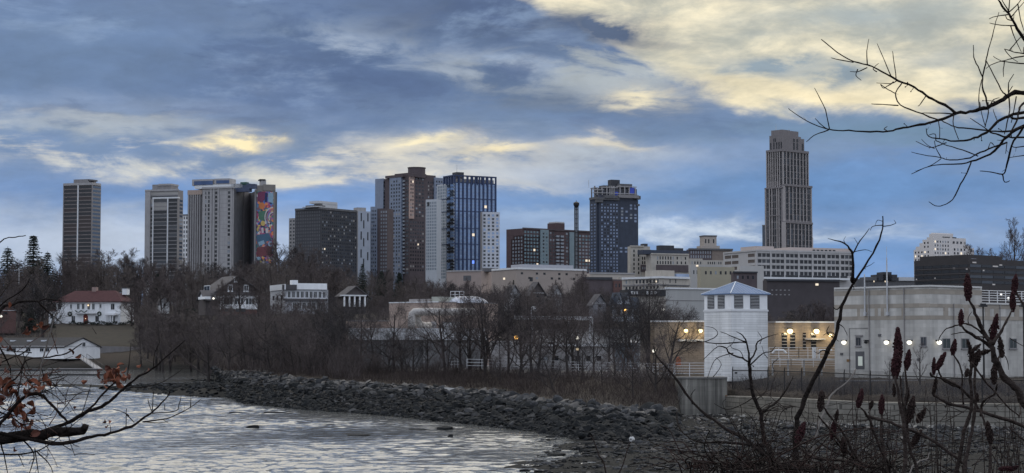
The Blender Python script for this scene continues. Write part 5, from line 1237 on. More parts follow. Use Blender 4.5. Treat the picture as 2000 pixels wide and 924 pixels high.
q = MB(); dd = a.dims('R', a.u('R', 416), 0, 0, 0, .6, .6); q.ball((a.u('R', 416), -.6, a.z(583)), .28); a.part('porch_lamp', q, GLOW_W); a.done(); b.done()
b = Bld('white_house', 'pale two-storey house with flat white parapet and long window rows, right of the shingled house', 'house', 528, 556, 641, 528, 22, zat(625, 528))
b.body(565, mat('house_grey_white', (.42, .43, .46), .8, .08)); b.fpart('parapet', WHITE, 'R', 580, 639, 553, 565, .5); b.fpart('parapet', WHITE, 'R', 570, 582, 547, 562, .4, -1.5)
b.fpart('roof', mat('grey_roof_shingle', (0, 0, 0)), 'R', 553, 580, 556, 566, .8); b.fpart('roof', mat('grey_roof_shingle', (0, 0, 0)), 'R', 556, 641, 583, 587, 1.2); b.fpart('parapet', WHITED, 'L', 527, 556, 555, 566, .3)
for k in range(9): framed_window(b, 'R', 562+k*8.6, 567+k*8.6, 569, 581, GLD, WHITED, w=.12)
for k in range(7): framed_window(b, 'R', 572+k*9.5, 578+k*9.5, 591, 603, mat('dusk_glass', (0, 0, 0)), WHITED, w=.14)
b.fpart('awning', mat('pale_awning', (.48, .52, .58), .6), 'R', 568, 596, 603, 608, 2.); b.wins('L', 530, 554, 3, 572, 606, 2, .35, .5, GLD); b.done()
b = Bld('brown_house', 'small brown gabled house with white porch posts, right of the pale two-storey house', 'house', 660, 672, 716, 532, 28, zat(612, 532)); b.body(575, SHG)
gable(b, 575, 558, 'Y', mat('grey_roof_shingle', (0, 0, 0)), .7, wm=SHG); b.fpart('porch_roof', WHITED, 'R', 670, 717, 576, 578.5, 1.8)
for x in (674, 684, 694, 704, 714): b.fpart('porch_post', WHITE, 'R', x-1.2, x+1.2, 578, 599, 1.6, 1.2)
b.wins('R', 676, 712, 3, 580, 595, 1, .5, .8, GLD); b.done()
# smaller gabled houses
for lab, xl, xc, xr, d, phi, yb, ye, yr, wm, ax in (
    ('small white garage with pointed gable right of the mansion', 306, 312, 331, 610, 20, 606, 590, 576, WHITE, 'Y'),
    ('dim brick house at the left edge beside a bright lamp', -40, -10, 32, 600, 30, 645, 606, 592, BRICK, 'Y'),
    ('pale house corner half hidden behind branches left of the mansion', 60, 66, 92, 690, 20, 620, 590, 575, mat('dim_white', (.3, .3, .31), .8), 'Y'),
    ('white gabled house front peeking over the woods above the mansion', 236, 239, 250, 740, 20, 575, 553, 545, WHITE, 'Y'),
    ('tiny white house end in the woods right of the mansion chimney', 282, 285, 294, 760, 20, 572, 552, 546, WHITE, 'Y'),
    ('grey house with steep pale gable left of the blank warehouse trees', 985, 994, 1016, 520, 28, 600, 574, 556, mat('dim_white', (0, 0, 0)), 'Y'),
    ('dark house with white trimmed gable below the beige school', 1028, 1036, 1064, 500, 28, 600, 572, 550, SHG, 'Y'),
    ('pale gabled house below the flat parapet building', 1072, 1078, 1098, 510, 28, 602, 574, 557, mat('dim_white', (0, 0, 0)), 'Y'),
    ('dim gabled house left of the twin-gabled victorian', 1150, 1158, 1184, 470, 30, 620, 592, 574, mat('dim_grey_house', (.2, .2, .22), .8), 'Y')):
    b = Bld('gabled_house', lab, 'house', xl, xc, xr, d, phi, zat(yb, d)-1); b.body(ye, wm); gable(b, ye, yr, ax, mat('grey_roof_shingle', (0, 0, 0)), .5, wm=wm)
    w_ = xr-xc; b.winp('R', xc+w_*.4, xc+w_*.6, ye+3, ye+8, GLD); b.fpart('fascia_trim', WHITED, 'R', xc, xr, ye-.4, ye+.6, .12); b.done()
b = Bld('victorian_house', 'blue-white victorian house with two pointed gables and a lit porch lamp', 'house', 1196, 1203, 1247, 440, 24, zat(628, 440)); VW = mat('victorian_white', (.40, .43, .48), .8, .06)
b.body(594, VW); rm = mat('slate_blue_roof', (.05, .06, .08), .8, .15, 1.)
gable(b, 594, 580, 'X', rm, .5, wm=VW)
for xa, xb in ((1204, 1214), (1219, 1229)): gable(b, 586, 571, 'Y', rm, .35, 'dormer_roof', b.u('R', xa), b.u('R', xb), -.4, 3, VW); q = MB(); q.box(b.u('R', xa), b.u('R', xb), -.4, 2, b.z(594), b.z(586)-.1); b.part('dormer', q, VW); b.winp('R', (xa+xb)/2-1.4, (xa+xb)/2+1.4, 581, 587, GLD, 'window', .45, .3)
b.wins('R', 1204, 1232, 4, 588.5, 599, 1, .45, .85, GLD); b.fpart('porch_roof', rm, 'R', 1200, 1247, 600, 604, 2); b.wins('R', 1204, 1245, 4, 606, 616, 1, .6, .9, GLD)
for x in (1202, 1213, 1224, 1235, 1246): b.fpart('porch_post', VW, 'R', x-.8, x+.8, 604, 622, 1.8, 1.4)
b.fpart('porch_base', VW, 'R', 1201, 1247, 618, 628, 1.9)
q = MB(); q.ball((b.u('R', 1214), -1.5, b.z(605.5)), .3); b.part('porch_lamp', q, GLOW_O); b.done()
# car on the drive, poles, street lamps
t = empty('parked_car', P(316, 607, 605), R(10)); tag(t, 'white car parked in front of the small white garage', 'car'); t.location.z = g1(t.location.x, t.location.y)+.4
q = MB(); q.prism([(-2.2, .35), (2.2, .35), (2.25, .8), (1.3, .95), (.6, 1.45), (-1.1, 1.45), (-1.7, .95), (-2.25, .85)], -.85, .85)
q.v = [(x, z, y) for x, y, z in q.v]; q.build('body', WHITE, t)
q = MB(); q.prism([(1.2, .96), (.55, 1.4), (-1.05, 1.4), (-1.6, .96)], -.87, .87); q.v = [(x, z, y) for x, y, z in q.v]; q.build('side_window', GLD, t)
for x in (-1.4, 1.4):
    for y in (-.8, .8): q = MB(); q.tube([(x, y-.1, .33), (x, y+.1, .33)], .33, 12); q.build('wheel', BLACKM, t)
def pole(name, label, px, py0, py1, d, m, r=.14, cat='utility pole', arm=False, xb=None):
    a = P(px, py1, d); t = empty(name, a); tag(t, label, cat); h = zat(py0, d)-a.z
    q = MB(); q.tube([(0, 0, -1), (0, 0, h)], [r, r*.75], 6); q.build('shaft', m, t)
    if arm: q = MB(); q.box(-1.1, 1.1, -.06, .06, h-.5, h-.35); q.build('cross_arm', m, t)
    return t, h
WOOD = mat('weathered_wood', (.16, .14, .13), .9, .2, 1.)
pole('utility_pole', 'weathered utility pole left of the mansion roof', 66, 560, 600, 640, CONCL, .16); pole('utility_pole', 'short pale utility pole in the woods below the spruces', 37, 524, 550, 660, CONCL, .2, arm=True)
t, h = pole('street_lamp', 'street lamp with curved arm on the lawn edge right of the mansion', 331, 622, 666, 590, BLACKM, .14, 'street lamp')
q = MB(); q.tube([(0, 0, h), (-1., 0, h+.6), (-2.6, 0, h+.9)], .06, 5); q.build('arm', STEEL, t); q = MB(); q.ball((-2.6, 0, h+.85), .22, sq=(1.6, 1, .6)); q.build('head', STEEL, t)
for px, py, d, lab, m, r in ((2, 618, 596, 'bright street lamp globe on a pole at the left edge', GLOW_W, .42),):
    t, h = pole('street_lamp', lab, px, py, 650, d, BLACKM, .1, 'street lamp'); q = MB(); q.ball((0, 0, h), r); q.build('globe', m, t, True)
t = empty('signboard', P(876, 776, 196)); a = t.location; t.location.z = g1(a.x, a.y); tag(t, 'pale tilted concrete slab standing among the rocks of the bank', 'slab'); 
q = MB(); q.add([(-.55, -.2, 0), (.5, -.2, 0), (.6, -.1, .55), (-.4, -.05, .62), (-.55, .2, 0), (.5, .2, 0), (.6, .2, .5), (-.4, .2, .58)], [(0, 1, 2, 3), (7, 6, 5, 4), (0, 4, 5, 1), (1, 5, 6, 2), (2, 6, 7, 3), (3, 7, 4, 0)]); q.build('slab', mat('bleached_concrete', (.42, .41, .40), .9, .1, 2.), t); t.name = 'concrete_slab'

# lawn below the mansion: one thin sheet that follows the slope 4 cm above the soil
def patch(name, pxs, ds, m, lift=.05):
    vs = []; fs = []; n = len(ds)
    for px in pxs:
        for d in ds: x = (px-1000)/F*d; vs.append((x, d, g1(x, d)+lift))
    for i in range(len(pxs)-1):
        for j in range(n-1): fs.append((i*n+j, (i+1)*n+j, (i+1)*n+j+1, i*n+j+1))
    q = MB(); q.add(vs, fs); o = q.build(name, m, None, True); o['kind'] = 'structure'; return o
patch('lawn', np.linspace(95, 375, 60), np.concatenate([np.linspace(566, 634, 50)]), mat('winter_lawn', (.015, .0145, .012), .95, .3, .35, col2=(.038, .031, .023)), .06)
patch('path', np.linspace(318, 400, 16), np.linspace(563, 575, 6), mat('dry_grass_path', (.13, .10, .07), .95, .2, .5), .12)

vs = []; fs = []
for px in np.linspace(690, 1318, 80):
    d2_ = float(np.interp(px, _px, _D2))
    for k in range(9): d_ = d2_+1.5+(288-d2_)*k/8; x = (px-1000)/F*d_; vs.append((x, d_, g1(x, d_)+.05))
for i in range(79):
    for j in range(8): fs.append((i*9+j, (i+1)*9+j, (i+1)*9+j+1, i*9+j+1))
q = MB(); q.add(vs, fs); q.build('plant_yard', mat('yard_concrete', (.22, .215, .21), .95, .25, .15), None, True)['kind'] = 'structure'
b = Bld('utility_shed', 'long pale grey process shed with dark door openings behind the pipe bridge', 'shed', 1046, 1052, 1250, 282, 8, 3.4); b.body(646, mat('pale_grey_block', (0, 0, 0))); b.fpart('roof', CONC, 'R', 1051, 1250, 643, 646.5, .3)
for x in (1070, 1110, 1150, 1196, 1228): b.winp('R', x, x+11, 668, 700, GLD, 'door_opening')
b.done()
b = Bld('utility_shed', 'small white metal shed behind the shore trees right of the orange lamp', 'shed', 1020, 1024, 1052, 262, 8, 3.4); b.body(684, WHITED); b.fpart('roof', CONC, 'R', 1023, 1053, 681, 684.5, .3); b.winp('R', 1030, 1038, 692, 708, GLD, 'door'); b.done()
# ------------------------------------------------------------------ trees
BARK = mat('bark', (.060, .052, .053), .95, .25, 1.5)
BARKN = mat('dark_bark', (.040, .034, .033), .95, .25, 1.5)
TWIG = mat('twig', (.078, .064, .063), .95, .25, .4)
TWIGP = mat('pale_twig', (.105, .088, .082), .95, .25, .4)
NEEDLE = mat('conifer_needles', (.018, .026, .021), .95, .4, 1.2)
def rvec(rng): 
    return Vector((rng.gauss(0, 1), rng.gauss(0, 1), rng.gauss(0, 1))).normalized()
def bare_tree(seed, h=10., fork=.22, spread=.55, limbs=9, tw=.014, dens=1., up=.10, lean=0):
    """a leafless tree: (trunk mesh, crown mesh)"""
    rng = random.Random(seed); T = MB(); C = MB()
    NCH = (limbs, 7, 6, 4); SD = (7, 5, 4, 3, 3)
    def br(p, d, L, r, lv):
        n = (6, 5, 4, 3, 2)[lv]; pts = [p]; rad = [r]; q = p.copy(); dd = d.copy()
        for i in range(n):
            dd = (dd+rvec(rng)*(.07, .18, .20, .18, .12)[lv]+Vector((0, 0, up*(0 if lv == 0 else 1)))).normalized()
            q = q+dd*(L/n); pts.append(q); rad.append(max(tw*.55, r*(1-(i+1)/n*(.72 if lv < 4 else .5))))
        (T if lv < (2 if h < 10 else 1) else C).tube(pts, rad, SD[lv], cap=False)
        if lv == 4: return
        nc = NCH[lv] if lv == 0 else max(2, int(NCH[lv]*dens*rng.uniform(.75, 1.2)))
        for k in range(nc):
            t0 = fork if lv == 0 else .18
            t = t0+(1-t0)*(k+rng.random()*.8)/nc; t = min(t, .98)
            i = min(int(t*n), n-1); f = t*n-i; b = pts[i].lerp(pts[i+1], f); rr = rad[i]+(rad[i+1]-rad[i])*f
            ax = (pts[i+1]-pts[i]).normalized()
            side = ax.cross(rvec(rng)).normalized()
            if lv == 0:
                a_ = k*2.4+rng.uniform(-.5, .5); side = Vector((math.cos(a_), math.sin(a_), 0))
                ln = h*spread*(1.05-.62*t)*rng.uniform(.8, 1.15)
            else: ln = L*(rng.uniform(.34, .62) if lv < 2 else rng.uniform(.5, .85))*(1.1-.45*t)
            ang = R(rng.uniform(32, 62))*(1. if lv else 1.05)
            cd = (ax*math.cos(ang)+side*math.sin(ang)).normalized()
            br(b, cd, ln, max(tw*(1., 1.6, 1.1, .8, .62)[lv+1], rr*(.58, .55, .5, .5)[lv]), lv+1)
    br(Vector((0, 0, -.3)), Vector((lean, 0, 1)).normalized(), h*.86, h*.021, 0)
    return T.mesh('bare_trunk', BARKN), C.mesh('bare_crown', TWIG)
def conifer(seed, h=14., w=3.6, droop=.28, gap=1., bare=.12):
    rng = random.Random(seed); T = MB(); C = MB()
    T.tube([(0, 0, -.3), (0, 0, h*.5), (0, 0, h)], [h*.018, h*.011, .03], 6, False)
    z = h*bare
    while z < h*.99:
        f = (z-h*bare)/(h*(1-bare)); rr = w*((1-f)**.8)*rng.uniform(.75, 1.12)+.15; nb = int(7+5*(1-f))
        a0 = rng.random()*6
        for k in range(nb):
            a = a0+k*6.283/nb+rng.uniform(-.25, .25); L = rr*rng.uniform(.6, 1.1); d = Vector((math.cos(a), math.sin(a), 0)); sd = Vector((-d.y, d.x, 0))
            m = max(4, int(L*5))
            for j in range(m):
                t = (j+rng.random())/m; c = Vector((0, 0, z))+d*(L*t)+Vector((0, 0, -droop*L*t*t+.10*L*t+rng.uniform(-.1, .1)))
                s = .42*(1.1-.45*t)*(.6+.4*rng.random())
                for _ in range(2):
                    v = (d*rng.uniform(.2, 1)+sd*rng.uniform(-1, 1)+Vector((0, 0, rng.uniform(-.6, .15)))).normalized(); pz = v.cross(rvec(rng)).normalized()
                    C.add([tuple(c-pz*.09), tuple(c+pz*.09), tuple(c+v*s*1.5)], [(0, 1, 2)])
        z += h*.026*gap*rng.uniform(.8, 1.3)*(1.25-.5*f)
    return T.mesh('conifer_trunk', BARKN), C.mesh('conifer_crown', NEEDLE)
def put_tree(name, meshes, x, y, zb, h, h0, label, cat='tree', group=None, rz=None, sq=1.):
    t = empty(name, (x, y, zb), RND.random()*6.28 if rz is None else rz); tag(t, label, cat, group)
    k = h/h0
    for nm, me in zip(('trunk', 'crown'), meshes):
        o = bpy.data.objects.new(nm, me); o.scale = (k*sq, k*sq, k); link(o, t)
    return t
NEAR = [bare_tree(20+i, 9, .14+.05*(i % 3), .62, 9+(i % 3), .0145, 1.05, .10, (-.12, .1, 0, .18)[i % 4]) for i in range(6)]
FAR = [bare_tree(60+i, 15, .22, .44, 12, .03, 1.1, .13) for i in range(6)]
def recolour(pair, m):
    c = pair[1].copy(); c.materials[0] = m; return pair[0], c
FAR += [recolour(FAR[i], TWIGP) for i in (0, 2, 4)]+[recolour(FAR[i], mat('dark_twig', (.038, .034, .036), .95, .25, .4)) for i in (1, 3)]
NEAR += [recolour(NEAR[i], mat('dark_twig', (0, 0, 0))) for i in (1, 3, 4)]
CON = [conifer(5, 15, 3.4), conifer(6, 15, 4.4, .35, 1.25), conifer(7, 12, 4.6, .2, .8, .05)]
SAP = [bare_tree(90+i, 6, .05, .4, 7, .012, .75, .3) for i in range(3)]
def skyline_top(px):
    return float(np.interp(px, [-100, 0, 60, 110, 160, 200, 260, 340, 420, 480, 560, 620, 680, 730, 790, 850, 900, 980, 1060, 1140, 1200, 1260, 1330, 1400, 1500, 1640, 1700],
                           [505, 505, 500, 508, 496, 506, 500, 508, 506, 516, 488, 500, 512, 524, 530, 530, 542, 552, 555, 545, 575, 588, 600, 600, 590, 575, 560]))
# hillside woods, farthest first, standing behind and between the houses
zones = [(-60, 115, 'leafless tree in the woods below the spruces at the left edge'), (115, 280, 'leafless tree in the woods above and behind the red-roofed mansion'),
         (280, 400, 'leafless tree in the woods between the mansion and the shingled house'), (400, 560, 'leafless tree in the woods below the mural hotel'),
         (560, 740, 'leafless tree in the woods below the wide dark slab'), (740, 900, 'leafless tree in the woods below the brown and glass towers'),
         (900, 1120, 'leafless tree on the slope below the beige school'), (1120, 1330, 'leafless tree on the slope around the victorian house'), (1490, 1650, 'leafless tree in front of the wide dark red brick building')]
rw = random.Random(5); nt = 0
for a, c, lab in zones:
    num = int((c-a)*.07)
    for k in range(num):
        px = a+(c-a)*(k+rw.random())/num
        d = rw.choice((560, 600, 680, 720, 760, 800)) if px < 760 else rw.uniform(480, 640) if px < 1330 else rw.uniform(330, 400)
        d += rw.uniform(-15, 15)
        if px > 1330: d = rw.uniform(300, 395)
        x = (px-1000)/F*d; zb = g1(x, d)
        if 95 < px < 265 and d < 665: d = rw.uniform(690, 780); x = (px-1000)/F*d; zb = g1(x, d)
        if 400 < px < 720 and d < 560: d = rw.uniform(570, 700); x = (px-1000)/F*d; zb = g1(x, d)
        if 1195 < px < 1250 and d < 480: continue
        ty = skyline_top(px)+abs(rw.gauss(0, 13))*(1 if rw.random() < .85 else -.5)+rw.uniform(0, 26)*(d < 620)
        h = min(24, max(6, zat(ty, d)-zb))
        put_tree('bare_tree', FAR[nt % 11], x, d, zb-.2, h, 15, lab, group='woods on the hillside: '+lab[14:], sq=rw.uniform(.9, 1.3)*(1.1 if h < 12 else 1)); nt += 1
# lower slopes: between the shore and the houses, and behind the plant
for a, c, num, dd, tops, lab in ((275, 400, 14, (470, 560), (575, 625), 'leafless tree on the lower slope right of the mansion lawn'), (400, 560, 18, (330, 500), (600, 650), 'leafless tree in the dark thicket below the shingled house'),
                                 (560, 720, 18, (300, 470), (588, 640), 'leafless tree in the dark thicket below the pale two-storey house'), (720, 800, 8, (420, 520), (545, 600), 'leafless tree behind the left end of the beige process building'), (900, 1060, 9, (300, 440), (560, 625), 'leafless tree behind the right end of the beige process building'),
                                 (1060, 1190, 7, (290, 430), (575, 630), 'leafless tree on the slope behind the pipe bridge'), (1250, 1330, 8, (300, 420), (590, 620), 'leafless tree before the foot of the warehouse wall'), (395, 520, 3, (495, 515), (560, 600), 'leafless tree right before the shingled house'), (530, 650, 4, (500, 520), (580, 606), 'leafless tree right before the pale two-storey house'), (985, 1190, 10, (455, 490), (548, 590), 'leafless tree among the gabled houses')):
    for k in range(num):
        px = a+(c-a)*(k+rw.random())/num; d = rw.uniform(*dd); x = (px-1000)/F*d; zb = g1(x, d); h = min(17, max(4, zat(rw.uniform(*tops), d)-zb))
        put_tree('bare_tree', (FAR if d > 420 else NEAR)[nt % 9], x, d, zb-.2, h, 15 if d > 420 else 9, lab, group='slope trees: '+lab[14:], sq=rw.uniform(.95, 1.35)); nt += 1
# scattered taller crowns against the sky
for px, ty, d, lab in ((548, 468, 640, 'broad bare tree standing tall right of the mural hotel'), (600, 478, 650, 'wide bare tree with dense crown before the left end of the dark slab'), (205, 486, 720, 'thin bare tree silhouetted right of the far left tower'), (245, 484, 730, 'tall bare tree between the two left towers'), (140, 488, 690, 'bare tree before the foot of the far left tower'),
                        (470, 520, 505, 'spreading tree with pale branches before the shingled house'), (432, 548, 500, 'thin bare tree before the left part of the shingled house'), (505, 540, 507, 'bare tree between the shingled house and the pale two-storey house'), (548, 566, 508, 'low bare tree before the left end of the pale two-storey house'), (1140, 530, 520, 'tall bare tree below the slender tower'), (1978, 432, 560, 'large bare tree on the skyline at the right edge'), (1917, 478, 600, 'small bare tree on the roofline of the dark office, left'), (1940, 486, 600, 'second small bare tree on the roofline of the dark office, right')):
    x = (px-1000)/F*d; zb = g1(x, d); h = zat(ty, d)-zb
    if px > 1900: d2 = 700; x = (px-1000)/F*d2; zb = g1(x, d2); h = zat(ty, d2)-zb; d = d2
    put_tree('bare_tree', FAR[int(px) % 6], x, d, zb-.2, h, 15, lab, sq=1.15 if px != 1978 else .8)
# conifers
for px, ty, d, k, w_, lab in ((64, 458, 690, 0, 1.35, 'tallest dark spruce at the left, pointed top above the woods'), (14, 480, 680, 1, 1.3, 'ragged dark spruce at the left edge'), (92, 489, 700, 1, 1.1, 'shorter spruce leaning into the tall spruce on its right'), (307, 533, 640, 2, .7, 'dark conical evergreen right of the mansion chimney'),
                          (372, 600, 552, 2, 2.3, 'broad dark evergreen bush left of the shingled house'), (708, 512, 560, 1, .8, 'thin-topped dark pine below the blue-grey strip of the brown tower'), (745, 526, 560, 1, 1.1, 'broad dark pine below the brown high-rise'), (780, 531, 570, 2, 1.0, 'dense dark pine right of the other pines'), (1003, 545, 560, 0, .5, 'slim dark cypress beside the beige school'),
                          (60, 592, 610, 2, 1.1, 'rounded dark evergreen left of the mansion drive'), (104, 618, 626, 2, .9, 'clipped dark evergreen at the left corner of the mansion'), (392, 628, 545, 2, 2.2, 'low dark evergreen mass at the foot of the shingled house')):
    x = (px-1000)/F*d; zb = g1(x, d); h = zat(ty, d)-zb; put_tree('evergreen_tree', CON[k], x, d, zb-.2, h, (15, 15, 12)[k], lab, sq=w_)
# bare trees in front of the plant, one by one
near = [(448, 612, 300, 'dark twiggy tree over the left end of the rock bank'), (482, 622, 290, 'low spreading tree left of the thicket on the bank'), (520, 600, 285, 'tall thicket tree below the pale two-storey house'), (556, 612, 275, 'leaning tree in the thicket left of the double trunk'), (590, 605, 270, 'tree with thick forked limbs in the thicket on the bank'),
        (622, 598, 262, 'dense round-crowned tree before the brown house'), (652, 588, 258, 'tall tree left of the double-stemmed shore tree'), (676, 600, 250, 'double-stemmed tree before the left end of the white fascia'), (708, 606, 246, 'small tree before the left part of the white fascia'), (770, 600, 232, 'dark trunked tree before the left corner of the beige building'),
        (735, 625, 236, 'slim tree between annex and beige building'), (835, 648, 230, 'round low tree before the dark tank hall'), (800, 660, 226, 'bushy sapling below the big pipe'), (915, 612, 226, 'tree before the right end of the white fascia'), (938, 596, 232, 'tall bare tree at the right end of the beige building'), (962, 582, 224, 'tallest shore tree, wide crown left of the orange lamp'),
        (992, 598, 220, 'tree directly behind the orange lamp'), (1022, 590, 226, 'tree right of the orange lamp with fanned limbs'), (1050, 612, 214, 'wide low tree with curved limbs before the pipe bridge'), (1078, 596, 222, 'tall thin tree before the pipe bridge'), (1108, 622, 212, 'crooked tree left of the white globe lamp'), (1135, 600, 226, 'tree with dark upright limbs at the pipe bridge leg'),
        (1160, 628, 208, 'small forked tree right of the pipe bridge'), (1188, 606, 216, 'tree below the victorian house porch'), (1214, 634, 204, 'low arching tree before the blue storage tank'), (1240, 590, 212, 'dense dark tree left of the tan pump house'), (1262, 572, 222, 'tall tree before the blank warehouse wall'), (1284, 584, 226, 'upright thin tree at the left edge of the tan pump house'),
        (872, 588, 228, 'spreading tree before the white domed roof'), (900, 592, 224, 'dark spreading tree before the right half of the big pipe'), (948, 576, 220, 'tall dark forked tree at the right corner of the beige building'), (1040, 584, 218, 'tall wide tree midway between orange lamp and pipe bridge'), (1120, 590, 218, 'tall dark tree beside the white globe lamp'), (1230, 580, 214, 'tall spreading tree before the townhouse dormers'),
        (1302, 610, 206, 'twiggy tree overlapping the tan pump house'), (1200, 650, 200, 'short stooping tree on the bank edge right of centre')]
for i, (px, ty, d, lab) in enumerate(near):
    x = (px-1000)/F*d; zb = g1(x, d); h = (zat(ty, d)-zb)*1.1
    put_tree('bare_tree', NEAR[i % 9], x, d, zb-.15, h, 9, lab+('' if 'tree' in lab or 'sapling' in lab else ' tree'), sq=rw.uniform(.95, 1.2))
# a second loose row on the bank edge itself
rows = [(405, 470, 5, 'stunted bare tree on the left end of the rock bank'), (470, 560, 8, 'stunted bare tree in the dense thicket low on the left bank'), (560, 660, 9, 'stunted bare tree on the bank edge below the brown house'), (660, 760, 7, 'stunted bare tree on the bank edge before the left part of the white fascia'),
        (760, 900, 4, 'stunted bare tree on the bank edge before the grey tank hall wall'), (900, 1050, 4, 'stunted bare tree on the bank edge before the long thin railing'), (1050, 1190, 4, 'stunted bare tree on the bank edge below the pipe bridge'), (1190, 1316, 5, 'stunted bare tree on the bank edge left of the concrete bulkhead')]
for a, c, num, lab in rows:
    for k in range(num):
        px = a+(c-a)*(k+rw.random())/num; d0, d1 = float(np.interp(px, _px, _D1)), float(np.interp(px, _px, _D2)); d = d0+(d1-d0)*rw.uniform(.25, 1.)+1; x = (px-1000)/F*d; zb = g1(x, d)
        put_tree('bare_tree', NEAR[nt % 9], x, d, zb-.3, rw.uniform(2.6, 5.6) if px > 690 else rw.uniform(4, 7.5), 9, lab, group='bank edge trees: '+lab[18:], sq=rw.uniform(1., 1.5)); nt += 1
for px, ty, d, lab in ((1795, 660, 172, 'pale sapling before the white block building wall'), (1735, 690, 168, 'thin shrubby sapling behind the chain link fence'), (1880, 700, 165, 'wispy sapling behind the fence right of the wall lamps'), (1335, 640, 320, 'small tree before the blank warehouse wall'), (1352, 610, 330, 'thin tree with pale twigs before the blank warehouse wall')):
    x = (px-1000)/F*d; zb = g1(x, d); h = zat(ty, d)-zb; put_tree('bare_sapling', SAP[int(px) % 3], x, d, zb-.1, h, 6, lab, 'sapling')
# flowering magnolia-like pale twig tree in front of the mansion
x = (258-1000)/F*632; put_tree('bare_tree', FAR[2], x, 632, g1(x, 632)-.2, zat(578, 632)-g1(x, 632), 15, 'bushy bare tree covering the right corner of the mansion', sq=1.7)

# the rest of the woods, far back: one mass
def low_tree(seed):
    rng = random.Random(seed); q = MB()
    def br(p, d, L, r, lv):
        pts = [p]; rad = [r]; n = (4, 3, 2)[lv]
        for i in range(n): d = (d+rvec(rng)*(.08, .24, .25)[lv]+Vector((0, 0, .1))).normalized(); p = p+d*(L/n); pts.append(p); rad.append(max(.025, r*(1-(i+1)/n*.75)))
        q.tube(pts, rad, 3, False)
        if lv == 2: return
        for k in range((14, 11)[lv]):
            t = .2+.78*(k+rng.random())/(14, 11)[lv]; i = min(int(t*n), n-1); b_ = pts[i].lerp(pts[i+1], t*n-i); ax = (pts[i+1]-pts[i]).normalized(); s_d = ax.cross(rvec(rng)).normalized(); an = R(rng.uniform(30, 60))
            br(b_, ax*math.cos(an)+s_d*math.sin(an), (15*.42*(1.05-.6*t), L*.5)[lv]*rng.uniform(.7, 1.1), max(.03, r*.4), lv+1)
    br(Vector((0, 0, -.3)), Vector((0, 0, 1)), 13.5, .28, 0); return np.array(q.v), q.f
LOW = [low_tree(s) for s in range(4)]; V_ = []; F_ = []; off = 0
for k in range(280):
    px = rw.uniform(-70, 1330); d = rw.uniform(600, 830) if px < 760 else rw.uniform(500, 650); 
    if 95 < px < 270: d = rw.uniform(690, 830)
    x = (px-1000)/F*d; zb = g1(x, d); h = min(22, max(6, zat(skyline_top(px)+rw.uniform(3, 40), d)-zb)); a_ = rw.random()*6.28; sc = h/15; v, f = LOW[k % 4]
    w_ = rw.uniform(1., 1.4); m_ = np.array(((math.cos(a_)*sc*w_, -math.sin(a_)*sc*w_, 0), (math.sin(a_)*sc*w_, math.cos(a_)*sc*w_, 0), (0, 0, sc)))
    V_.append(v @ m_.T+np.array((x, d, zb-.2))); F_ += [tuple(off+i for i in q) for q in f]; off += len(v)
me = bpy.data.meshes.new('far_woods'); me.from_pydata(np.concatenate(V_).tolist(), [], F_); me.materials.append(TWIG); me.update(); o = link(bpy.data.objects.new('far_woods', me)); o['kind'] = 'stuff'

# ---- brush and thicket: nobody could count it
def brush(name, pts, hmin, hmax, stems, r, m, seed, spread=.5):
    rs = np.random.RandomState(seed); pts = np.asarray(pts, float); n = len(pts)*stems
    b = np.repeat(pts, stems, 0)+np.c_[rs.normal(0, .35, (n, 2)), np.zeros(n)]
    cl = .45+.75*(.5+.5*np.sin(b[:, 0]*.35+np.sin(b[:, 1]*.21)*2)*np.sin(b[:, 1]*.17+b[:, 0]*.12))+rs.normal(0, .18, n)
    h = (rs.uniform(hmin, hmax, n)*np.clip(cl, .25, 1.5))[:, None]
    d = np.c_[rs.normal(0, spread, (n, 2)), np.ones(n)]; d /= np.linalg.norm(d, axis=1)[:, None]
    mid = b+d*h*.55; bend = np.c_[rs.normal(0, spread*.5, (n, 2)), rs.uniform(-.2, .3, n)]; tip = mid+(d+bend)*h*.5
    rr = r*rs.uniform(.6, 1.3, n)[:, None]
    a = rs.uniform(0, 6.28, n); V = []
    for k in range(3):
        o = np.c_[np.cos(a+k*2.094), np.sin(a+k*2.094), np.zeros(n)]
        V += [b+o*rr, mid+o*rr*.7]
    V.append(tip); V = np.stack(V, 1).reshape(-1, 3)   # per stem: b0 m0 b1 m1 b2 m2 tip
    base_ = np.arange(n)[:, None]*7
    q = np.concatenate([base_+np.array(f) for f in ((0, 2, 3, 1), (2, 4, 5, 3), (4, 0, 1, 5))]); t = np.concatenate([base_+np.array(f) for f in ((1, 3, 6), (3, 5, 6), (5, 1, 6))])
    me = bpy.data.meshes.new(name); me.from_pydata(V.tolist(), [], q.tolist()+t.tolist()); me.materials.append(m); me.update()
    o = link(bpy.data.objects.new(name, me)); o['kind'] = 'stuff'; return o
rs = np.random.RandomState(8)
def scatter(n, pxr, dr):
    px = rs.uniform(*pxr, n); d = rs.uniform(0, 1, n); d = dr[0](px)+(dr[1](px)-dr[0](px))*d; x = (px-1000)/F*d
    return np.c_[x, d, gz(x, d)-.1]
i1 = lambda px: np.interp(px, _px, _D1); i2 = lambda px: np.interp(px, _px, _D2)
bank = scatter(2600, (400, 1318), (lambda p: i1(p)+2, lambda p: i2(p)+4))
brush('bank_undergrowth', bank, .5, 2.0, 8, .015, mat('russet_brush', (.040, .030, .028), .95, .35, .25), 1, .6)
th = scatter(700, (400, 700), (lambda p: i1(p)+4, lambda p: np.interp(p, [400, 700], [420, 262])))
brush('shore_thicket', th, 1.2, 4.5, 9, .022, TWIG, 2, .4)
th = scatter(330, (700, 1318), (lambda p: i2(p)-10, lambda p: i2(p)+10)); brush('tree_foot_scrub', th, .6, 2.3, 10, .015, TWIG, 3, .5)
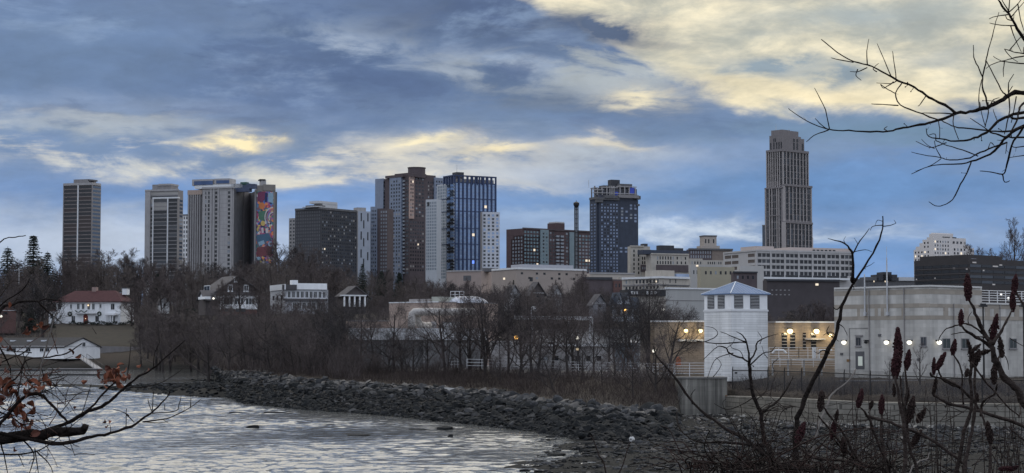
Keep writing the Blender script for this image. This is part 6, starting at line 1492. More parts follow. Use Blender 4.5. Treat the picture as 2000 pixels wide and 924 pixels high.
hl = scatter(2600, (-60, 1330), (lambda p: np.interp(p, [-60, 270, 280, 400, 700, 1330], [690, 690, 600, 560, 545, 440]), lambda p: p*0+830)); brush('woodland_undergrowth', hl, 2, 8.5, 7, .05, BARK, 4, .35)
hl = scatter(700, (270, 700), (lambda p: np.interp(p, [270, 400, 401, 700], [560, 530, 420, 330]), lambda p: np.interp(p, [270, 400, 700], [600, 555, 515]))); brush('slope_scrub', hl, 1.5, 4, 8, .035, BARK, 5, .4)
hl = scatter(260, (-30, 110), (lambda p: p*0+548, lambda p: p*0+640)); brush('garden_scrub', hl, 1., 3.5, 8, .03, BARK, 6, .4)
hl = scatter(900, (1420, 2050), (lambda p: i2(p)+.8, lambda p: i2(p)+16)); brush('seawall_weeds', hl, .3, 1.3, 8, .014, BARK, 7, .55)
hl = scatter(700, (1490, 1650), (lambda p: p*0+290, lambda p: p*0+400)); brush('brick_building_scrub', hl, 2, 5.5, 8, .03, BARK, 9, .35)
# clipped hedge under the mansion
q = MB(); rr = random.Random(3)
for k in range(1500):
    px = rr.uniform(134, 262); d = 636+rr.uniform(-.8, .8); v = P(px, 634-rr.random()*4.5-2.5*max(0, math.sin(px*.23)), d); c = rvec(rr)*.35; e = rvec(rr)*.35; q.add([tuple(v), tuple(v+c), tuple(v+e)], [(0, 1, 2)])
tag(q.build('hedge', NEEDLE), 'low dark hedge along the front of the mansion', 'hedge')

# ------------------------------------------------------------------ rocks
def rock_mat(name, c, c2, wet=False):
    return mat(name, c, .6 if wet else .9, .2, 1.3, col2=c2, bump=.5, bs=5, spec=.2 if wet else .12)
ROCKD = rock_mat('weedy_rock', (.008, .0085, .0095), (.030, .032, .034)); ROCKL = rock_mat('bare_rock', (.06, .055, .053), (.185, .175, .165)); ROCKM = rock_mat('grey_rock', (.028, .029, .032), (.085, .086, .09)); ROCKP = rock_mat('pale_rock', (.15, .145, .14), (.33, .32, .30))
def rock_geo(seed, sub=1):
    rng = random.Random(seed)
    import bmesh
    bm = bmesh.new(); bmesh.ops.create_icosphere(bm, subdivisions=sub, radius=1)
    sx, sy, sz = 1, rng.uniform(.45, .85), rng.uniform(.28, .6)
    pl = [(rvec(rng), rng.uniform(.38, .72)) for _ in range(10)]
    for v in bm.verts:
        p = v.co.copy()
        for n, dd in pl:
            e = p.dot(n)-dd
            if e > 0: p -= n*e
        p *= 1+.12*mnoise.noise(p*2+Vector((seed, 0, 0))); v.co = Vector((p.x*sx, p.y*sy, p.z*sz))
    vs = [tuple(v.co) for v in bm.verts]; fs = [tuple(v.index for v in f.verts) for f in bm.faces]; bm.free(); return vs, fs
GEO = [rock_geo(s, 2) for s in range(7)]; GEO1 = [rock_geo(s+20, 1) for s in range(8)]
RM_ = {}
def rock_mesh(k, m):
    if (k, m.name) not in RM_:
        q = MB(); q.add(*GEO[k]); RM_[(k, m.name)] = q.mesh('boulder', m)
    return RM_[(k, m.name)]
rr = random.Random(17)
cands = []
for px0, px1, n, lo, hi in ((400, 1318, 13500, -.02, 1.0), (1150, 1320, 900, 0, 1), (1320, 2080, 2600, -.05, 1.)):
    for _ in range(n):
        px = rr.uniform(px0, px1); a = rr.uniform(lo, hi); d0, d1 = float(np.interp(px, _px, _D0)), float(np.interp(px, _px, _D1))
        d = d0+(d1-d0)*a; x = (px-1000)/F*d; z = g1(x, d); s = rr.uniform(.13, .34) if rr.random() < .84 else rr.uniform(.34, .75)
        if px0 == 1320: s *= .8
        elif a > .6: s *= 1.2
        cands.append((s/d, px, x, d, z, s, a))
for _ in range(1500):   # the spit at the left
    t0 = rr.random(); x = -56+20*t0+rr.gauss(0, 4.2); d = 303-41*t0+rr.gauss(0, 4.2); z = g1(x, d)
    if z > -.1: cands.append((.4/d, 1000+F*x/d, x, d, z, rr.uniform(.25, .7), z/2))
for _ in range(900):
    px = rr.uniform(372, 480); d = rr.uniform(235, 420); x = (px-1000)/F*d; z = g1(x, d)
    if -.1 < z < 2.4: cands.append((.3/d, px, x, d, z, rr.uniform(.25, .7), z/2))
cands.sort(key=lambda c: -c[0])
ind, rest = cands[:290], cands[290:]
rest_m = {}
def rock_pick(px, z, a):
    if px > 1320: return rr.choice((ROCKD, ROCKM, ROCKM, ROCKL, ROCKD)) if a < .6 else rr.choice((ROCKL, ROCKP, ROCKM, ROCKL))
    e = z/max(1.2, float(np.interp(px, _px, _z1)))
    if e < .60: return ROCKD if rr.random() < .93 else ROCKM
    if e < .76: return rr.choice((ROCKD, ROCKD, ROCKM))
    return rr.choice((ROCKL, ROCKL, ROCKM, ROCKM, ROCKM, ROCKD) if e > .86 else (ROCKM, ROCKL, ROCKM, ROCKD))
for i, (_, px, x, d, z, s, a) in enumerate(ind):
    m = rock_pick(px, z, a); o = bpy.data.objects.new('boulder', rock_mesh(i % 7, m)); o.location = (x, d, z+s*.12); o.scale = (s, s, s*.95)
    o.rotation_euler = (rr.uniform(-.8, .8), rr.uniform(-.8, .8), rr.random()*6.28); link(o)
    zone = ('left of the pale slab' if px < 870 else 'between the pale slab and the bulkhead' if px < 1318 else 'below the pale stone seawall')
    tone = {'weedy_rock': 'dark seaweed-stained', 'grey_rock': 'mid grey', 'bare_rock': 'bare grey', 'pale_rock': 'pale'}[m.name]
    lab = f'{tone} angular boulder in the rock bank {zone}'
    tag(o, lab, 'boulder', 'boulders: '+lab)
vsA = []; fsA = []; msA = []; mats_ = [ROCKD, ROCKM, ROCKL, ROCKP]; G = [np.array(v) for v, f in GEO1]; GF = [f for v, f in GEO1]; off = 0
for i, (_, px, x, d, z, s, a) in enumerate(rest):
    m = rock_pick(px, z, a); k = i % 8; ro = Matrix.Rotation(rr.random()*6.28, 3, 'Z') @ Matrix.Rotation(rr.uniform(-1., 1.), 3, 'X')
    v = (G[k]*s) @ np.array(ro).T+np.array((x, d, z+s*.1)); vsA.append(v); fsA += [tuple(off+q for q in f) for f in GF[k]]; msA += [mats_.index(m)]*len(GF[k]); off += len(v)
me = bpy.data.meshes.new('rock_rubble'); me.from_pydata(np.concatenate(vsA).tolist(), [], fsA)
for m in mats_: me.materials.append(m)
me.polygons.foreach_set('material_index', msA); me.update(); o = link(bpy.data.objects.new('rock_rubble', me)); o['kind'] = 'stuff'
# tidal flat cobbles
vsA = []; fsA = []; msA = []; off = 0
for i in range(9600):
    px = rr.uniform(1020, 2080); d = rr.uniform(96, 146); x = (px-1000)/F*d; z = g1(x, d)
    if z < -.12: continue
    if i > 5200: d = rr.uniform(118, 152); px = rr.uniform(1120, 2080); x = (px-1000)/F*d; z = g1(x, d)
    s = rr.uniform(.06, .22)*(1 if rr.random() < .93 else 2.2)*(1.3 if i > 5200 else 1); k = i % 8; ro = Matrix.Rotation(rr.random()*6.28, 3, 'Z')
    v = (G[k]*np.array((s*1.3, s, s*.8))) @ np.array(ro).T+np.array((x, d, z+.02)); vsA.append(v); fsA += [tuple(off+q for q in f) for f in GF[k]]; msA += [rr.choice((0, 0, 0, 1, 1, 2 if rr.random() < .3 else 1))]*len(GF[k]); off += len(v)
me = bpy.data.meshes.new('tidal_cobbles'); me.from_pydata(np.concatenate(vsA).tolist(), [], fsA)
for m in mats_: me.materials.append(m)
me.polygons.foreach_set('material_index', msA); me.update(); o = link(bpy.data.objects.new('tidal_cobbles', me)); o['kind'] = 'stuff'
# weedy rocks awash
for px, py, w_, hh, lab in ((495, 835, 36, 9, 'flat weedy rock awash alone in the bright water at left'), (868, 838, 44, 14, 'humped weedy rock awash off the middle of the rock bank'), (880, 852, 14, 7, 'tiny dark rock awash just before the humped one'), (540, 806, 44, 6, 'low dark ledge awash near the left of the bank'), (700, 849, 60, 4, 'thin line of weed awash before the bank'), (1155, 866, 74, 14, 'long flat weedy rock at the edge of the tidal flat'), (1085, 888, 50, 10, 'low weedy rock at the point of the tidal flat'), (1025, 918, 34, 8, 'dark weedy rock at the bottom of the picture by the flat'), (820, 838, 40, 4, 'thin weedy ledge left of the humped rock'), (350, 772, 60, 6, 'dark ledge awash before the tip of the spit'), (470, 806, 40, 5, 'small dark ledge awash below the spit')):
    d = CAMH*F/(py-HOR); o = bpy.data.objects.new('awash_rock', rock_mesh(int(px) % 7, ROCKD)); o.location = ((px-1000)/F*d, d, 0); o.scale = (w_/2/F*d*1.15, w_/3/F*d*1.2, hh/F*d*1.5); link(o); tag(o, lab, 'rock')
# ------------------------------------------------------------------ foreground branches
FB = mat('near_bark', (.017, .0135, .0125), .95, .4, 12., bump=.6, bs=30, spec=.08)
FBS = mat('sumac_bark', (.040, .031, .028), .95, .4, 14., bump=.6, bs=30, spec=.08)
PALEB = mat('pale_dead_twig', (.15, .135, .125), .9, .2, 10.)
REDT0 = mat('dark_red_twig', (.030, .019, .017), .95, .4, 12., spec=.08); CONE = mat('sumac_drupes', (.034, .011, .014), 1., .4, 30., col2=(.075, .024, .028), bump=.8, bs=80)
CONEB = mat('withered_drupes', (.040, .024, .021), 1., .4, 30., bump=.8, bs=80)
LEAF = mat('rust_leaf', (.16, .052, .028), .8, .35, 9.); REDT = mat('red_brown_twig', (.055, .026, .021), .9, .3, 12.); LEAFD = mat('dark_rust_leaf', (.09, .034, .024), .8, .35, 9.)
rf_ = random.Random(23)
def smooth(pts, n=3):
    """Catmull-Rom through the traced points"""
    out = []
    for i in range(len(pts)-1):
        p0, p1, p2, p3 = pts[max(i-1, 0)], pts[i], pts[i+1], pts[min(i+2, len(pts)-1)]
        for k in range(n):
            t = k/n; out.append(.5*((2*p1)+(p2-p0)*t+(2*p0-5*p1+4*p2-p3)*t*t+(3*p1-p0-3*p2+p3)*t**3))
    return out+[pts[-1]]
class Shrub:
    def __init__(s, name, label, cat, foot, bark):
        s.t = empty(name, foot); tag(s.t, label, cat); s.o = Vector(foot); s.bark = bark; s.tw = MB(); s.n = 0; s.cnt = {}; s.over = {}
    def stem(s, xy, w0, w1, d0, d1=None, name='branch', twigs=0., m=None, n=7, lump=.12, tl=(8, 34), keep=True):
        d1 = d1 or d0; k = len(xy); pts = [P(x, y, d0+(d1-d0)*i/max(1, k-1)) for i, (x, y) in enumerate(xy)]
        return s.stem3(pts, w0/2/F*d0, w1/2/F*d1, name, twigs, m, n, lump, tl, d0)
    def stem3(s, pts, r0, r1, name='branch', twigs=0., m=None, n=7, lump=.12, tl=(8, 34), d0=9.):
        c = smooth(pts); L = len(c)
        rad = [(r0+(r1-r0)*i/(L-1))*(1+rf_.uniform(-lump, lump*1.6)) for i in range(L)]
        c2 = [p-s.o+rvec(rf_)*r*.5*(0 < i < L-1) for i, (p, r) in enumerate(zip(c, rad))]
        q = MB(); q.tube(c2, rad, n)
        nb = q
        # buds / stubs and side twigs
        if twigs:
            tot = sum((c2[i+1]-c2[i]).length for i in range(L-1)); cnt = int(tot/(d0/F)*twigs/40)
            for _ in range(cnt):
                i = rf_.randrange(1, L-1); ax = (c2[i+1]-c2[i-1]).normalized(); sd = ax.cross(Vector((rf_.gauss(0, .35), 1, rf_.gauss(0, .35)))).normalized()*rf_.choice((-1, 1))
                ln = rf_.uniform(*tl)/F*d0; dr = (ax*rf_.uniform(.1, .9)+sd+rvec(rf_)*.3).normalized(); p = c2[i]; pp = [p]
                for _k in range(4): dr = (dr+rvec(rf_)*.28).normalized(); p = p+dr*ln/4; pp.append(p)
                r = min(rad[i]*.55, 1.1/F*d0); q.tube(pp, [r, r*.9, r*.75, r*.6, r*.4], 4)
                if rf_.random() < .4: q.ball(pp[-1], r*1.3, 5, 4)
        k_ = s.cnt.get(name, 0); s.cnt[name] = k_+1
        if k_ < 92: q.build(name, m or s.bark, s.t, True)
        else: s.over.setdefault(name, MB()).add(q.v, q.f)
    def done(s):
        for nm, mb in s.over.items(): mb.build(nm, s.bark, s.t, True)['kind'] = 'stuff'
    def cone(s, cx, cy, w, h, tilt, d, m=None, ragged=.0):
        """a fuzzy drupe spike: hundreds of small fruits round a spindle"""
        c = P(cx, cy, d)-s.o; R_ = w*.46/F*d; ragged = max(ragged, .22); H = h/F*d; q = MB(); up = Vector((math.sin(R(tilt)), rf_.uniform(-.2, .2), math.cos(R(tilt)))).normalized(); e1 = up.orthogonal().normalized(); e2 = up.cross(e1)
        n = int(70+h*2.4)
        q.tube([c-up*H*.5, c-up*H*.2, c+up*H*.15, c+up*H*.42], [R_*.25, R_*.72, R_*.6, R_*.12], 7)
        for k in range(n):
            t = (k+rf_.random())/n; pr = (math.sin(min(1, t*1.9+.22)*math.pi/2) if t < .45 else 1-((t-.45)/.55)**1.9*.9)
            a = k*2.39996+rf_.uniform(-.3, .3); rr = R_*pr*rf_.uniform(.68, .98)*(1+ragged*rf_.uniform(-.6, .6)); p = c+up*H*(t-.5)+(e1*math.cos(a)+e2*math.sin(a))*rr
            q.ball(p, R_*rf_.uniform(.2, .34), 5, 3)
        q.build('seed_head', m or CONE, s.t, True)
    def leaf(s, cx, cy, sz, d, m=None):
        c = P(cx, cy, d)-s.o; L = sz/F*d; a = rvec(rf_); b = a.cross(rvec(rf_)).normalized(); n = a.cross(b); q = MB(); vs = []; fs = []
        for i in range(6):
            t = i/5; wdt = L*.33*math.sin(math.pi*min(1, .08+t*.95))**.8; cur = n*L*.35*math.sin(t*2.4+rf_.random()*.4); base_ = c+a*L*(t-.5)+cur
            for j, u in enumerate((-1, -.45, 0, .45, 1)): vs.append(tuple(base_+b*wdt*u+n*L*(.22*abs(u)+rf_.uniform(-.03, .03))))
        for i in range(5):
            for j in range(4): fs.append((i*5+j, i*5+j+1, (i+1)*5+j+1, (i+1)*5+j))
        q.add(vs, fs); return q.build('leaf', m or rf_.choice((LEAF, LEAF, LEAFD)), s.t, True)

# ---- tree reaching in from the right
D = 12.; ft = P(2230, 924, D); zf = g1(ft.x, D)
S = Shrub('overhanging_tree', 'bare tree reaching dark crooked branches in from the right edge against the sky', 'tree', (ft.x, D, zf), FB)
tx = lambda py: P(2230, py, D)
S.stem3([Vector((ft.x, D, zf-.2)), P(2215, 700, D), P(2225, 420, D), P(2205, 200, D), P(2215, -60, D), P(2205, -300, D), P(2230, -700, D), P(2215, -1200, D)], .13, .015, 'trunk', n=10)
for k in range(16):
    y0 = 380-k*85; a0 = rf_.uniform(-.6, .6); p0 = P(2215, y0, D); L = 2.6*(1-k/24); dr = Vector((abs(math.cos(a0))*.7 if y0 > -260 else rf_.choice((-.6, .7)), rf_.uniform(-.8, .8), .55)).normalized(); pts = [p0]
    for j in range(5): dr = (dr+rvec(rf_)*.25+Vector((0, 0, .08))).normalized(); pts.append(pts[-1]+dr*L/5)
    S.stem3(pts, .035, .006, 'branch', 1.2, tl=(40, 150), d0=D)
B = lambda xy, w0, w1, tw=0., dd=0., **k: S.stem(xy, w0, w1, D-.2+dd+rf_.uniform(-.25, .25), D-.2+dd+rf_.uniform(-.5, .5), twigs=tw, **k)
S.stem([(2215, 196), (2110, 186), (2010, 182), (1973, 184), (1956, 198), (1935, 208), (1913, 215), (1894, 219), (1868, 221)], 11, 5.5, D, D-.2, twigs=.25)
S.stem([(1868, 221), (1853, 209), (1826, 196), (1808, 186), (1785, 170), (1754, 157), (1722, 139), (1694, 127), (1667, 120), (1635, 102), (1604, 77)], 5.5, 1.7, D-.2, D-.5, twigs=.5, tl=(5, 14))
S.stem([(1868, 221), (1832, 235), (1806, 242), (1780, 247), (1758, 250), (1735, 257), (1699, 257), (1658, 255), (1626, 254), (1585, 241), (1554, 223), (1540, 212)], 5.5, 1.2, D-.2, D-.6, twigs=.4, tl=(4, 10))
S.stem([(1894, 219), (1868, 222), (1835, 221), (1795, 221)], 3.5, 1.4, D-.2, D-.1)
for xy in ([(1694, 127), (1693, 100), (1697, 76)], [(1740, 148), (1726, 115), (1713, 85)], [(1750, 153), (1746, 120), (1743, 100)], [(1667, 122), (1640, 117), (1623, 113)], [(1694, 132), (1675, 140), (1660, 140)], [(1675, 136), (1672, 148), (1682, 157)], [(1808, 188), (1797, 204), (1793, 207)], [(1754, 157), (1740, 163), (1712, 162)], [(1745, 160), (1727, 172), (1720, 166)],
           [(1620, 252), (1612, 215), (1600, 190), (1591, 172)], [(1618, 254), (1590, 265), (1575, 277)], [(1615, 252), (1600, 240), (1592, 231)], [(1712, 140), (1705, 134), (1716, 124)], [(1735, 257), (1727, 252), (1733, 247)]):
    B(xy, 2.4, 1.1, n=5)
B([(1763, 160), (1749, 182), (1758, 205), (1790, 218), (1826, 232), (1835, 235)], 2.2, 3.2, .3, tl=(4, 9)); B([(1755, 206), (1725, 204), (1702, 203)], 2.6, 1.3); B([(1720, 165), (1735, 175), (1748, 182)], 1.6, 2.2)
S.stem([(2208, 330), (2090, 180), (2030, 110), (2000, 76), (1982, 48), (1970, 26), (1957, 12), (1948, -4)], 9, 3, D+.4, D, twigs=.3, tl=(6, 20))
for xy in ([(1970, 24), (1990, 5), (1996, -8)], [(1970, 22), (1958, 2), (1955, -8)], [(1970, 22), (1972, -8)], [(1976, 32), (1990, 16), (2002, 2)], [(1970, 28), (1945, 32), (1932, 37)], [(1982, 50), (1955, 49), (1933, 45)], [(1978, 41), (1968, 38), (1964, 31)], [(1988, 8), (1994, 40), (2001, 62)],
           [(2030, 126), (1975, 122), (1955, 120), (1935, 127), (1926, 134)], [(2020, 106), (1985, 112), (1970, 116), (1956, 119), (1940, 110)], [(2022, 104), (1997, 104), (1980, 102), (1962, 96), (1975, 112), (1988, 121)], [(1972, 98), (1985, 82), (2002, 64)], [(1974, 50), (1982, 75), (1995, 102)], [(1999, 105), (1999, 92)], [(1962, 119), (1960, 135), (1960, 150)],
           [(1970, 183), (1970, 163), (1980, 145)], [(1970, 180), (1978, 168)], [(1913, 213), (1912, 185), (1917, 155)], [(1933, 207), (1940, 195), (1952, 191)]):
    B(xy, 2.6, 1.2, .25, .2, n=5, tl=(4, 10))
B([(1930, 212), (1925, 190), (1918, 170), (1920, 148), (1925, 125), (1928, 108), (1938, 70), (1945, 42), (1951, 24)], 4, 1.1, .15, tl=(4, 10)); B([(1919, 150), (1910, 130), (1902, 112), (1901, 88)], 3, 1.3); B([(1927, 120), (1940, 145), (1955, 175), (1965, 186)], 1.8, 3)
S.stem([(2205, 205), (2080, 200), (2000, 218), (1972, 227), (1949, 238), (1933, 255), (1910, 267), (1889, 273), (1866, 276), (1837, 271), (1814, 267), (1809, 251)], 7.5, 1.4, D+.2, D-.5, twigs=.45, tl=(5, 16))
S.stem([(2212, 210), (2080, 215), (1996, 247), (1967, 266), (1949, 289), (1925, 305), (1897, 315), (1879, 320), (1822, 323), (1780, 340)], 7.5, 1.2, D+.1, D+.4, twigs=.35, tl=(5, 14))
S.stem([(1897, 316), (1889, 338), (1876, 359), (1860, 390), (1842, 401), (1827, 402), (1814, 394)], 3.2, 1.2, D+.2, D+.1, twigs=.3, tl=(4, 12))
for xy, w0, w1 in (([(1933, 255), (1880, 250), (1865, 248), (1848, 240), (1837, 235)], 3, 2), ([(1933, 257), (1918, 246), (1905, 238), (1895, 231)], 2.4, 1.3), ([(1925, 247), (1918, 225), (1914, 200)], 2, 1.2), ([(1924, 247), (1930, 220), (1930, 200)], 2.4, 2), ([(2060, 268), (2000, 268), (1970, 268), (1945, 262), (1933, 257)], 4.5, 3), ([(2040, 236), (2000, 247), (1975, 256), (1950, 256), (1933, 257)], 5, 3),
                   ([(2010, 236), (1980, 275), (1972, 300), (1965, 330), (1958, 340), (1935, 336), (1914, 334)], 5, 1.5), ([(1958, 340), (1962, 356), (1972, 353)], 2.6, 1.4), ([(1967, 278), (1940, 288), (1915, 298), (1895, 308), (1870, 312), (1848, 312), (1838, 308), (1800, 302), (1780, 297)], 3.6, 1.1), ([(1838, 308), (1828, 290), (1825, 275)], 2, 1.2), ([(1838, 310), (1820, 322), (1790, 334)], 1.6, 1.),
                   ([(1910, 305), (1880, 293), (1850, 284), (1828, 275)], 2.6, 1.8), ([(1848, 279), (1832, 285), (1815, 288), (1789, 276)], 2.4, 1.3), ([(1832, 235), (1835, 250), (1835, 270)], 2, 1.5), ([(1863, 225), (1862, 245), (1872, 272)], 2.6, 1.6), ([(1970, 185), (1972, 215), (1965, 250), (1962, 262)], 2.6, 2), ([(1985, 188), (1980, 215), (1975, 240)], 2.4, 1.6), ([(2020, 190), (1998, 204), (1990, 215), (1985, 240), (1967, 268)], 5, 3), ([(1967, 278), (1964, 300)], 2, 1.2), ([(2030, 280), (1985, 288), (1975, 284)], 3, 1.3), ([(2040, 300), (2000, 304), (1972, 308)], 3, 1.2),
                   ([(1828, 275), (1826, 262), (1814, 264)], 2, 1.2), ([(1825, 290), (1812, 284), (1800, 272)], 1.6, 1.), ([(1950, 240), (1944, 228), (1940, 214)], 2, 1.2), ([(1975, 230), (1990, 232), (2010, 228)], 4, 6), ([(1930, 292), (1935, 278), (1944, 288)], 1.8, 1.2)):
    B(xy, w0, w1, .3, n=5, tl=(4, 11))

# ---- sumac stand and saplings on the near bank, right
D = 9.
def foot(px, d): v = P(px, 1000, d); return (v.x, d, g1(v.x, d))
def down(xy, d, dx=0): # carry a stem on below the frame to the bank
    x, y = xy[-1]; return xy+[(x+dx*.5, 1050), (x+dx, 1290)]
# leaning bare sapling
S = Shrub('bare_sapling', 'tall bare sapling leaning right with a forked thin top, in front of the catwalk', 'sapling', foot(1555, 10.5), FB); d = 10.5
S.stem(down([(1724, 422), (1724, 447), (1712, 480), (1688, 523), (1665, 556), (1645, 599), (1638, 632), (1630, 659), (1612, 699), (1579, 765), (1560, 809), (1555, 833), (1556, 924)], d), 2, 13, d, d, 'trunk', .25, n=9, tl=(5, 16))
for xy, w0, w1 in (([(1724, 440), (1705, 442), (1700, 450)], 2, 1), ([(1724, 442), (1740, 440), (1750, 436)], 2, 1), ([(1750, 436), (1746, 430)], 1.2, .8), ([(1723, 432), (1714, 430), (1709, 440)], 1.4, .8), ([(1665, 552), (1665, 500), (1656, 481), (1640, 472), (1617, 466)], 6, 1), ([(1655, 480), (1648, 470), (1652, 462)], 1.4, .7), ([(1664, 498), (1680, 470), (1692, 455), (1698, 446)], 3, 1), ([(1668, 492), (1690, 488), (1703, 492)], 2, .8), ([(1676, 478), (1672, 470), (1668, 465)], 1.4, .7), ([(1645, 592), (1636, 605), (1628, 600)], 3, 1.5), ([(1630, 660), (1615, 650), (1620, 636)], 3, 1.3), ([(1690, 522), (1700, 518), (1708, 512)], 1.4, .7),
                   ([(1638, 632), (1648, 640), (1655, 655)], 2, .9), ([(1632, 655), (1622, 648), (1608, 655)], 2, .9), ([(1620, 690), (1607, 684), (1598, 690), (1590, 686)], 2.4, 1)):
    S.stem(xy, w0, w1, d, d+rf_.uniform(-.2, .2), twigs=.3, n=5, tl=(4, 10))
q = MB(); q.ball(P(1665, 546, d)-S.o, 5/F*d, 8, 6, (1, 1, 1.5)); q.build('burl', FB, S.t, True)
S.stem(down([(1671, 722), (1657, 744), (1625, 770), (1616, 792), (1600, 830), (1585, 900)], d, -15), 2.5, 6, d+.3, d, 'branch', .3, PALEB, tl=(5, 14))
# small spreading tree left of it
S = Shrub('bare_sapling', 'small crooked sapling with wide wavy twigs in front of the louvered tower', 'sapling', foot(1510, 11.), FB); d = 11.
S.stem(down([(1464, 705), (1464, 731), (1473, 773), (1485, 804), (1490, 831), (1494, 862), (1520, 924)], d, 30), 5.5, 11, d, d, 'trunk', .5, n=8, tl=(6, 20))
for xy, w0, w1 in (([(1464, 707), (1462, 690), (1458, 668), (1450, 655), (1438, 648)], 5, 1.2), ([(1458, 668), (1430, 658), (1418, 652), (1407, 648)], 2.4, 1), ([(1464, 705), (1475, 688), (1480, 668), (1500, 658), (1520, 652)], 4, 1), ([(1458, 670), (1445, 668), (1410, 671), (1375, 668), (1350, 664), (1330, 668)], 3, 1), ([(1375, 668), (1395, 660), (1402, 650), (1392, 640), (1370, 636)], 1.8, .9), ([(1374, 702), (1395, 682), (1406, 676), (1418, 680), (1425, 690), (1450, 700), (1464, 707)], 1.2, 4), ([(1382, 738), (1395, 705), (1412, 695), (1432, 690)], 1.2, 2), ([(1393, 736), (1409, 713), (1398, 698)], 1.5, 1), ([(1466, 712), (1490, 690), (1505, 687), (1515, 676)], 2.6, 1), ([(1500, 700), (1492, 690), (1488, 676)], 1.6, .9),
                   ([(1452, 700), (1446, 686), (1430, 680), (1424, 668)], 1.8, .9), ([(1418, 680), (1430, 672), (1436, 660)], 1.4, .8), ([(1484, 672), (1488, 660), (1480, 648)], 1.6, .8), ([(1490, 804), (1510, 790), (1530, 770), (1545, 745), (1549, 735)], 5, 1.6), ([(1490, 808), (1515, 795), (1540, 793)], 2, 1), ([(1474, 775), (1450, 790), (1420, 800), (1395, 788)], 2.2, 1), ([(1520, 700), (1508, 712), (1512, 725), (1500, 735)], 1.8, .9), ([(1478, 780), (1496, 764), (1500, 745)], 2., 1)):
    S.stem(xy, w0, w1, d, d+rf_.uniform(-.4, .4), twigs=.45, n=5, tl=(5, 18))
# long leaning pole-like branch
S = Shrub('leaning_branch', 'long straight dead branch leaning left across the bulkhead', 'branch', foot(1600, 10.), FB); d = 10.
S.stem([(1277, 676), (1284, 698), (1312, 729), (1355, 788), (1395, 821), (1420, 840), (1452, 856), (1490, 884), (1540, 924), (1600, 1000), (1640, 1240)], 2.5, 11, d+1, d, 'branch', .2, tl=(5, 14))
S.stem([(1322, 805), (1325, 832), (1340, 850), (1365, 863), (1400, 864), (1440, 866), (1500, 872)], 2, 5, d+.6, d, 'branch', .35, tl=(5, 16)); S.stem([(1325, 832), (1318, 838)], 2, 1.5, d+.6); S.stem([(1352, 790), (1350, 772), (1358, 760)], 2, 1, d+.8)
# tangle of thin stems low down
S = Shrub('bramble', 'tangled dark bramble of thin arching stems at the bottom, left of the sumac heads', 'bramble', foot(1470, 9.5), FB)
for k in range(160):
    x = rf_.triangular(1320, 1800, 1480); y = 930; d = rf_.uniform(8.6, 11); a = rf_.uniform(-1.2, 1.2); pts = [(x-a*30, 1200), (x, y)]; L = rf_.uniform(14, 34); n_ = rf_.randint(3, 7); tgt = np.interp(x, [1330, 1400, 1480, 1560, 1640, 1720, 1800], [905, 850, 785, 790, 830, 860, 890])
    for i in range(n_):
        a += rf_.uniform(-.5, .5)+.1; x += math.sin(a)*L*1.5; y -= math.cos(a)*L
        if y < tgt: a = 1.6 if rf_.random() < .5 else -1.6; y += L*.6
        pts.append((x, y))
    S.stem(pts, rf_.uniform(2, 4.5), .9, d, d+rf_.uniform(-.5, .5), 'stem', .45, m=FBS if k % 2 else REDT0, n=4, tl=(6, 26))
S.done()
# flower head stalks
for k, (x, y, lab) in enumerate(((1234, 859, 'thin dry stalk with a small round white seed head, left of the bramble'), (1163, 868, 'thin leafless stalk without a head beside the white-headed one'))):
    d = 9.6; S = Shrub('dry_stalk', lab, 'stalk', foot(x, d), FBS)
    if k == 0:
        S.stem(down([(1233, 862), (1228, 870), (1218, 905), (1206, 940)], d), 2, 3.5, d, d, 'stem', 0); q = MB()
        for j in range(60): v = rvec(rf_)*(5/F*d); c = P(1234, 858, d)-S.o; q.ball(c+v*.8, 1.9/F*d, 5, 3)
        q.build('seed_head', mat('white_fluff', (.5, .5, .5), 1., .1, 20.), S.t, True)
    else: S.stem(down([(1152, 850), (1160, 862), (1170, 890), (1184, 924)], d), 1.6, 4, d, d, 'stem', .4, tl=(8, 24))
# sumac shrubs
def sumac(label, fx, d, stems, cones):
    S = Shrub('sumac_shrub', label, 'shrub', foot(fx, d), FBS)
    for xy, w0, w1, dn in stems:
        S.stem(down(xy, d) if dn else xy, w0, w1, d+rf_.uniform(-.15, .15), d+rf_.uniform(-.15, .15), 'stem', .12, n=7, lump=.16, tl=(4, 10))
    for c in cones: S.cone(*c[:5], d+rf_.uniform(-.1, .1), *(c[5:] if len(c) > 5 else ()))
    return S
sumac('tallest sumac with dark maroon seed heads and a thick forked stem at the right edge', 2010, 8.6,
      [([(1933, 667), (1940, 682), (1947, 712), (1967, 739), (1986, 763), (2004, 790), (2040, 860)], 10, 18, True), ([(1892, 583), (1897, 592), (1905, 612), (1915, 636), (1934, 668)], 4, 9, False), ([(1877, 636), (1890, 648), (1915, 664), (1942, 684)], 3.5, 7, False), ([(1977, 606), (1968, 622), (1955, 646), (1940, 672)], 3.5, 6, False), ([(1979, 566), (1990, 580), (2003, 600), (2030, 640)], 3.5, 6, False),
       ([(1832, 668), (1835, 660), (1845, 645), (1860, 638), (1878, 633), (1890, 633), (1910, 644), (1932, 662)], 1.4, 4, False), ([(1892, 633), (1891, 620), (1898, 609)], 2, 1, False), ([(1858, 653), (1885, 649), (1905, 657), (1930, 659)], 1.4, 3, False), ([(1943, 660), (1940, 672)], 4, 5, False), ([(1956, 688), (1950, 700), (1950, 712)], 3.5, 5, False), ([(1972, 660), (1985, 668), (2005, 680)], 1.6, 1.2, False), ([(1958, 690), (1968, 705), (1970, 722)], 2, 1, False)],
      [(1890, 561, 17, 52, 0), (1877, 621, 12, 33, 2), (1982, 556, 14, 40, 8), (1978, 589, 13, 40, 0), (1942, 640, 16, 54, 12, CONE, .5), (1955, 678, 13, 40, -5, CONEB, .6)])
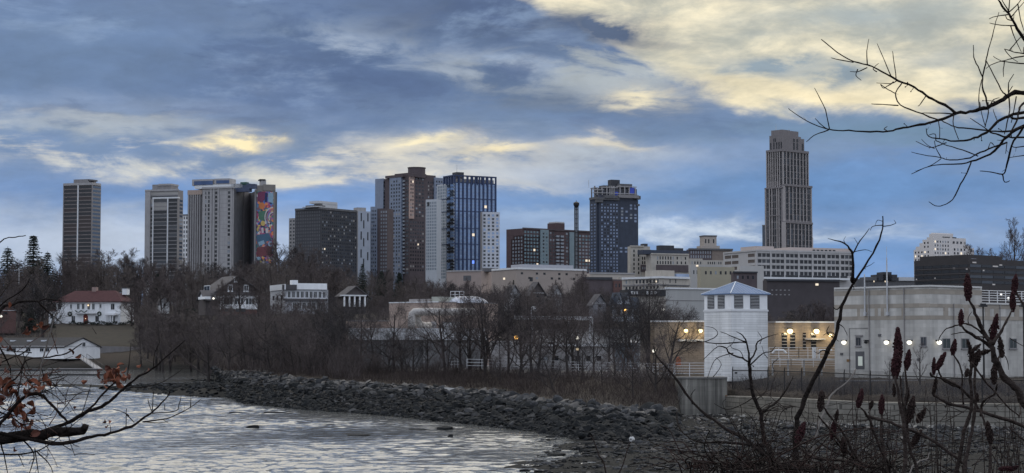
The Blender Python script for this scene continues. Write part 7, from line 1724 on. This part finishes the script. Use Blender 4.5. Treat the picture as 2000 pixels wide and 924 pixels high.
sumac('sumac with a ragged withered clump of seed heads between the wall windows', 1890, 9.2,
      [([(1896, 712), (1896, 740), (1899, 790), (1893, 815), (1883, 842), (1875, 885), (1870, 924)], 5, 9, True), ([(1905, 712), (1903, 750), (1905, 790), (1900, 830), (1893, 870), (1885, 924)], 5, 8, True), ([(1897, 708), (1920, 740), (1945, 766), (1965, 792), (1990, 812)], 4, 2.5, False), ([(1863, 694), (1875, 712), (1880, 740), (1879, 760), (1882, 790)], 3, 4, False), ([(1948, 750), (1942, 770), (1920, 785), (1915, 812)], 3, 5, False), ([(1915, 800), (1925, 835), (1935, 870), (1933, 924)], 4, 7, True), ([(1940, 870), (1970, 900), (1980, 916)], 2.5, 2, False)],
      [(1898, 698, 14, 38, -12, CONEB, .9), (1908, 700, 13, 36, 14, CONEB, .8), (1919, 689, 10, 36, 72, CONEB, .8), (1893, 674, 8, 24, -20, CONEB, .6), (1906, 680, 9, 26, 52, CONEB, .7), (1863, 678, 12, 32, 10), (1942, 729, 14, 42, 6, CONEB, .4), (1889, 728, 10, 16, 10, CONEB, .5), (1909, 776, 8, 16, 0, CONEB, .4), (1932, 845, 14, 44, -8, CONEB, .7)])
sumac('sumac with the biggest double maroon seed head on straight stems before the wall lamps', 1768, 8.8,
      [([(1748, 735), (1755, 770), (1763, 810), (1767, 860), (1767, 924)], 5, 9, True), ([(1758, 735), (1761, 765), (1764, 800), (1766, 850)], 4, 6, False), ([(1768, 720), (1772, 760), (1767, 785), (1770, 822), (1776, 870), (1790, 924)], 3.5, 7, True), ([(1782, 826), (1785, 812)], 2, 2, False), ([(1797, 826), (1790, 812), (1785, 800)], 2.5, 2, False)],
      [(1754, 676, 19, 72, 0), (1750, 712, 20, 54, 4), (1773, 703, 14, 40, 8), (1746, 762, 8, 26, 0, CONEB, .4), (1772, 774, 9, 34, 8, CONEB, .4), (1779, 800, 17, 52, 14, CONEB, .15), (1799, 812, 13, 32, 30, CONEB, .5)])
sumac('sumac with a long curved arching stem and paired maroon heads near the bottom right', 2050, 9.6,
      [([(1824, 757), (1822, 768), (1835, 780), (1860, 790), (1890, 797), (1930, 808), (2000, 833), (2080, 870)], 3.5, 10, True), ([(1818, 728), (1820, 735), (1845, 741), (1875, 757), (1900, 780), (1914, 802)], 3.5, 6, False), ([(1832, 720), (1838, 735), (1852, 748), (1876, 758)], 3.5, 5, False), ([(1827, 738), (1832, 745), (1828, 752)], 2, 2, False), ([(1970, 834), (1982, 845), (1998, 858), (2016, 868)], 3, 3, False), ([(1990, 815), (1994, 800), (1990, 790)], 3, 2, False)],
      [(1824, 715, 10, 34, 4), (1838, 705, 13, 38, 26), (1826, 753, 9, 34, 8, CONEB, .2), (1978, 915, 10, 24, 70), (1962, 915, 9, 24, 80)])
sumac('low sumac with several maroon heads beside the bramble, over the pale seawall', 1690, 9.4,
      [([(1680, 796), (1690, 806), (1700, 825), (1720, 880), (1740, 924)], 3.5, 7, True), ([(1722, 809), (1721, 840), (1722, 862), (1732, 924)], 3.5, 6, True), ([(1690, 812), (1730, 822), (1760, 833), (1792, 846), (1840, 872), (1880, 905)], 5, 6, False), ([(1606, 792), (1625, 817), (1650, 850), (1670, 890), (1690, 924)], 4, 6, True), ([(1598, 812), (1615, 832), (1640, 862), (1668, 896)], 3, 5, False), ([(1556, 866), (1570, 882), (1600, 896), (1660, 902), (1700, 912), (1730, 930)], 4, 8, True), ([(1700, 797), (1697, 806)], 2.4, 3, False), ([(1628, 856), (1640, 872), (1655, 885)], 3, 4, False), ([(1798, 845), (1850, 880), (1885, 908)], 4, 3, False), ([(1790, 838), (1797, 846)], 3, 4, False)],
      [(1680, 778, 13, 38, 12), (1702, 790, 9, 17, 15, CONEB, .3), (1722, 790, 13, 38, 5), (1564, 845, 18, 42, 22), (1603, 785, 14, 38, 5, CONEB, .4), (1605, 772, 12, 18, 0, CONEB, .5), (1628, 838, 14, 40, 12), (1634, 812, 9, 24, 15, CONEB, .4), (1648, 872, 14, 36, -6, CONEB, .4), (1790, 856, 14, 36, 30, CONEB, .3)])
S = Shrub('pale_twig', 'bent bleached twig low among the sumac stems', 'twig', foot(1790, 9.), PALEB); S.stem([(1760, 990), (1778, 920), (1790, 906), (1800, 899), (1812, 896), (1815, 884)], 4, 1.6, 9., 9.1, 'stem', .2, n=5); S.stem([(1805, 898), (1812, 900)], 2, 1, 9.1)
S = Shrub('thin_shrub', 'thin upright twigs rising between the sumac heads at the right', 'shrub', foot(1850, 10.2), FBS)
for k in range(80):
    x = rf_.uniform(1640, 2010); y0 = rf_.uniform(740, 880); a = rf_.uniform(-25, 25); S.stem(down([(x+a, y0), (x+a*.6+rf_.uniform(-6, 6), y0+(924-y0)*.4), (x+rf_.uniform(-5, 5), 924)], 10.2), .9, 3.2, 10.2+rf_.uniform(-.5, .5), None, 'stem', .4, n=4, tl=(6, 22))
for k in range(150):
    x, y = rf_.uniform(1430, 2010), rf_.uniform(770, 920); a = rf_.uniform(0, 6.28); L = rf_.uniform(30, 80); S.stem([(x, y), (x+L*.5*math.cos(a)+rf_.uniform(-9, 9), y+L*.4*math.sin(a)), (x+L*math.cos(a), y+L*.8*math.sin(a)+rf_.uniform(-10, 10))], rf_.uniform(1.1, 2.3), .7, 10.2+rf_.uniform(-.5, .5), None, 'stem', .5, n=4, tl=(6, 18))
S.done()

# ---- shrub with rust leaves at the left
D = 7.; S = Shrub('leafy_shrub', 'spreading dark shrub with clinging rust-red leaves over the water at the left edge', 'shrub', foot(-120, D), FB)
S.stem([(-160, 1400), (-150, 1000), (-110, 880), (-50, 862), (60, 852), (110, 846), (150, 840), (172, 836)], 30, 13, D+.1, D, 'broken_limb', .5, n=10, tl=(8, 30))
C_ = lambda xy, w0, w1, tw=.5, tl=(6, 22), dd=0., m=None: S.stem(xy, w0*.88, w1, D+dd+rf_.uniform(-.1, .1), D+dd+rf_.uniform(-.25, .25), 'branch', tw, m, n=6, tl=tl)
C_([(60, 850), (125, 830), (160, 808), (200, 793), (217, 781), (241, 760), (272, 735), (297, 721), (327, 695), (361, 665)], 9, 2, .3); C_([(160, 810), (182, 793), (198, 772), (223, 748), (236, 735)], 6, 2.4); C_([(255, 756), (280, 757), (290, 754), (320, 745), (355, 722)], 2.6, 1.2); C_([(272, 735), (280, 728), (290, 718)], 2.6, 1.3)
C_([(0, 846), (100, 866), (150, 860), (180, 852), (217, 846), (257, 832), (278, 818), (297, 806), (315, 788), (330, 770), (332, 760)], 9, 1.6, .4); C_([(297, 807), (303, 807), (343, 803), (350, 790), (354, 772)], 2.6, 1.2); C_([(281, 824), (310, 820), (334, 815), (370, 797), (392, 780)], 3, 1.2); C_([(278, 824), (310, 826), (328, 823)], 2, 1.2)
for xy in ([(297, 806), (290, 785), (289, 778)], [(297, 803), (300, 765)], [(246, 835), (247, 798)], [(247, 810), (262, 825)], [(252, 812), (238, 804), (222, 800)], [(180, 640), (188, 652)], [(372, 796), (373, 778)], [(322, 800), (321, 790)], [(245, 747), (252, 712), (256, 670)], [(300, 716), (302, 690), (312, 668)]): C_(xy, 2.2, 1.2, .2)
C_([(-60, 700), (0, 606), (21, 597), (42, 588), (75, 588), (90, 584), (120, 587)], 9, 1.8, .6); C_([(75, 590), (95, 610), (110, 622), (122, 632)], 3.6, 1.4); C_([(-40, 640), (5, 592), (30, 577), (45, 566), (55, 551), (58, 544)], 4, 1.5); C_([(-20, 610), (10, 566), (25, 549), (40, 551)], 3, 1.3); C_([(-30, 500), (0, 474), (12, 465), (30, 463), (50, 460)], 3, 1.8, .2)
C_([(-40, 850), (0, 826), (25, 797), (52, 772), (77, 769), (101, 790), (120, 812), (134, 826)], 9, 4); C_([(-40, 770), (30, 740), (50, 704), (97, 697), (130, 690), (160, 671)], 4, 2.2, .3); C_([(-30, 830), (25, 800), (40, 742), (48, 702), (58, 688)], 4.5, 1.4); C_([(52, 772), (80, 768), (86, 742), (80, 718)], 3, 1.3); C_([(-30, 760), (20, 755), (70, 745), (110, 738), (132, 730)], 4, 1.4); C_([(-20, 720), (20, 700), (45, 690), (60, 675)], 3.4, 1.4)
S.stem([(76, 745), (80, 720), (84, 700), (95, 660), (105, 622), (111, 610)], 3.2, 2.6, D-.2, D-.3, 'pale_twig', .1, PALEB)
for xy, w0 in (([(-20, 888), (40, 887), (75, 880), (105, 862), (125, 848)], 4), ([(2, 865), (10, 900), (16, 930)], 4), ([(45, 860), (66, 885), (60, 915), (55, 935)], 4), ([(68, 876), (76, 930)], 3.4), ([(72, 882), (95, 905), (106, 930)], 3.4), ([(36, 888), (47, 912)], 2), ([(128, 830), (138, 866), (146, 890)], 3), ([(146, 888), (160, 886), (185, 888)], 1.6), ([(95, 860), (120, 868), (140, 880)], 2.4), ([(-10, 800), (30, 820), (60, 850)], 5), ([(-10, 740), (25, 760), (40, 800), (55, 850)], 5), ([(115, 812), (150, 770), (178, 765)], 2.4), ([(160, 808), (172, 770), (178, 750)], 2.2), ([(0, 680), (20, 720), (22, 780)], 4), ([(60, 772), (100, 760), (118, 742), (130, 735)], 3)): C_(xy, w0, 1.2)
for k in range(90):
    x, y = rf_.uniform(-30, 130), rf_.uniform(680, 860); a = rf_.uniform(0, 6.28); L = rf_.uniform(30, 90); C_([(x, y), (x+L*.5*math.cos(a)+rf_.uniform(-8, 8), y+L*.5*math.sin(a)), (x+L*math.cos(a), y+L*math.sin(a)+rf_.uniform(-10, 10))], rf_.uniform(1.4, 2.8), .8, .7, m=REDT)
lv = [(226+rf_.gauss(0, 13), 733+rf_.gauss(0, 8), rf_.uniform(11, 20)) for _ in range(34)]+[(285, 722, 12), (271, 712, 11), (210, 752, 12), (204, 745, 12), (240, 720, 14), (168, 744, 14), (149, 796, 10), (202, 820, 13), (210, 822, 12), (206, 830, 11)]
lv += [(66+rf_.gauss(0, 14), 758+rf_.gauss(0, 9), rf_.uniform(16, 30)) for _ in range(9)]+[(90+rf_.gauss(0, 6), 738+rf_.gauss(0, 6), rf_.uniform(12, 18)) for _ in range(4)]+[(12+rf_.gauss(0, 11), 770+rf_.gauss(0, 14), rf_.uniform(18, 32)) for _ in range(12)]+[(42+rf_.gauss(0, 18), 812+rf_.gauss(0, 12), rf_.uniform(16, 30)) for _ in range(12)]
lv += [(16, 718, 18), (60, 795, 22), (68, 848, 22), (34, 876, 14), (136, 690, 15), (150, 694, 14)]+[(75+rf_.gauss(0, 14), 632+rf_.gauss(0, 8), rf_.uniform(10, 18)) for _ in range(7)]+[(rf_.uniform(-5, 25), rf_.uniform(595, 700), rf_.uniform(10, 20)) for _ in range(9)]
S.done()
for x, y, sz in lv[:98]: S.leaf(x, y, sz, D+rf_.uniform(-.12, .12))
